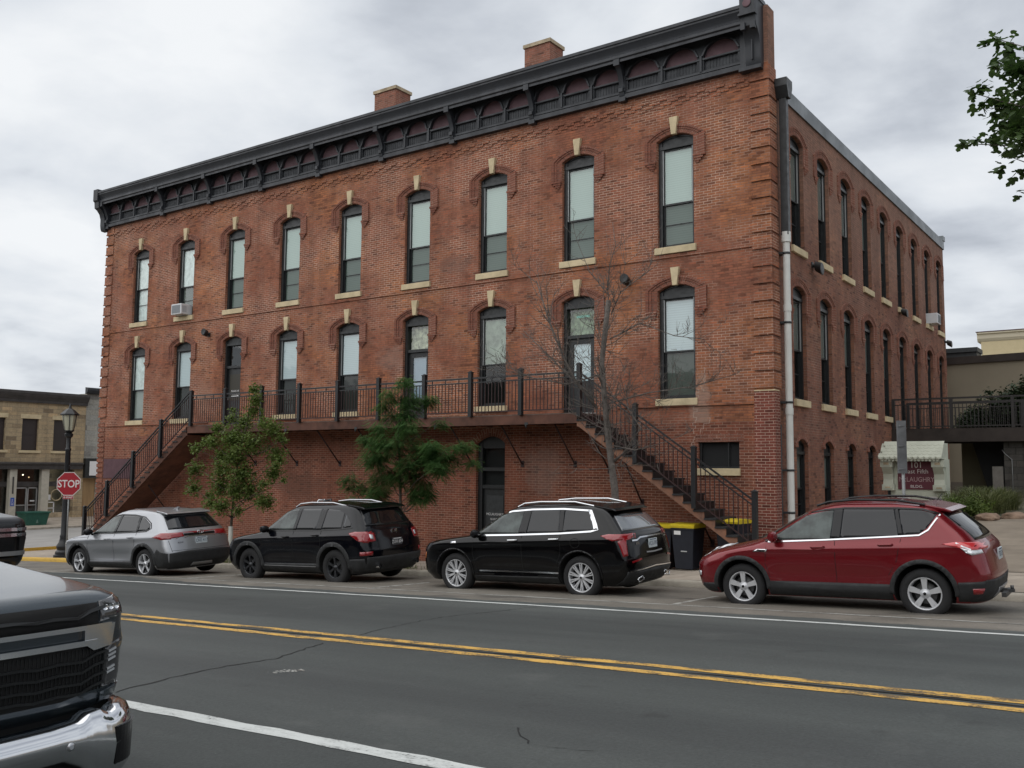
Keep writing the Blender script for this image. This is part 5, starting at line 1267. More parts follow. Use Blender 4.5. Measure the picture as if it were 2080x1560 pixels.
def place(name, label, cat, X, Y, wb, sc_=1, group='cars parked along the far kerb'):
    za, zb = Hroad(X-wb/2, Y+.8), Hroad(X+wb/2, Y+.8)
    o = empty(name, (X, Y, (za+zb)/2), (math.atan(.0312), -atan2(zb-za, wb), 0)); o.scale = (sc_,)*3
    o.scale.z = sc_ if sc_ < 1 else .99; tag(o, label, cat, group); return o
def zlist(a, b, top, fine=.03):
    z = a; L = []
    while z < b: L.append(z); z += .045
    while z < top-.08: L.append(z); z += .04
    while z < top-.004: L.append(z); z += .010
    L.append(top); return L
def quarter(l): return l
# ---------- silver compact crossover
c = Car(wb=2.69, R=.36, rim=.245, wmax=.925, flare=.012, crease=.92, belt=1.08, hollow=.03, paint='paint_silver', style='swirl', mrim='alloy_bright',
  XF=[(.2, -2.14), (.35, -2.22), (.55, -2.26), (.80, -2.26), (.90, -2.21), (.97, -2.04), (1.02, -1.70), (1.07, -1.28), (1.11, -1.04), (1.2, -.86), (1.5, -.38), (1.6, -.15), (1.65, .05), (1.685, .25)],
  XRR=[(.2, 2.18), (.4, 2.33), (.62, 2.34), (.75, 2.30), (.95, 2.24), (1.10, 2.18), (1.20, 2.08), (1.5, 1.78), (1.56, 1.70), (1.60, 1.55), (1.64, 1.15), (1.67, .8), (1.685, .5)],
  W=[(.2, .80), (.32, .88), (.5, .91), (.75, .915), (.95, .905), (1.08, .865), (1.14, .845), (1.5, .675), (1.58, .64), (1.63, .60), (1.66, .53), (1.685, .38)],
  LF=[(.2, .5), (.8, .55), (1.0, .6), (1.1, .45), (1.5, .35), (1.7, .3)], LR=[(.2, .32), (.9, .34), (1.2, .32), (1.5, .28), (1.7, .3)], ZS=zlist(.22, 1.5, 1.685))
o = place('parked_car', 'silver compact crossover parked nearest the stop sign and left stair', 'car', 11.52, -7.92+.925, 2.69, 1.055)
c.body(o); c.finish(o); c.n = 3.0
c.both('window', [[(-.98, 1.10), (-.30, 1.475), (.02, 1.53), (.16, 1.54), (.10, 1.12)]], 'car_glass_light', o, .006)
c.both('window', [[(.17, 1.12), (.22, 1.54), (.72, 1.53), (.92, 1.50), (1.00, 1.15)]], 'privacy_glass', o, .006)
c.both('window', [[(1.05, 1.15), (.98, 1.49), (1.12, 1.47), (1.42, 1.32), (1.48, 1.22), (1.36, 1.17)]], 'privacy_glass', o, .006)
c.both('window_trim', [[(.10, 1.11), (.155, 1.545), (.225, 1.545), (.17, 1.11)], [(1.0, 1.14), (.925, 1.505), (.98, 1.50), (1.05, 1.14)]], 'gloss_black', o, .009, strips=[[(-1.02, 1.085), (0, 1.10), (1.0, 1.13), (1.37, 1.15), (1.53, 1.22), (1.45, 1.34), (1.13, 1.49), (.7, 1.545), (.15, 1.56), (-.32, 1.49), (-1.02, 1.085)]], wd=.022)
mb = MB(); c.patch(mb, [(-.70, 1.18), (.70, 1.18), (.60, 1.49), (-.60, 1.49)], 'B', .006); mb.build('rear_window', 'privacy_glass', o)
mb = MB(); c.patch(mb, [(-.66, 1.12), (.66, 1.12), (.58, 1.5), (-.58, 1.5)], 'F', .006); mb.build('windscreen', 'car_glass', o)
c.both('wheel_arch_trim', [arch_ring(-1.345, .36, .055, .135), arch_ring(1.345, .36, .055, .135)], 'cladding', o, .012)
c.both('sill_cladding', [[(-.92, .24), (-.90, .38), (.90, .42), (.92, .24)], [(1.82, .26), (1.80, .62), (1.88, .72), (2.02, .66), (2.2, .62), (2.2, .26)], [(-1.8, .26), (-1.82, .42), (-2.1, .46), (-2.14, .26)]], 'cladding', o, .010)
mb = MB(); c.patch(mb, [(-.82, .24), (.82, .24), (.82, .62), (.45, .66), (-.45, .66), (-.82, .62)], 'B', .012); c.patch(mb, [(-.3, .28), (.3, .28), (.26, .36), (-.26, .36)], 'B', .018, 1); mb.build('rear_bumper', ['cladding', 'satin_metal'], o)
for sy, W_ in ((-1, 'L'), (1, 'R')):
    mb = MB(); c.patch(mb, [(1.70, 1.00), (1.82, 1.06), (1.95, 1.11), (2.2, 1.10), (2.2, .95), (2.02, .95)], W_, .008); y = sy
    c.patch(mb, sorted([(sy*.80, .97), (sy*.80, 1.10), (sy*.42, 1.07), (sy*.42, .99)]) if 0 else [(sy*.84, .96), (sy*.84, 1.10), (sy*.44, 1.08), (sy*.42, 1.00)], 'B', .008); mb.build('taillight', 'lamp_red', o)
    mb = MB(); c.patch(mb, [(-2.14, .80), (-1.95, .88), (-1.78, .90), (-1.86, .82), (-2.1, .74)], W_, .006); mb.build('headlight', 'lamp_clear', o)
mb = MB(); c.strip(mb, [(-.42, 1.04), (.42, 1.04)], 'B', .05, .012); mb.build('tailgate_trim', 'gloss_black', o)
mb = MB(); c.strip(mb, [(-.42, .975), (-.30, 1.0), (.30, 1.0), (.42, .975)], 'B', .014, .012); mb.tube([(c.xrear(0, 1.0)+.02, .085*cos(a), 1.085-.0+.04*sin(a)) for a in [2*pi*k/18 for k in range(19)]], .007, 5); mb.tube([(c.xrear(0, 1.0)+.02, .03*cos(a), 1.085+.036*sin(a)) for a in [2*pi*k/14 for k in range(15)]], .006, 5); mb.tube([(c.xrear(0, 1.0)+.02, .05*cos(a), 1.102+.014*sin(a)) for a in [2*pi*k/14 for k in range(15)]], .006, 5); mb.build('badge', 'chrome', o)
mb = MB(); text_mesh(mb, 'RAV4', .06, lambda a, b_: (c.xrear(-.5, .86)+.008, -.55+a, .86+b_)); mb.build('lettering', 'chrome', o)
c.plate(o, 0, .88, 'CKE 417')
mb = MB(); mb.prism([(1.42, 1.57), (1.81, 1.53), (1.84, 1.548), (1.76, 1.58), (1.42, 1.637)], lambda u, v, y: (u, y, v), -.60, .60); mb.build('roof_spoiler', c.paint, o, bevel=.012)
mb = MB(); mb.prism([(1.22, 1.63), (1.42, 1.62), (1.44, 1.70), (1.40, 1.705)], lambda u, v, y: (u, y, v), -.02, .02); mb.build('antenna_fin', 'paint_silver', o)
gaps(c, o, [[(.145, .42), (.15, 1.10)], [(-.86, .42), (-.95, .75), (-.93, 1.06)], [(.88, .60), (.98, .78), (1.03, 1.13)], [(-.9, .42), (.9, .43)], [(-.95, 1.0), (-1.6, .97)]])
mb = MB(); c.strip(mb, [(-.76, .65), (-.80, 1.0), (-.74, 1.16)], 'B', .008, .0015); mb.build('panel_gap', 'seam', o)
mb = MB(); c.strip(mb, [(.76, .65), (.80, 1.0), (.74, 1.16)], 'B', .008, .0015); mb.build('panel_gap', 'seam', o)
mb = MB(); c.strip(mb, [(-.76, .68), (.76, .68)], 'B', .008, .0015); mb.build('panel_gap', 'seam', o)
c.mirror(o, -.80, 1.10); c.handles(o, [(-.10, .965), (.84, 1.00)], 'paint_silver')
# ---------- black midsize suv with roof rails
c = Car(wb=2.82, R=.39, rim=.235, wmax=.975, flare=.016, crease=1.00, belt=1.16, hollow=.02, paint='paint_black_cherry', style='six', mrim='alloy_dark',
  XF=[(.25, -2.26), (.45, -2.38), (.65, -2.39), (.85, -2.36), (.98, -2.25), (1.05, -2.0), (1.10, -1.6), (1.15, -1.25), (1.20, -1.08), (1.6, -.48), (1.7, -.22), (1.76, .05), (1.79, .3)],
  XRR=[(.25, 2.30), (.5, 2.43), (.75, 2.44), (1.0, 2.38), (1.2, 2.30), (1.3, 2.22), (1.6, 2.04), (1.68, 1.96), (1.72, 1.75), (1.75, 1.3), (1.79, .7)],
  W=[(.25, .84), (.4, .93), (.6, .965), (.85, .97), (1.05, .955), (1.17, .91), (1.24, .885), (1.6, .72), (1.68, .68), (1.735, .62), (1.765, .54), (1.79, .36)],
  LF=[(.2, .5), (.9, .5), (1.1, .55), (1.2, .42), (1.8, .3)], LR=[(.2, .30), (.9, .32), (1.2, .32), (1.8, .3)], ZS=zlist(.26, 1.6, 1.79))
o = place('parked_car', 'black midsize suv with dark six spoke wheels and silver roof rails', 'car', 17.42, -7.35+.975, 2.82, .975)
c.body(o); c.finish(o)
c.both('window', [[(-.92, 1.20), (-.34, 1.60), (-.02, 1.655), (.12, 1.66), (.07, 1.21)]], 'car_glass_light', o, .006)
c.both('window', [[(.16, 1.21), (.21, 1.66), (.86, 1.66), (.80, 1.21)]], 'privacy_glass', o, .006)
c.both('window', [[(.98, 1.22), (1.03, 1.65), (1.42, 1.62), (1.58, 1.56), (1.60, 1.24)], [(1.66, 1.25), (1.65, 1.53), (1.86, 1.35), (1.88, 1.27)]], 'privacy_glass', o, .006)
c.both('window_trim', [[(.07, 1.2), (.12, 1.665), (.21, 1.665), (.16, 1.2)], [(.80, 1.2), (.86, 1.665), (1.03, 1.655), (.98, 1.2)]], 'gloss_black', o, .009, strips=[[(-.98, 1.185), (.9, 1.195), (1.6, 1.22), (1.93, 1.25)]], wd=.02)
mb = MB(); c.patch(mb, [(-.72, 1.27), (.72, 1.27), (.62, 1.62), (-.62, 1.62)], 'B', .006); mb.build('rear_window', 'car_glass', o)
mb = MB(); c.patch(mb, [(-.7, 1.22), (.7, 1.22), (.6, 1.62), (-.6, 1.62)], 'F', .006); mb.build('windscreen', 'car_glass', o)
c.both('wheel_arch_trim', [arch_ring(-1.41, .39, .055, .15), arch_ring(1.41, .39, .055, .15)], 'cladding', o, .014)
c.both('sill_cladding', [[(-.96, .28), (-.94, .45), (.94, .47), (.96, .28)], [(1.92, .30), (1.92, .58), (2.3, .60), (2.3, .30)]], 'cladding', o, .012); c.both('sill_strip', [], 'satin_metal', o, .016, strips=[[(-.85, .40), (.85, .40)]], wd=.012)
mb = MB(); c.patch(mb, [(-.86, .30), (.86, .30), (.86, .62), (-.86, .62)], 'B', .012); mb.build('rear_bumper', 'cladding', o)
for sy, W_ in ((-1, 'L'), (1, 'R')):
    mb = MB(); c.patch(mb, [(1.86, 1.14), (2.02, 1.17), (2.32, 1.16), (2.32, .92), (2.14, .98)], W_, .008); c.patch(mb, [(sy*.90, .93), (sy*.90, 1.15), (sy*.60, 1.13), (sy*.62, .95)], 'B', .008); mb.build('taillight', 'lamp_red', o)
    mb = MB(); c.patch(mb, [(sy*.66, 1.00), (sy*.66, 1.09), (sy*.74, 1.10), (sy*.74, 1.0)], 'B', .013); mb.build('reverse_light', 'lamp_clear', o)
    mb = MB(); c.patch(mb, [(2.22, .66), (2.22, .74), (2.32, .74), (2.32, .66)], W_, .012); c.patch(mb, [(sy*.88, .66), (sy*.88, .74), (sy*.74, .74), (sy*.74, .66)], 'B', .010); mb.build('reflector', 'lamp_red', o)
    mb = MB(); c.patch(mb, [(-2.26, .88), (-2.0, 1.02), (-1.86, 1.06), (-2.02, 1.06), (-2.24, 1.0)], W_, .006); mb.build('headlight', 'lamp_clear', o)
    mb = MB(); mb.tube([(2.30, sy*.60, .42), (2.47, sy*.60, .42)], .055, 16, cap=False); mb.tube([(2.3, sy*.6, .42), (2.44, sy*.6, .42)], .045, 12, 1); mb.build('exhaust_tip', ['chrome', 'wheel_void'], o)
    mb = MB(); mb.tube([(-.12, sy*.60, 1.70), (.04, sy*.605, 1.775), (.4, sy*.61, 1.80), (1.1, sy*.605, 1.785), (1.5, sy*.60, 1.71)], .018, 6); mb.build('roof_rail', 'satin_metal', o, auto=50)
mb = MB(); x_ = c.xrear(0, 1.12)+.015
for y in (-.07, .07): mb.box(x_-.02, x_, y-.014, y+.014, 1.06, 1.17)
mb.box(x_-.02, x_, -.07, .07, 1.105, 1.125); mb.build('badge', 'chrome', o)
c.plate(o, 0, .90, 'ZUH 604', False)
mb = MB(); mb.prism([(1.60, 1.66), (2.08, 1.62), (2.10, 1.64), (2.02, 1.68), (1.60, 1.742)], lambda u, v, y: (u, y, v), -.66, .66); mb.build('roof_spoiler', c.paint, o, bevel=.012)
gaps(c, o, [[(.10, .48), (.11, 1.19)], [(-.88, .48), (-.98, .80), (-.95, 1.16)], [(.92, .66), (1.0, .85), (1.0, 1.2)]])
c.mirror(o, -.76, 1.19); c.handles(o, [(-.12, 1.055), (.84, 1.09)], 'paint_black_cherry')
# ladder-like hooped thing fixed on the far side roof seen over the windscreen
mb = MB(); mb.tube([(-.78, .74, 1.60), (-.66, .80, 1.78), (-.44, .80, 1.80), (-.36, .74, 1.68)], .028, 8); mb.tube([(-1.02, .80, 1.66), (-.92, .86, 1.80), (-.74, .86, 1.80), (-.7, .8, 1.66), (-1.0, .8, 1.66)], .022, 8, 1); mb.build('roof_rack_loop', ['gloss_black', 'chrome'], o, auto=50)
# ---------- black three-row crossover with chrome
c = Car(wb=2.863, R=.385, rim=.265, wmax=.975, flare=.012, crease=.98, belt=1.13, hollow=.025, paint='paint_black', style='multi', mrim='alloy_bright',
  XF=[(.22, -2.28), (.4, -2.42), (.65, -2.43), (.85, -2.41), (.96, -2.30), (1.02, -2.05), (1.07, -1.6), (1.11, -1.25), (1.16, -1.10), (1.5, -.55), (1.62, -.28), (1.68, 0), (1.72, .3)],
  XRR=[(.22, 2.30), (.45, 2.44), (.7, 2.46), (.95, 2.41), (1.15, 2.36), (1.25, 2.26), (1.5, 2.02), (1.58, 1.92), (1.63, 1.78), (1.67, 1.35), (1.72, .7)],
  W=[(.22, .84), (.38, .93), (.6, .965), (.85, .965), (1.02, .95), (1.14, .905), (1.2, .885), (1.5, .745), (1.6, .70), (1.66, .645), (1.695, .56), (1.72, .38)],
  LF=[(.2, .5), (.9, .5), (1.1, .55), (1.2, .42), (1.8, .3)], LR=[(.2, .32), (.9, .36), (1.2, .36), (1.8, .3)], ZS=zlist(.24, 1.55, 1.72))
o = place('parked_car', 'glossy black three row crossover with chrome window surround and bright multi spoke wheels', 'car', 23.54, -7.42+.975, 2.863, .975)
c.body(o); c.finish(o)
W3 = [(-1.12, 1.125), (-.98, 1.20), (-.50, 1.49), (-.15, 1.565), (.3, 1.595), (1.0, 1.60), (1.60, 1.565), (1.80, 1.24), (1.66, 1.205), (1.0, 1.165), (0, 1.135), (-1.12, 1.115)]
c.both('window', [[(-.98, 1.14), (-.48, 1.475), (-.15, 1.545), (.13, 1.57), (.08, 1.155)]], 'car_glass_light', o, .006)
c.both('window', [[(.26, 1.16), (.30, 1.58), (.92, 1.585), (.98, 1.18)]], 'privacy_glass', o, .006)
c.both('window', [[(1.07, 1.19), (1.02, 1.585), (1.56, 1.55), (1.74, 1.25), (1.62, 1.22)]], 'privacy_glass', o, .006)
c.both('window_pillar', [[(.08, 1.15), (.13, 1.575), (.30, 1.585), (.26, 1.16)], [(.98, 1.17), (.92, 1.59), (1.02, 1.59), (1.07, 1.18)]], 'gloss_black', o, .008)
c.both('window_chrome', [], 'chrome', o, .012, strips=[W3], wd=.030); c.both('window_chrome', [[(1.60, 1.575), (1.80, 1.235), (1.72, 1.225), (1.53, 1.575)]], 'chrome', o, .013)
mb = MB(); c.patch(mb, [(-.74, 1.20), (.74, 1.20), (.60, 1.46), (-.60, 1.46)], 'B', .006); mb.build('rear_window', mat('glass_sky', (.10, .11, .12), .04, spec=.9, coat=1), o)
mb = MB(); c.patch(mb, [(-.7, 1.18), (.7, 1.18), (.6, 1.54), (-.6, 1.54)], 'F', .006); mb.build('windscreen', 'car_glass', o)
c.both('sill_cladding', [[(-.96, .26), (-.94, .36), (.96, .38), (.98, .26)]], 'cladding', o, .010); c.both('sill_strip', [], 'chrome', o, .020, strips=[[(-.82, .455), (.98, .455)]], wd=.028)
c.both('wheel_arch_trim', [arch_ring(-1.4315, .385, .055, .085), arch_ring(1.4315, .385, .055, .085)], 'gloss_black', o, .010)
mb = MB(); c.patch(mb, [(-.86, .27), (.86, .27), (.84, .50), (-.84, .50)], 'B', .012); mb.build('rear_bumper', 'cladding', o)
mb = MB(); c.strip(mb, [(-.80, .50), (0, .54), (.80, .50)], 'B', .022, .02); mb.build('bumper_strip', 'chrome', o)
for sy, W_ in ((-1, 'L'), (1, 'R')):
    mb = MB(); c.patch(mb, [(1.86, 1.13), (2.02, 1.16), (2.34, 1.15), (2.36, 1.06), (2.12, 1.04)], W_, .008); c.patch(mb, [(sy*.90, .76), (sy*.92, 1.14), (sy*.55, 1.16), (sy*.58, 1.08), (sy*.78, 1.04), (sy*.82, .78)], 'B', .008); mb.build('taillight', 'lamp_red', o)
    mb = MB(); c.patch(mb, [(-2.30, .86), (-2.1, .98), (-2.0, 1.0), (-2.1, 1.01), (-2.3, .96)], W_, .006); mb.build('headlight', 'lamp_clear', o)
    mb = MB(); c.patch(mb, [(-2.28, .66), (-2.2, .76), (-2.16, .80), (-2.2, .66)], W_, .006); mb.build('side_marker', 'lamp_amber', o)
    mb = MB(); P = [(-.62, .36), (-.42, .40), (-.40, .33), (-.60, .30), (-.62, .36)]; mb.tube([(c.xrear(0, .4)+.01, -sy*y, z) for y, z in P], .012, 6); mb.build('exhaust_tip', 'chrome', o)
    mb = MB(); mb.tube([(-.08, sy*.62, 1.64), (.08, sy*.625, 1.705), (.45, sy*.63, 1.73), (1.2, sy*.625, 1.72), (1.60, sy*.62, 1.64)], .019, 8); mb.build('roof_rail', 'chrome', o, auto=60)
    mb = MB(); c.strip(mb, [(sy*.76, .66), (sy*.50, .70)], 'B', .03, .012); mb.build('reflector', 'lamp_red', o)
mb = MB(); c.strip(mb, [(-.66, 1.03), (-.52, 1.03), (-.40, 1.07), (.40, 1.07), (.52, 1.03), (.66, 1.03)], 'B', .024, .018); mb.build('tailgate_chrome', 'chrome', o)
mb = MB(); text_mesh(mb, 'XT6', .065, lambda a, b_: (c.xrear(-.5, .98)+.012, -.52+a, .97+b_)); x_ = c.xf(1) if 0 else 0
mb.build('lettering', 'chrome', o)
c.plate(o, 0, .94, 'VCG 092')
mb = MB(); c.strip(mb, [(-.3, .80), (0, .79), (.3, .80)], 'B', .022, .016); mb.build('handle_trim', 'satin_metal', o)
mb = MB(); mb.prism([(1.62, 1.57), (2.02, 1.535), (2.05, 1.55), (1.96, 1.59), (1.62, 1.655)], lambda u, v, y: (u, y, v), -.62, .62); mb.build('roof_spoiler', c.paint, o, bevel=.014)
mb = MB(); c.patch(mb, [(-1.50, .96), (-1.36, .97), (-1.38, 1.01), (-1.50, 1.0)], 'L', .008); c.patch(mb, [(-1.50, .96), (-1.36, .97), (-1.38, 1.01), (-1.50, 1.0)], 'R', .008); mb.build('fender_badge', 'chrome', o)
gaps(c, o, [[(.18, .40), (.17, 1.15)], [(-.88, .40), (-.98, .78), (-.96, 1.11)], [(.95, .62), (1.04, .82), (1.02, 1.17)], [(1.35+.1*cos(a), 1.0+.085*sin(a)) for a in [2*pi*k/16 for k in range(17)]]])
c.mirror(o, -.84, 1.12); c.handles(o, [(-.02, 1.035), (.90, 1.06)], 'chrome')
# ---------- red compact crossover
c = Car(wb=2.69, R=.352, rim=.232, wmax=.92, flare=.014, crease=.93, belt=1.08, hollow=.03, paint='paint_red', style='star5', mrim='alloy_bright',
  XF=[(.22, -2.12), (.32, -2.22), (.5, -2.26), (.68, -2.25), (.78, -2.18), (.86, -2.02), (.93, -1.78), (1.0, -1.45), (1.05, -1.22), (1.12, -1.06), (1.4, -.58), (1.52, -.34), (1.60, -.10), (1.65, .15), (1.675, .35)],
  XRR=[(.22, 2.10), (.38, 2.22), (.62, 2.26), (.85, 2.21), (.98, 2.18), (1.06, 2.11), (1.2, 1.99), (1.45, 1.70), (1.52, 1.62), (1.57, 1.45), (1.62, 1.08), (1.65, .82), (1.675, .6)],
  W=[(.22, .80), (.34, .87), (.5, .905), (.75, .91), (.95, .895), (1.07, .86), (1.13, .84), (1.45, .69), (1.54, .65), (1.61, .60), (1.65, .51), (1.675, .34)],
  LF=[(.2, .55), (.8, .6), (1.0, .62), (1.1, .45), (1.7, .3)], LR=[(.2, .34), (.9, .38), (1.2, .34), (1.7, .3)], ZS=zlist(.23, 1.45, 1.675))
o = place('parked_car', 'red compact crossover with silver five spoke wheels parked at the right', 'car', 29.26, -7.52+.92, 2.69, .985)
c.body(o); c.finish(o)
c.both('window', [[(-.90, 1.075), (-.80, 1.15), (-.32, 1.445), (-.06, 1.505), (.10, 1.53), (.06, 1.11)]], 'car_glass_light', o, .006)
c.both('window', [[(.20, 1.12), (.24, 1.54), (.96, 1.535), (1.04, 1.165)]], 'privacy_glass', o, .006)
c.both('window', [[(1.10, 1.17), (1.02, 1.535), (1.34, 1.515), (1.55, 1.455), (1.42, 1.27), (1.32, 1.19)]], 'privacy_glass', o, .006)
c.both('window_pillar', [[(.06, 1.105), (.10, 1.535), (.24, 1.545), (.20, 1.115)], [(1.04, 1.16), (.96, 1.54), (1.02, 1.54), (1.10, 1.165)], [(-1.36, 1.035), (-.94, 1.22), (-.90, 1.05)]], 'gloss_black', o, .008)
c.both('window_chrome', [], 'chrome', o, .013, strips=[[(-.90, 1.055), (0, 1.095), (1.05, 1.155), (1.32, 1.172), (1.44, 1.245), (1.585, 1.455)]], wd=.020)
c.both('window_seal', [], 'gloss_black', o, .009, strips=[[(-.90, 1.14), (-.36, 1.475), (-.05, 1.53), (.25, 1.555), (1.0, 1.55), (1.36, 1.53), (1.59, 1.46)]], wd=.022)
mb = MB(); c.patch(mb, [(-.66, 1.10), (.66, 1.10), (.58, 1.46), (-.58, 1.46)], 'B', .008); mb.build('rear_window', 'car_glass', o)
mb = MB(); c.patch(mb, [(-.66, 1.10), (.66, 1.10), (.58, 1.48), (-.58, 1.48)], 'F', .006); mb.build('windscreen', 'car_glass_light', o)
c.both('wheel_arch_trim', [arch_ring(-1.345, .352, .05, .115), arch_ring(1.345, .352, .05, .115)], 'cladding', o, .012)
c.both('sill_cladding', [[(-.92, .24), (-.90, .46), (.90, .47), (.92, .24)], [(1.78, .26), (1.80, .53), (2.14, .55), (2.14, .26)], [(-1.76, .25), (-1.8, .40), (-2.05, .38), (-2.08, .25)]], 'cladding', o, .010)
mb = MB(); c.patch(mb, [(-.80, .25), (.80, .25), (.80, .56), (-.80, .56)], 'B', .012); c.patch(mb, [(-.4, .28), (.4, .28), (.36, .42), (-.36, .42)], 'B', .02, 1); mb.build('rear_bumper', ['cladding', 'satin_metal'], o)
for sy, W_ in ((-1, 'L'), (1, 'R')):
    mb = MB(); c.patch(mb, [(1.62, 1.055), (1.80, 1.085), (2.04, 1.075), (2.13, 1.05), (2.15, .98), (1.98, .965), (1.86, 1.00)], W_, .010); mb.build('taillight', 'lamp_red_bright', o)
    mb = MB(); c.patch(mb, [(1.86, 1.01), (1.98, .975), (2.10, .975), (2.12, .925), (2.0, .905), (1.93, .94)], W_, .013); c.strip(mb, [(1.80, 1.075), (1.90, 1.02), (1.99, .98)], W_, .018, .014); mb.build('reverse_light', 'lamp_clear', o)
    mb = MB(); c.patch(mb, [(-2.20, .80), (-2.12, .87), (-1.90, .93), (-1.72, .955), (-1.88, .88), (-2.02, .80), (-2.14, .76)], W_, .008); mb.build('headlight', 'lamp_clear', o)
    mb = MB(); c.patch(mb, [(-1.98, .865), (-1.80, .925), (-1.76, .93), (-1.9, .85)], W_, .012); mb.build('turn_signal', 'lamp_amber', o)
    mb = MB(); c.patch(mb, [(1.98, .37), (1.98, .45), (2.12, .45), (2.12, .37)], W_, .014); mb.build('reflector', 'lamp_red', o)
    mb = MB(); c.patch(mb, [(-1.14, .905), (-1.06, .945), (-.90, .945), (-.92, .90)], W_, .008); mb.build('fender_vent', 'chrome', o)
    mb = MB(); c.patch(mb, [(-1.10, .912), (-1.04, .935), (-.93, .935), (-.94, .908)], W_, .013); mb.build('vent_slot', 'seam', o)
    mb = MB(); mb.tube([(-.18, sy*.58, 1.59), (0, sy*.59, 1.645), (.4, sy*.60, 1.675), (1.0, sy*.595, 1.66), (1.38, sy*.585, 1.59)], .02, 6); mb.build('roof_rail', 'gloss_black', o, auto=50)
    mb = MB(); c.patch(mb, [(-2.16, .50), (-2.16, .57), (-2.06, .57), (-2.06, .50)], W_, .008); mb.build('fog_lamp', 'lamp_clear', o)
mb = MB(); mb.prism([(1.30, 1.535), (1.70, 1.48), (1.735, 1.495), (1.64, 1.535), (1.30, 1.61)], lambda u, v, y: (u, y, v), -.58, .58); mb.build('roof_spoiler', c.paint, o, bevel=.012)
mb = MB(); mb.tube([(1.42, .05, 1.62), (1.50, .05, 1.72)], .006, 5); mb.build('antenna', 'gloss_black', o)
mb = MB(); mb.box(2.16, 2.28, -.04, .04, .30, .36); mb.box(2.26, 2.37, -.035, .035, .31, .35); mb.tube([(2.34, 0, .34), (2.34, 0, .40)], .024, 10); mb.box(2.24, 2.3, -.3, .3, .27, .33); mb.build('tow_hitch', 'brake_disc', o)
c.plate(o, 0, .86, 'TBD 529')
gaps(c, o, [[(.13, .47), (.13, 1.10)], [(-.86, .47), (-.95, .72), (-.92, 1.05)], [(.88, .60), (1.0, .80), (1.08, 1.16)]])
c.mirror(o, -.78, 1.10, 'paint_red'); c.handles(o, [(-.12, .985), (.86, 1.03)], 'paint_red')
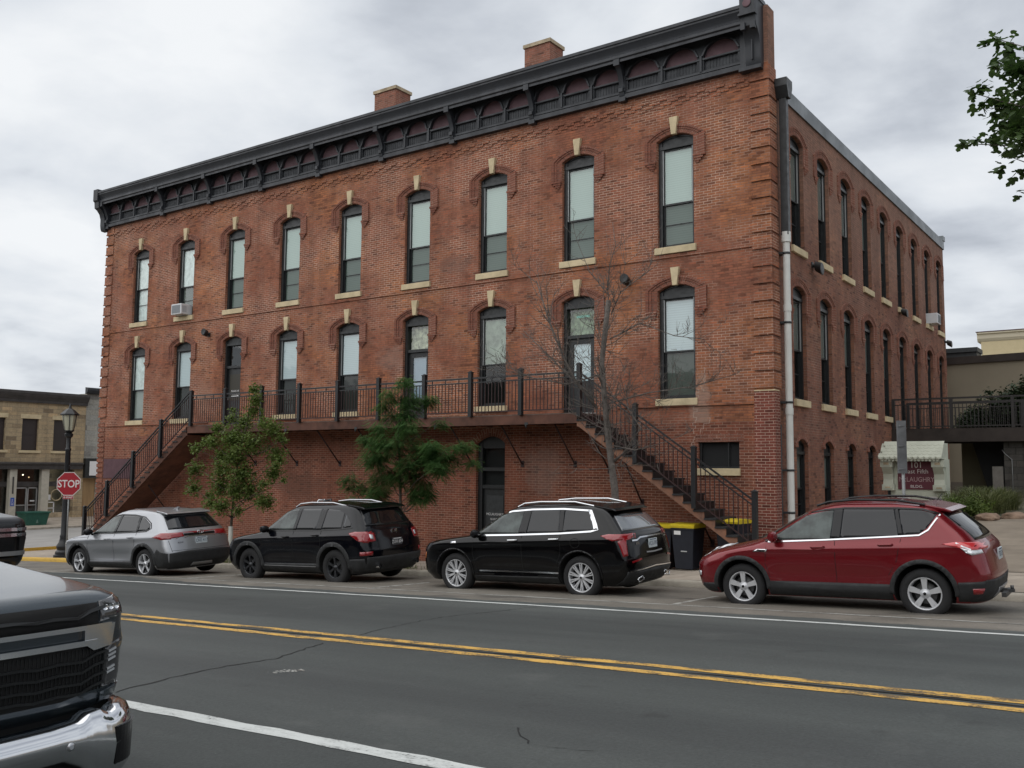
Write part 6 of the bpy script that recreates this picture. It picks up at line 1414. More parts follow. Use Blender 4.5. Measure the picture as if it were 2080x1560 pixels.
# ------------------------------------------------------------ pickups
def pickup(name, label, X, Y, zg, paint, sc_, near):
    c = Car(wb=3.9, R=.42, rim=.24, wmax=1.02, flare=.02, crease=1.08, belt=1.40, hollow=.015, paint=paint, style='six', mrim='alloy_dark',
      XF=[(.66, -2.86), (.72, -2.93), (1.0, -2.955), (1.22, -2.95), (1.29, -2.92), (1.325, -2.86), (1.345, -2.66), (1.375, -2.3), (1.41, -1.9), (1.44, -1.62), (1.47, -1.45), (1.55, -1.3), (1.95, -.75), (2.0, -.5)],
      XRR=[(.66, 2.9), (1.34, 2.95), (1.37, 2.9), (1.40, 1.05), (1.5, 1.0), (1.95, .85), (2.0, .6)],
      W=[(.66, .97), (.8, 1.0), (1.2, 1.005), (1.29, .99), (1.35, .955), (1.42, .90), (1.5, .85), (1.95, .70), (2.0, .55)],
      LF=[(.6, .20), (1.28, .20), (1.34, .40), (1.5, .4), (2, .3)], LR=[(.6, .15), (2, .2)], ZS=[.66, .70, .74, .80, .88, .96, 1.04, 1.12, 1.18, 1.22, 1.26, 1.29, 1.31, 1.325, 1.334, 1.345, 1.36, 1.375, 1.392, 1.41, 1.425, 1.44, 1.455, 1.47, 1.50, 1.55, 1.65, 1.75, 1.85, 1.92, 1.96, 1.98, 2.0])
    c.n = 4.2
    o = empty(name, (X, Y, zg), (0, 0, pi)); o.scale = (sc_,)*3
    tag(o, label, 'pickup truck', 'pickup trucks on the camera side of the street')
    c.body(o); c.finish(o)
    c.both('window', [[(-1.12, 1.5), (-.72, 1.88), (-.1, 1.92), (-.1, 1.5)], [(0, 1.5), (0, 1.92), (.78, 1.9), (.86, 1.5)]], 'car_glass', o, .006)
    mb = MB(); c.patch(mb, [(-.78, 1.52), (.78, 1.52), (.66, 1.92), (-.66, 1.92)], 'F', .006); mb.build('windscreen', 'car_glass', o)
    # front: grille frame, mesh bars, chrome bar, lamps
    if near:
        mb = MB(); c.patch(mb, [(-.80, 1.155), (-.80, 1.275), (.80, 1.275), (.80, 1.155)], 'F', .004, cell=.1); c.patch(mb, [(-.83, .80), (-.83, 1.03), (-.78, 1.035), (-.70, 1.06), (.70, 1.06), (.78, 1.035), (.83, 1.03), (.83, .80), (.6, .76), (-.6, .76)], 'F', .004, cell=.1); mb.build('grille_back', 'wheel_void', o)
        mb = MB()
        for z in (1.215, ): 
            P = [(-.84, z+.035), (-.74, z+.02), (-.66, z-.01), (-.52, z+.0), (-.42, z-.006), (-.3, z+.005), (.3, z+.005), (.42, z-.006), (.52, z), (.66, z-.01), (.74, z+.02), (.84, z+.035)]; c.strip(mb, P, 'F', .016, .022)
        for z in (.975, .915, .855, .80):
            P = [(-.85, z+.03), (-.78, z+.02), (-.70, z-.012), (-.56, z-.004), (-.44, z-.014), (-.34, z-.002), (.34, z-.002), (.44, z-.014), (.56, z-.004), (.70, z-.012), (.78, z+.02), (.85, z+.03)]; c.strip(mb, P, 'F', .014, .024)
        for y in [k*.022-.84 for k in range(77)]: c.strip(mb, [(y, .79), (y, 1.03)], 'F', .004, .008)
        mb.build('grille_bars', 'grille_black', o)
        mb = MB(); c.strip(mb, [(-.87, 1.15), (.87, 1.15)], 'F', .026, .038); c.strip(mb, [(-.78, 1.065), (.78, 1.065)], 'F', .030, .034); c.patch(mb, [(-.90, 1.155), (-.70, 1.155), (-.70, 1.06), (-.76, 1.02), (-.88, 1.035)], 'F', .030, cell=.04, thick=.04); c.patch(mb, [(.90, 1.155), (.70, 1.155), (.70, 1.06), (.76, 1.02), (.88, 1.035)], 'F', .030, cell=.04, thick=.04); mb.build('chrome_bar', 'chrome', o, auto=40)
        for s in (-1, 1):
            S = 'L' if s < 0 else 'R'
            mb = MB(); c.patch(mb, [(s*.81, 1.17), (s*.81, 1.28), (s*.985, 1.30), (s*.985, 1.19)], 'F', .008, cell=.03); mb.build('headlight', 'lamp_smoked', o)
            mb = MB(); c.patch(mb, [(-2.60, 1.20), (-2.74, 1.19), (-2.80, 1.20), (-2.80, 1.30), (-2.62, 1.30)], S, .008, cell=.03); mb.build('turn_signal', 'lamp_amber_dim', o)
            mb = MB()
            for k in range(3): y = s*(.84+.042*k); x = c.xfront(y, 1.24)-.012; mb.lathe([(0, 0), (.013, 0), (.018, .006)], lambda a, b_, h: (x-h, y+a, 1.245+b_), 8)
            mb.build('lamp_projectors', 'chrome', o)
            mb = MB(); c.patch(mb, [(s*.845, .80), (s*.845, 1.02), (s*.92, 1.045), (s*.985, 1.06), (s*.99, .86), (s*.95, .80)], 'F', .010, cell=.03); mb.build('lower_headlight', 'lamp_smoked', o)
            mb = MB()
            for z in (1.0, .975, .95, .90, .88): c.strip(mb, [(s*.87, z-.006), (s*.925, z+.008)], 'F', .012, .018)
            mb.build('lamp_elements', 'lamp_clear', o)
            mb = MB(); c.patch(mb, [(s*.84, .70), (s*.84, .77), (s*.95, .795), (s*.99, .80), (s*1.0, .70)], 'F', .012, cell=.03); mb.build('corner_trim', paint, o)
        # chrome bumper swept round both corners
        def prof(a): return lerp_tab([(0, .655), (.50, .66), (.64, .67), (.70, .70), (.79, .705), (.815, .68), (.86, .68), (.89, .70), (1.2, .71)], a)
        half = [(-3.07+.03*(y/.8)**2, y, 0, 1) for y in [.8*k/40 for k in range(41)]]
        half += [(-2.80-.24*cos(t), .80+.24*sin(t), sin(t), cos(t)) for t in [pi/2*k/14 for k in range(1, 15)]]
        half += [(-2.80+.5*k/4, 1.04, 1, 0) for k in range(1, 5)]
        path = [(x, -y, -a, b_) for x, y, a, b_ in half[:0:-1]]+half
        mb = MB(); prev = None
        for x, y, ny, nx in path:
            s_ = abs(y)+(0 if x < -2.8 else x+2.8); zt = prof(s_); zb = .34 if s_ > .74 else lerp_tab([(0, .47), (.56, .47), (.66, .42), (.74, .34)], s_); col = []
            for f_, o_ in ((0, -.06), (0, .0), (.10, .022), (.5, .034), (.82, .022), (.95, .0), (1, -.03), (1, -.10)):
                col.append(mb.bm.verts.new((x-nx*o_, y+ny*o_, zb+(zt-zb)*f_)))
            if prev:
                for A, B_, C_, D in zip(prev, prev[1:], col[1:], col): q = mb.bm.faces.new([A, D, C_, B_]); q.smooth = True
            prev = col
        mb.build('bumper', 'chrome', o, auto=50)
        mb = MB(); mb.prism([(-.70, .20), (.70, .20), (.70, .48), (-.70, .48)], lambda u, v, w_: (w_, u, v), -3.0, -2.7); mb.build('bumper_void', 'wheel_void', o)
        mb = MB(); mb.prism([(-.95, .56), (.95, .56), (.95, .70), (-.95, .70)], lambda u, v, w_: (w_, u, v), -2.86, -2.5); mb.build('bumper_gap', 'wheel_void', o)
        for s in (-1, 1):
            mb = MB(); seg = [q for q in half if .845 < q[1] < 1.02 and q[0] < -2.8]
            for (xa, ya, na, ma), (xb, yb, nb, mb_) in zip(seg, seg[1:]):
                V = lambda x, y, n_, m_, z, o_: (x-m_*o_, s*(y+n_*o_), z)
                mb.hexa([V(xa, ya, na, ma, .395, .03), V(xb, yb, nb, mb_, .40, .03), V(xb, yb, nb, mb_, .40, .0), V(xa, ya, na, ma, .395, .0), V(xa, ya, na, ma, .60, .037), V(xb, yb, nb, mb_, .605, .037), V(xb, yb, nb, mb_, .605, .0), V(xa, ya, na, ma, .60, .0)])
            mb.build('fog_lamp', 'gloss_black', o)
            mb = MB(); sx_ = -3.055-.028; mb.lathe([(0, -.012), (.018, -.012), (.024, .0)], lambda a, b_, h: (sx_+h, s*.58+a, .555+b_), 14); mb.lathe([(0, -.014), (.012, -.014)], lambda a, b_, h: (sx_+h, s*.58+a, .555+b_), 12, 1); mb.build('parking_sensor', ['satin_metal', 'ac_grille'], o)
            mb = MB(); mb.prism([(-2.30, 0.0), (-2.24, .06), (-1.98, .075), (-1.92, 0)], lambda u, v, w_: (u, w_, 1.385+v*.7+(u+2.3)*.07), s*.28, s*.50); mb.build('hood_scoop', 'chrome', o, bevel=.01)
            mb = MB(); hz = lambda u, v: 1.385+v*.7+(u+2.3)*.07; mb.f([(-2.302, s*.30, hz(-2.3, .012)), (-2.302, s*.48, hz(-2.3, .012)), (-2.255, s*.48, hz(-2.25, .052)), (-2.255, s*.30, hz(-2.25, .052))]); mb.build('scoop_slot', 'wheel_void', o)
        mb = MB(); mb.prism([(-.16, 1.12), (-.16, 1.08), (-.06, 1.08), (-.05, 1.06), (.05, 1.06), (.06, 1.08), (.16, 1.08), (.16, 1.12), (.06, 1.12), (.05, 1.14), (-.05, 1.14), (-.06, 1.12)], lambda u, v, w_: (w_, u, v), -3.0, -2.97); mb.build('badge', 'chrome', o)
    else:
        mb = MB(); c.patch(mb, [(-.88, .78), (-.88, 1.24), (.88, 1.24), (.88, .78)], 'F', .006, cell=.1); mb.build('grille_back', 'gloss_black', o)
        mb = MB()
        for z in (1.165, 1.09): c.strip(mb, [(-.985, z), (.985, z)], 'F', .045, .03)
        for s, S in ((-1, 'L'), (1, 'R')):
            for z in (1.165, 1.09): c.strip(mb, [(-2.86, z), (-2.58, z)], S, .045, .014)
        mb.build('chrome_bars', 'chrome', o)
        mb = MB(); c.strip(mb, [(-.985, .84), (.985, .84)], 'F', .06, .03)
        for S in 'LR': c.strip(mb, [(-2.86, .84), (-2.5, .84)], S, .06, .014)
        mb.build('lower_trim', 'satin_metal', o)
        mb = MB(); P = [(.36, -.0), (.64, -.0)]; mb.prism([(-3.02, .34), (-2.8, .34), (-2.8, .66), (-3.0, .66)], lambda u, v, w_: (u, w_, v), -.84, .84); mb.build('bumper', 'gloss_black', o, bevel=.03)
    c.mirror(o, -1.0, 1.5)
    c.handles(o, [(-.18, 1.28), (.78, 1.28)], paint)
    return o
mat('grille_black', (.012, .013, .014), .35); mat('lamp_smoked', (.055, .055, .058), .06, metal=.3, coat=1); mat('lamp_amber_dim', (.30, .12, .05), .12, coat=1)
NT = pickup('pickup_truck', 'dark slate pickup truck close to the camera with chrome bumper and black grille', 28.58-2.98, -18.41-1.0, .955, 'paint_slate', 1.0, True)
car_paint('paint_truck_black', (.008, .008, .010), 0, .3)
FT = pickup('pickup_truck', 'black pickup truck at the left edge with two chrome bars on its front corner', 18.9-3.32, -13.93-1.12, .72, 'paint_truck_black', 1.12, False)
# ------------------------------------------------------------ foliage
def leaf_mat(name, cols, tl=.25, rough=.55):
    m = bpy.data.materials.new(name); m.use_nodes = True; t = m.node_tree; b = t.nodes['Principled BSDF']; MATS[name] = m
    tcn = N(t, 'ShaderNodeTexCoord'); n = N(t, 'ShaderNodeTexNoise', inp={2: 1.8, 3: 5, 4: .7}); t.links.new(tcn.outputs['Object'], n.inputs[0])
    n2 = N(t, 'ShaderNodeTexNoise', inp={2: 22, 3: 2}); t.links.new(tcn.outputs['Object'], n2.inputs[0])
    s = mathn(t, 'ADD', mathn(t, 'MULTIPLY', n.outputs[0], .6), mathn(t, 'MULTIPLY', n2.outputs[0], .4))
    r = ramp(t, [(.38+.24*i/(len(cols)-1), c) for i, c in enumerate(cols)], s); t.links.new(r.outputs[0], b.inputs['Base Color']); b.inputs['Roughness'].default_value = rough; b.inputs['Specular IOR Level'].default_value = .35
    tr = N(t, 'ShaderNodeBsdfTranslucent'); t.links.new(mix(t, r.outputs[0], (.9, 1.2, .4), .3, 'MULTIPLY'), tr.inputs[0]); mx = N(t, 'ShaderNodeMixShader', inp={0: tl}); o = t.nodes['Material Output']
    t.links.new(b.outputs[0], mx.inputs[1]); t.links.new(tr.outputs[0], mx.inputs[2]); t.links.new(mx.outputs[0], o.inputs[0]); return m
leaf_mat('leaf_maple', [(.075, .115, .026), (.125, .175, .044), (.19, .235, .07)], .4)
leaf_mat('leaf_locust', [(.045, .10, .032), (.08, .17, .05), (.15, .25, .085)], .45)
leaf_mat('leaf_big', [(.030, .055, .018), (.050, .090, .026), (.085, .13, .042)], .4)
leaf_mat('leaf_shrub', [(.020, .034, .016), (.034, .055, .024), (.055, .075, .035)], .15)
leaf_mat('grass_blade', [(.06, .075, .025), (.12, .14, .05), (.24, .22, .11)], .2)
mat('bark_gray', (.13, .115, .095), .95, var=.4, scale=9, bump=.6, bscale=30); mat('bark_young', (.085, .07, .055), .9, var=.3, scale=12); mat('trunk_guard', (.50, .50, .45), .6, var=.1, scale=4)
mat('bark_dry', (.115, .10, .088), .95, var=.35, scale=10, bump=.5, bscale=30)
def leaf(mb, p, n, up, L, Wd, kind=0):
    a = n.cross(up)
    if a.length < 1e-3: a = Vector((1, 0, 0))
    a.normalize(); d = up
    if kind == 0:     # folded diamond leaf
        q = [p, p+a*Wd*.5+d*L*.45-n*Wd*.12, p+d*L, p-a*Wd*.5+d*L*.45-n*Wd*.12]
        vs = [mb.bm.verts.new(v) for v in q]; mb.bm.faces.new(vs)
    elif kind == 1:   # lobed leaf
        q = [p, p+a*Wd*.34+d*L*.10, p+a*Wd*.55+d*L*.42, p+a*Wd*.20+d*L*.50, p+a*Wd*.28+d*L*.80, p+d*L, p-a*Wd*.28+d*L*.80, p-a*Wd*.20+d*L*.50, p-a*Wd*.55+d*L*.42, p-a*Wd*.34+d*L*.10]
        vs = [mb.bm.verts.new(v) for v in q]; mb.bm.faces.new(vs)
def rv(rnd): 
    while 1:
        v = Vector((rnd.uniform(-1, 1), rnd.uniform(-1, 1), rnd.uniform(-1, 1)))
        if .05 < v.length < 1: return v.normalized()
def clumps(mb, blobs, dens, L, Wd, rnd, kind, droop=.3, ysq=1.0, flat=1.0):
    for (c, r) in blobs:
        n = int(dens*r*r)+4
        for _ in range(n):
            d = rv(rnd); p = Vector(c)+Vector((d.x, d.y*ysq, d.z*flat))*r*(rnd.random()**.62)*(1+.9*noise.noise(Vector(c)*3+d*1.6))
            nn = (rv(rnd)*.7+Vector((0, 0, 1))).normalized(); up = rv(rnd); up = (up-nn*up.dot(nn)); up.z -= droop; up.normalize()
            s = rnd.uniform(.7, 1.25); leaf(mb, p, nn, up, L*s, Wd*s, kind)
def limb(mb, pts, r0_, r1_, n=7):
    m_ = len(pts)-1; mb.tube(pts, [r0_+(r1_-r0_)*i/m_ for i in range(m_+1)], n)
def wig(a, b, rnd, k=4, s=.06):
    a, b = Vector(a), Vector(b); L = (b-a).length; out = [a]
    for i in range(1, k): out.append(a.lerp(b, i/k)+rv(rnd)*L*s)
    return out+[b]
# young maple with white guard
rnd = random.Random(11); ty = -4.2
T1 = thing('maple_tree', 'young light green maple with white trunk guard between the silver and first black car', 'tree', (11.4, ty, Hwalk(11.4, ty)))
q1 = [(650, 560, .22), (640, 640, .25), (640, 720, .30), (500, 775, .20), (440, 700, .12), (430, 850, .25), (560, 800, .35), (790, 830, .28), (700, 860, .35), (250, 950, .16), (310, 1000, .22), (400, 950, .28), (560, 930, .48), (680, 960, .42), (810, 930, .20), (860, 950, .08), (400, 1060, .38), (560, 1060, .5), (720, 1050, .35), (800, 1090, .2), (870, 1130, .12), (290, 1160, .30), (430, 1180, .42), (580, 1200, .5), (730, 1190, .36), (280, 1310, .30), (400, 1310, .38), (530, 1330, .42), (660, 1320, .38), (760, 1270, .18), (770, 1400, .22), (700, 1400, .3), (400, 1420, .26), (520, 1440, .32), (590, 1470, .22), (880, 1240, .10), (300, 1370, .2)]
b1 = []
for x, y, r in q1: b1.append(((11.4+((x/3.714+340)-476)*.0215+.35*rnd.uniform(-1, 1)*.5, ty+rnd.uniform(-.35, .35), 5.22-((y/3.714+640)-790)*.01396), r*.92))
mb = MB(); clumps(mb, b1, 5200, .066, .058, rnd, 1, .35)
mb.build('crown', 'leaf_maple', T1, recalc=False)
mb = MB(); zb = Hwalk(11.4, ty)
limb(mb, [(11.42, ty, zb), (11.40, ty, zb+.9), (11.44, ty, 1.7), (11.52, ty, 2.6), (11.75, ty, 3.6), (12.15, ty, 5.0)], .05, .008)
for (c, r) in b1:
    if rnd.random() < .85: z0 = max(1.55, c[2]-.75*rnd.uniform(.5, 1)-.15); x0 = lerp_tab([(1.7, 11.44), (2.6, 11.52), (3.6, 11.75), (5, 12.15)], z0); limb(mb, wig((x0, ty, z0), c, rnd, 4, .05), .014, .004, 5)
mb.build('trunk', 'bark_young', T1)
mb = MB(); mb.tube([(11.41, ty, zb), (11.40, ty, zb+1.02)], .062, 12); mb.build('trunk_guard', 'trunk_guard', T1)
# honey locust
rnd = random.Random(12)
T2 = thing('locust_tree', 'feathery dark green honey locust in front of the walkway behind the second black car', 'tree', (17.85, ty, Hwalk(17.85, ty)))
q2 = [(1750, 520, .18), (1830, 500, .16), (1700, 600, .22), (1610, 650, .22), (1560, 690, .16), (1780, 640, .30), (1850, 690, .22), (1930, 660, .22), (1960, 640, .14), (1700, 760, .34), (1830, 770, .30), (1640, 860, .26), (1760, 880, .36), (1880, 850, .26), (1960, 825, .18), (1540, 960, .24), (1500, 930, .14), (1640, 980, .34), (1760, 990, .42), (1880, 1000, .34), (1980, 1020, .26), (1530, 1080, .30), (1660, 1090, .40), (1790, 1110, .44), (1920, 1100, .36), (2040, 1080, .28), (2120, 1080, .26), (1400, 1250, .24), (1350, 1310, .18), (1460, 1320, .30), (1560, 1260, .34), (1660, 1220, .34), (1780, 1230, .36), (1900, 1280, .30), (1960, 1320, .26), (1550, 1370, .28), (1650, 1340, .26), (1880, 1390, .24), (2000, 1390, .14), (1450, 1400, .16), (2200, 1000, .2), (2240, 1110, .2)]
q3 = [(240, 380, .22), (330, 400, .26), (430, 385, .2), (520, 392, .12), (330, 480, .26), (430, 560, .22), (330, 590, .22), (230, 570, .26), (120, 540, .3), (60, 640, .26), (80, 760, .22), (150, 800, .18), (230, 810, .14)]
b2 = []
for x, y, r in q2: b2.append((x/3.714+340, y/3.714+640, r))
for x, y, r in q3: b2.append((x/4.333+820, y/4.333+820, r))
b2 = [((17.85+(x-815)*.0150+.25*rnd.uniform(-1, 1)*.6, ty+rnd.uniform(-.4, .4), 5.22-(y-770)*.01216), r*.98) for x, y, r in b2]
mb = MB()
for (c, r) in b2:   # pinnate fronds
    for _ in range(int(22+2000*r*r)):
        d = rv(rnd); p = Vector(c)+Vector((d.x*1.15, d.y, d.z*.9))*r*rnd.random()**.6*(1+.8*noise.noise(Vector(c)*3+d*1.7)); ax = Vector((d.x, d.y, -.5+rnd.uniform(-.6, .5))).normalized(); sd_ = ax.cross(Vector((0, 0, 1))).normalized(); L = rnd.uniform(.12, .2)
        for k in range(6):
            for s in (-1, 1):
                q = p+ax*(L*k/6); e_ = (sd_*s+ax*.5+Vector((0, 0, rnd.uniform(-.25, .15)))).normalized(); leaf(mb, q, Vector((0, 0, 1)), e_, .055, .022, 0)
mb.build('crown', 'leaf_locust', T2, recalc=False)
mb = MB(); zb = Hwalk(17.85, ty); limb(mb, [(17.86, ty, zb), (17.84, ty, 1.6), (17.82, ty, 2.6), (17.72, ty, 3.8), (17.80, ty, 5.0)], .055, .010)
for (c, r) in b2:
    z0 = max(1.9, c[2]-.25-.5*rnd.random()); limb(mb, wig((17.8, ty, z0), c, rnd, 4, .06), .013, .004, 5)
mb.build('trunk', 'bark_young', T2)
# bare tree
rnd = random.Random(21)
T3 = thing('bare_tree', 'leafless grey tree with tangled twigs standing before the right stair', 'tree', (23.88, ty, Hwalk(23.88, ty)))
mb = MB(); zb = Hwalk(23.88, ty)
TR = [(23.90, ty, zb), (23.87, ty, 1.8), (23.84, ty, 2.6), (23.75, ty, 3.2), (23.66, ty, 3.9), (23.58, ty, 4.7), (23.53, ty, 5.3), (23.62, ty, 6.0), (23.70, ty, 6.62)]
mb.tube(TR, [.10, .085, .078, .07, .068, .062, .055, .06, .055], 10)
mb.tube([(23.70, ty, 6.60), (23.72, ty, 6.62)], [.058, .001], 10)
twc = [0]
def twig(p, d, L, r, depth):
    if twc[0] > 5200: return
    twc[0] += 1; k = 4; pts = [Vector(p)]; dd = Vector(d).normalized()
    for i in range(k): dd = (dd+rv(rnd)*.22+Vector((0, 0, .12))).normalized(); pts.append(pts[-1]+dd*L/k)
    mb.tube(pts, [r*(1-.6*i/k) for i in range(k+1)], 5 if depth > 1 else 4, cap=False)
    if depth <= 0: return
    nb = rnd.choice((2, 3, 3, 4)) if depth > 1 else rnd.choice((1, 2, 3))
    for _ in range(nb):
        i = rnd.randint(1, k); nd = (dd+rv(rnd)*.95).normalized(); twig(pts[i], nd, L*rnd.uniform(.45, .75), max(.0045, r*.62), depth-1)
def big(pts, r, depth=2, n=6, L=.7):
    n = int(n*2.2); L *= .95; pts = [Vector(p) for p in pts]; m_ = len(pts); r *= .62; mb.tube(pts, [r*(1-.65*i/(m_-1)) for i in range(m_)], 7)
    for _ in range(n): i = rnd.randint(1, m_-1); t_ = rnd.random(); p = pts[i-1].lerp(pts[i], t_); d = (pts[i]-pts[i-1]).normalized(); twig(p, (d+rv(rnd)*.9), L*rnd.uniform(.6, 1.2), max(.0065, r*.34), depth)
P_ = lambda px, py, dy=0: (23.85+(px-1250)*.0125+dy*.0, ty+dy, 8.43-(py-440)*.01057)
big([P_(1244, 940), P_(1262, 920, .1), P_(1290, 870, .2), P_(1262, 830, .3), P_(1255, 780, .35)], .04, 2, 8)
big([P_(1215, 830), P_(1180, 770, -.2), P_(1160, 720, -.3), P_(1135, 640, -.4), P_(1110, 560, -.4)], .05, 2, 10, .8)
big([P_(1215, 810), P_(1150, 760, .2), P_(1090, 700, .3), P_(1040, 650, .4)], .03, 2, 9, .7)
big([P_(1225, 760), P_(1170, 780, -.3), P_(1110, 765, -.5), P_(1060, 740, -.6)], .028, 2, 10, .6)
big([P_(1240, 690), P_(1290, 660, .2), P_(1350, 690, .3), P_(1400, 700, .4)], .024, 2, 8, .6)
big([P_(1243, 640), P_(1270, 600, -.2), P_(1330, 560, -.2)], .02, 2, 6, .6)
big([P_(1238, 820), P_(1300, 800, .3), P_(1380, 790, .4), P_(1450, 770, .5)], .026, 2, 10, .6)
big([P_(1246, 905), P_(1300, 915, -.3), P_(1360, 900, -.4), P_(1410, 880, -.5)], .022, 2, 5, .4)
big([P_(1236, 590), P_(1240, 540), P_(1252, 500), P_(1246, 450)], .022, 1, 6, .5)
big([P_(1238, 600), P_(1190, 540, .2), P_(1160, 470, .3), P_(1150, 430, .3)], .016, 1, 6, .5)
big([P_(1240, 575), P_(1210, 620, .1), P_(1170, 560, .2)], .012, 1, 4, .4)
for _ in range(46):
    z = rnd.uniform(3.0, 6.5); x = lerp_tab([(p[2], p[0]) for p in TR], z); twig((x, ty, z), rv(rnd)+Vector((0, 0, .25)), rnd.uniform(.5, 1.15), .011, 2)
mb.build('trunk', 'bark_dry', T3)
# large tree at the right edge
rnd = random.Random(31)
T4 = thing('shade_tree', 'large dark green tree whose leafy branches reach in from the right edge', 'tree', (34.6, -4.35, Hwalk(34.6, -4.35)))
mb = MB(); blobs = []
cen = Vector((34.45, -4.3, 8.95))
for _ in range(230):
    d = rv(rnd); p = cen+Vector((d.x*3.15, d.y*3.0, d.z*1.9))*(.55+.45*rnd.random())
    blobs.append((p, rnd.uniform(.28, .55)))
for px_, pz_, r in ((31.0, 8.62, .10), (30.75, 8.60, .09), (31.2, 8.55, .14), (30.95, 9.45, .12), (31.15, 9.5, .16), (31.3, 9.9, .10), (31.1, 9.15, .14), (31.35, 10.3, .14), (31.2, 10.28, .08), (31.5, 10.15, .22), (31.45, 8.25, .10), (31.35, 8.05, .08), (31.6, 7.95, .12), (31.5, 8.7, .25), (31.4, 9.2, .25), (31.65, 9.7, .3), (31.62, 7.6, .07)):
    blobs.append((Vector((px_, -4.5, pz_)), r))
clumps(mb, [(tuple(c), r) for c, r in blobs], 430, .17, .13, rnd, 1, .35)
mb.build('crown', 'leaf_big', T4, recalc=False)
mb = MB(); zb = Hwalk(34.6, -4.35); limb(mb, [(34.6, -4.35, zb), (34.62, -4.35, 3), (34.7, -4.3, 5.5), (34.8, -4.3, 7.5), (34.9, -4.3, 10)], .22, .08, 12)
for c, r in blobs:
    if rnd.random() < .5: z0 = min(9.5, max(4.5, c.z-1.6)); limb(mb, wig((34.7, -4.3, z0), c, rnd, 4, .05), .035, .006, 5)
mb.build('trunk', 'bark_gray', T4)
# ------------------------------------------------------------ planting by the footbridge
rnd = random.Random(41)
def shrub(name, label, blobs, base, dens=60, L=.09, m='leaf_shrub'):
    t = thing(name, label, 'shrub', base); mb = MB(); clumps(mb, blobs, dens, L, L*.6, rnd, 0, .2); mb.build('foliage', m, t, recalc=False)
    mb = MB()
    for c, r in blobs[::2]: limb(mb, wig(base, c, rnd, 3, .08), .02, .005, 5)
    mb.build('stems', 'bark_young', t)
bl = []
for _ in range(150):
    x = rnd.uniform(27.4, 31.5); hh = lerp_tab([(27.4, 5.1), (28.6, 5.8), (29.3, 6.1), (29.9, 6.4), (34, 7.2)], x); bl.append(((x, 14.2+rnd.uniform(-.8, .8), rnd.uniform(4.3, hh-.25)), rnd.uniform(.28, .42)))
for x, z in ((29.75, 6.35), (29.5, 6.15), (28.3, 5.75), (27.95, 5.5)): bl.append(((x, 14, z), .16))
shrub('hedge', 'dark green ivy covered hedge rising behind the footbridge railing', bl, (30, 14.2, 3.9), 1900, .12)
mb = MB(); mb.box(27.5, 40, 13.25, 16.5, 1.0, 4.15); tag(mb.build('earth_bank', 'earth'), kind='structure')
def tuft(x, y, h, n, spread, label, m='grass_blade', name='ornamental_grass', cat='plant', grp=None):
    z = Hwalk(x, y); t = thing(name, label, cat, (x, y, z), grp); mb = MB()
    for _ in range(n):
        a = rnd.uniform(0, 2*pi); r = abs(rnd.gauss(0, .1)); p = Vector((x+r*cos(a), y+r*sin(a), z)); hh = h*rnd.uniform(.55, 1.1); s = spread*rnd.uniform(.2, 1); d = Vector((cos(a), sin(a), 0)); sd_ = Vector((-d.y, d.x, 0))*.007
        q = [p, p+d*s*.25+Vector((0, 0, hh*.55)), p+d*s*.6+Vector((0, 0, hh*.9)), p+d*s+Vector((0, 0, hh))]
        for A, B_, w0, w1 in zip(q, q[1:], (1, .9, .6), (.9, .6, .1)): mb.f([A-sd_*w0, A+sd_*w0, B_+sd_*w1, B_-sd_*w1])
    mb.build('blades', m, t, recalc=False)
GG = 'clumps of ornamental grass beside the monument sign'
LB = 'green ornamental grass clump growing between the monument sign and the footbridge pier'
for x, y, h in ((28.75, 5.0, 1.0), (29.05, 5.6, 1.15), (29.35, 5.1, 1.1), (29.6, 5.9, 1.1), (28.9, 6.4, 1.15), (29.3, 6.8, 1.15), (29.75, 6.9, 1.0), (28.8, 4.3, .75), (29.25, 4.35, .85), (29.6, 4.6, .9)): tuft(x, y, h*.64, 420, .6, LB, grp=GG)
shrub('low_shrub', 'low dark green shrub on the slope beside the rocks at the right', [((29.3+rnd.uniform(-.5, .5), 3.95+rnd.uniform(-.3, .3), Hwalk(29.3, 3.9)+rnd.uniform(.15, .45)), .26) for _ in range(14)], (29.3, 3.9, Hwalk(29.3, 3.9)), 2600, .06, 'leaf_maple')
mat('rock', (.22, .15, .105), .9, var=.35, scale=4, bump=.8, bscale=12)
for k, (x, y, sx_, sz_) in enumerate(((29.75, 3.45, .28, .12), (30.25, 3.75, .32, .12), (30.8, 4.0, .32, .14), (31.4, 4.25, .4, .2), (32.1, 4.4, .42, .22))):
    mb = MB(); bmesh.ops.create_icosphere(mb.bm, subdivisions=3, radius=1); z = Hwalk(x, y)
    for v in mb.bm.verts:
        n_ = 1+.28*noise.noise(v.co*1.7+Vector((k*3, 0, 0)))+.08*noise.noise(v.co*6); v.co = Vector((x+v.co.x*sx_*n_, y+v.co.y*.26*n_, z+.04+v.co.z*sz_*n_))
    tag(mb.build('edging_rock', 'rock', loc=(x, y, z), auto=50), ('first', 'second', 'third', 'fourth', 'fifth')[k]+' brown boulder from the left edging the planted bed above the driveway', 'rock', 'rocks edging the planting bed')
mb = MB(); xs = frange(28.4, 45, .6); ys = frange(3.9, 13.2, .7)
G = [[mb.bm.verts.new((x, y+.0+.25*noise.noise((x*.7, y*.7, 0)), Hwalk(x, y)+.03+.05*noise.noise((x, y, 1))+ (0 if y < 5 else .05*(y-5)))) for y in ys] for x in xs]
for i in range(len(xs)-1):
    for j in range(len(ys)-1): mb.bm.faces.new([G[i][j], G[i+1][j], G[i+1][j+1], G[i][j+1]])
tag(mb.build('planting_bed', 'earth', auto=60), kind='structure')
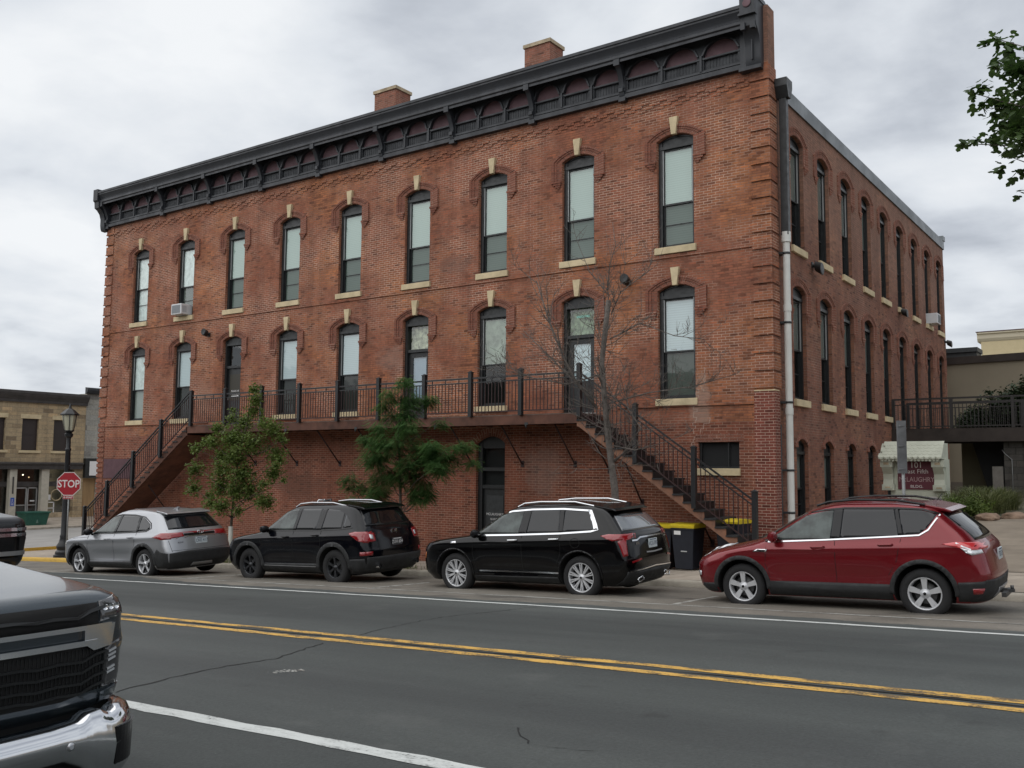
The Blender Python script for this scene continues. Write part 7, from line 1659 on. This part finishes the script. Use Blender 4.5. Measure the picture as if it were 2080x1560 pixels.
# weeds at the tree pits
mb = MB()
for cxw in (11.1, 17.5, 19.5):
    for _ in range(420):
        x = cxw+rnd.gauss(0, .35); y = -4.2+rnd.gauss(0, .22)
        if y < -4.68: continue
        z = Hwalk(x, y); a = rnd.uniform(0, 2*pi); h = rnd.uniform(.05, .2); p = Vector((x, y, z)); d = Vector((cos(a), sin(a), 0)); s_ = Vector((-d.y, d.x, 0))*.008
        mb.f([p-s_, p+s_, p+d*h*.5+Vector((0, 0, h))])
tag(mb.build('weeds', 'grass_blade', recalc=False), 'short green weeds growing round the street tree trunks', 'weeds', kind='stuff')
# ------------------------------------------------------------ camera side of the street
sheet('near_sidewalk', frange(-60, 95, 3), [-30, -25, -20.9], lambda x, y: Hroad(x, -20.9)+.13, 'concrete_walk')
OB = thing('added_reflection_row', 'unseen dark brick shop row added across the street for dark car reflections', 'building', (30, -36, 1))  # out of view; added so car paint and glass mirror something dark
brick_mat('brick_dark', (.12, .06, .045), (.09, .045, .035), (.06, .035, .03), (.16, .12, .10), (.1, .07, .06))
OW = lambda u, v, d: (u, -36-d, v)
mb = MB(); wall(mb, OW, -30, 90, -1, 9.5, [(u-.9, u+.9, [(u, .6, 5.6, 7.6, 0)]) for u in range(-28, 90, 3)]); mb.box(-30, 90, -50, -36.4, 9.2, 9.4); mb.build('wall', 'brick_dark', OB)
mb = MB()
for u in range(-28, 90, 3): mb.box(u-.6, u+.6, -36.2, -36.15, 5.6, 7.6)
mb.box(-30, 90, -36.0, -35.95, 1.6, 4.2, 0); mb.build('window', 'dark_window', OB)
mb = MB(); mb.prism([(-36, 9.0), (-35.6, 9.4), (-35.6, 9.6), (-36, 9.7)], lambda u, v, x: (x, u, v), -30, 90); mb.build('cornice', 'brown_trim', OB)
sheet('driveway', frange(26.6, 60, .8), frange(-2.9, 3.5, .8), Hwalk, mat('driveway_concrete', (.235, .195, .150), .92, var=.2, scale=1.2, bump=.3, bscale=25), .004)
for y in (-2.9, .2):
    mb = MB(); xs = frange(26.6, 60, .8)
    for a_, b_ in zip(xs, xs[1:]): mb.f([(a_, y-.012, Hwalk(a_, y)+.008), (b_, y-.012, Hwalk(b_, y)+.008), (b_, y+.012, Hwalk(b_, y)+.008), (a_, y+.012, Hwalk(a_, y)+.008)])
    tag(mb.build('driveway_joint', 'sidewalk_joint', recalc=False), kind='structure')
resolve()
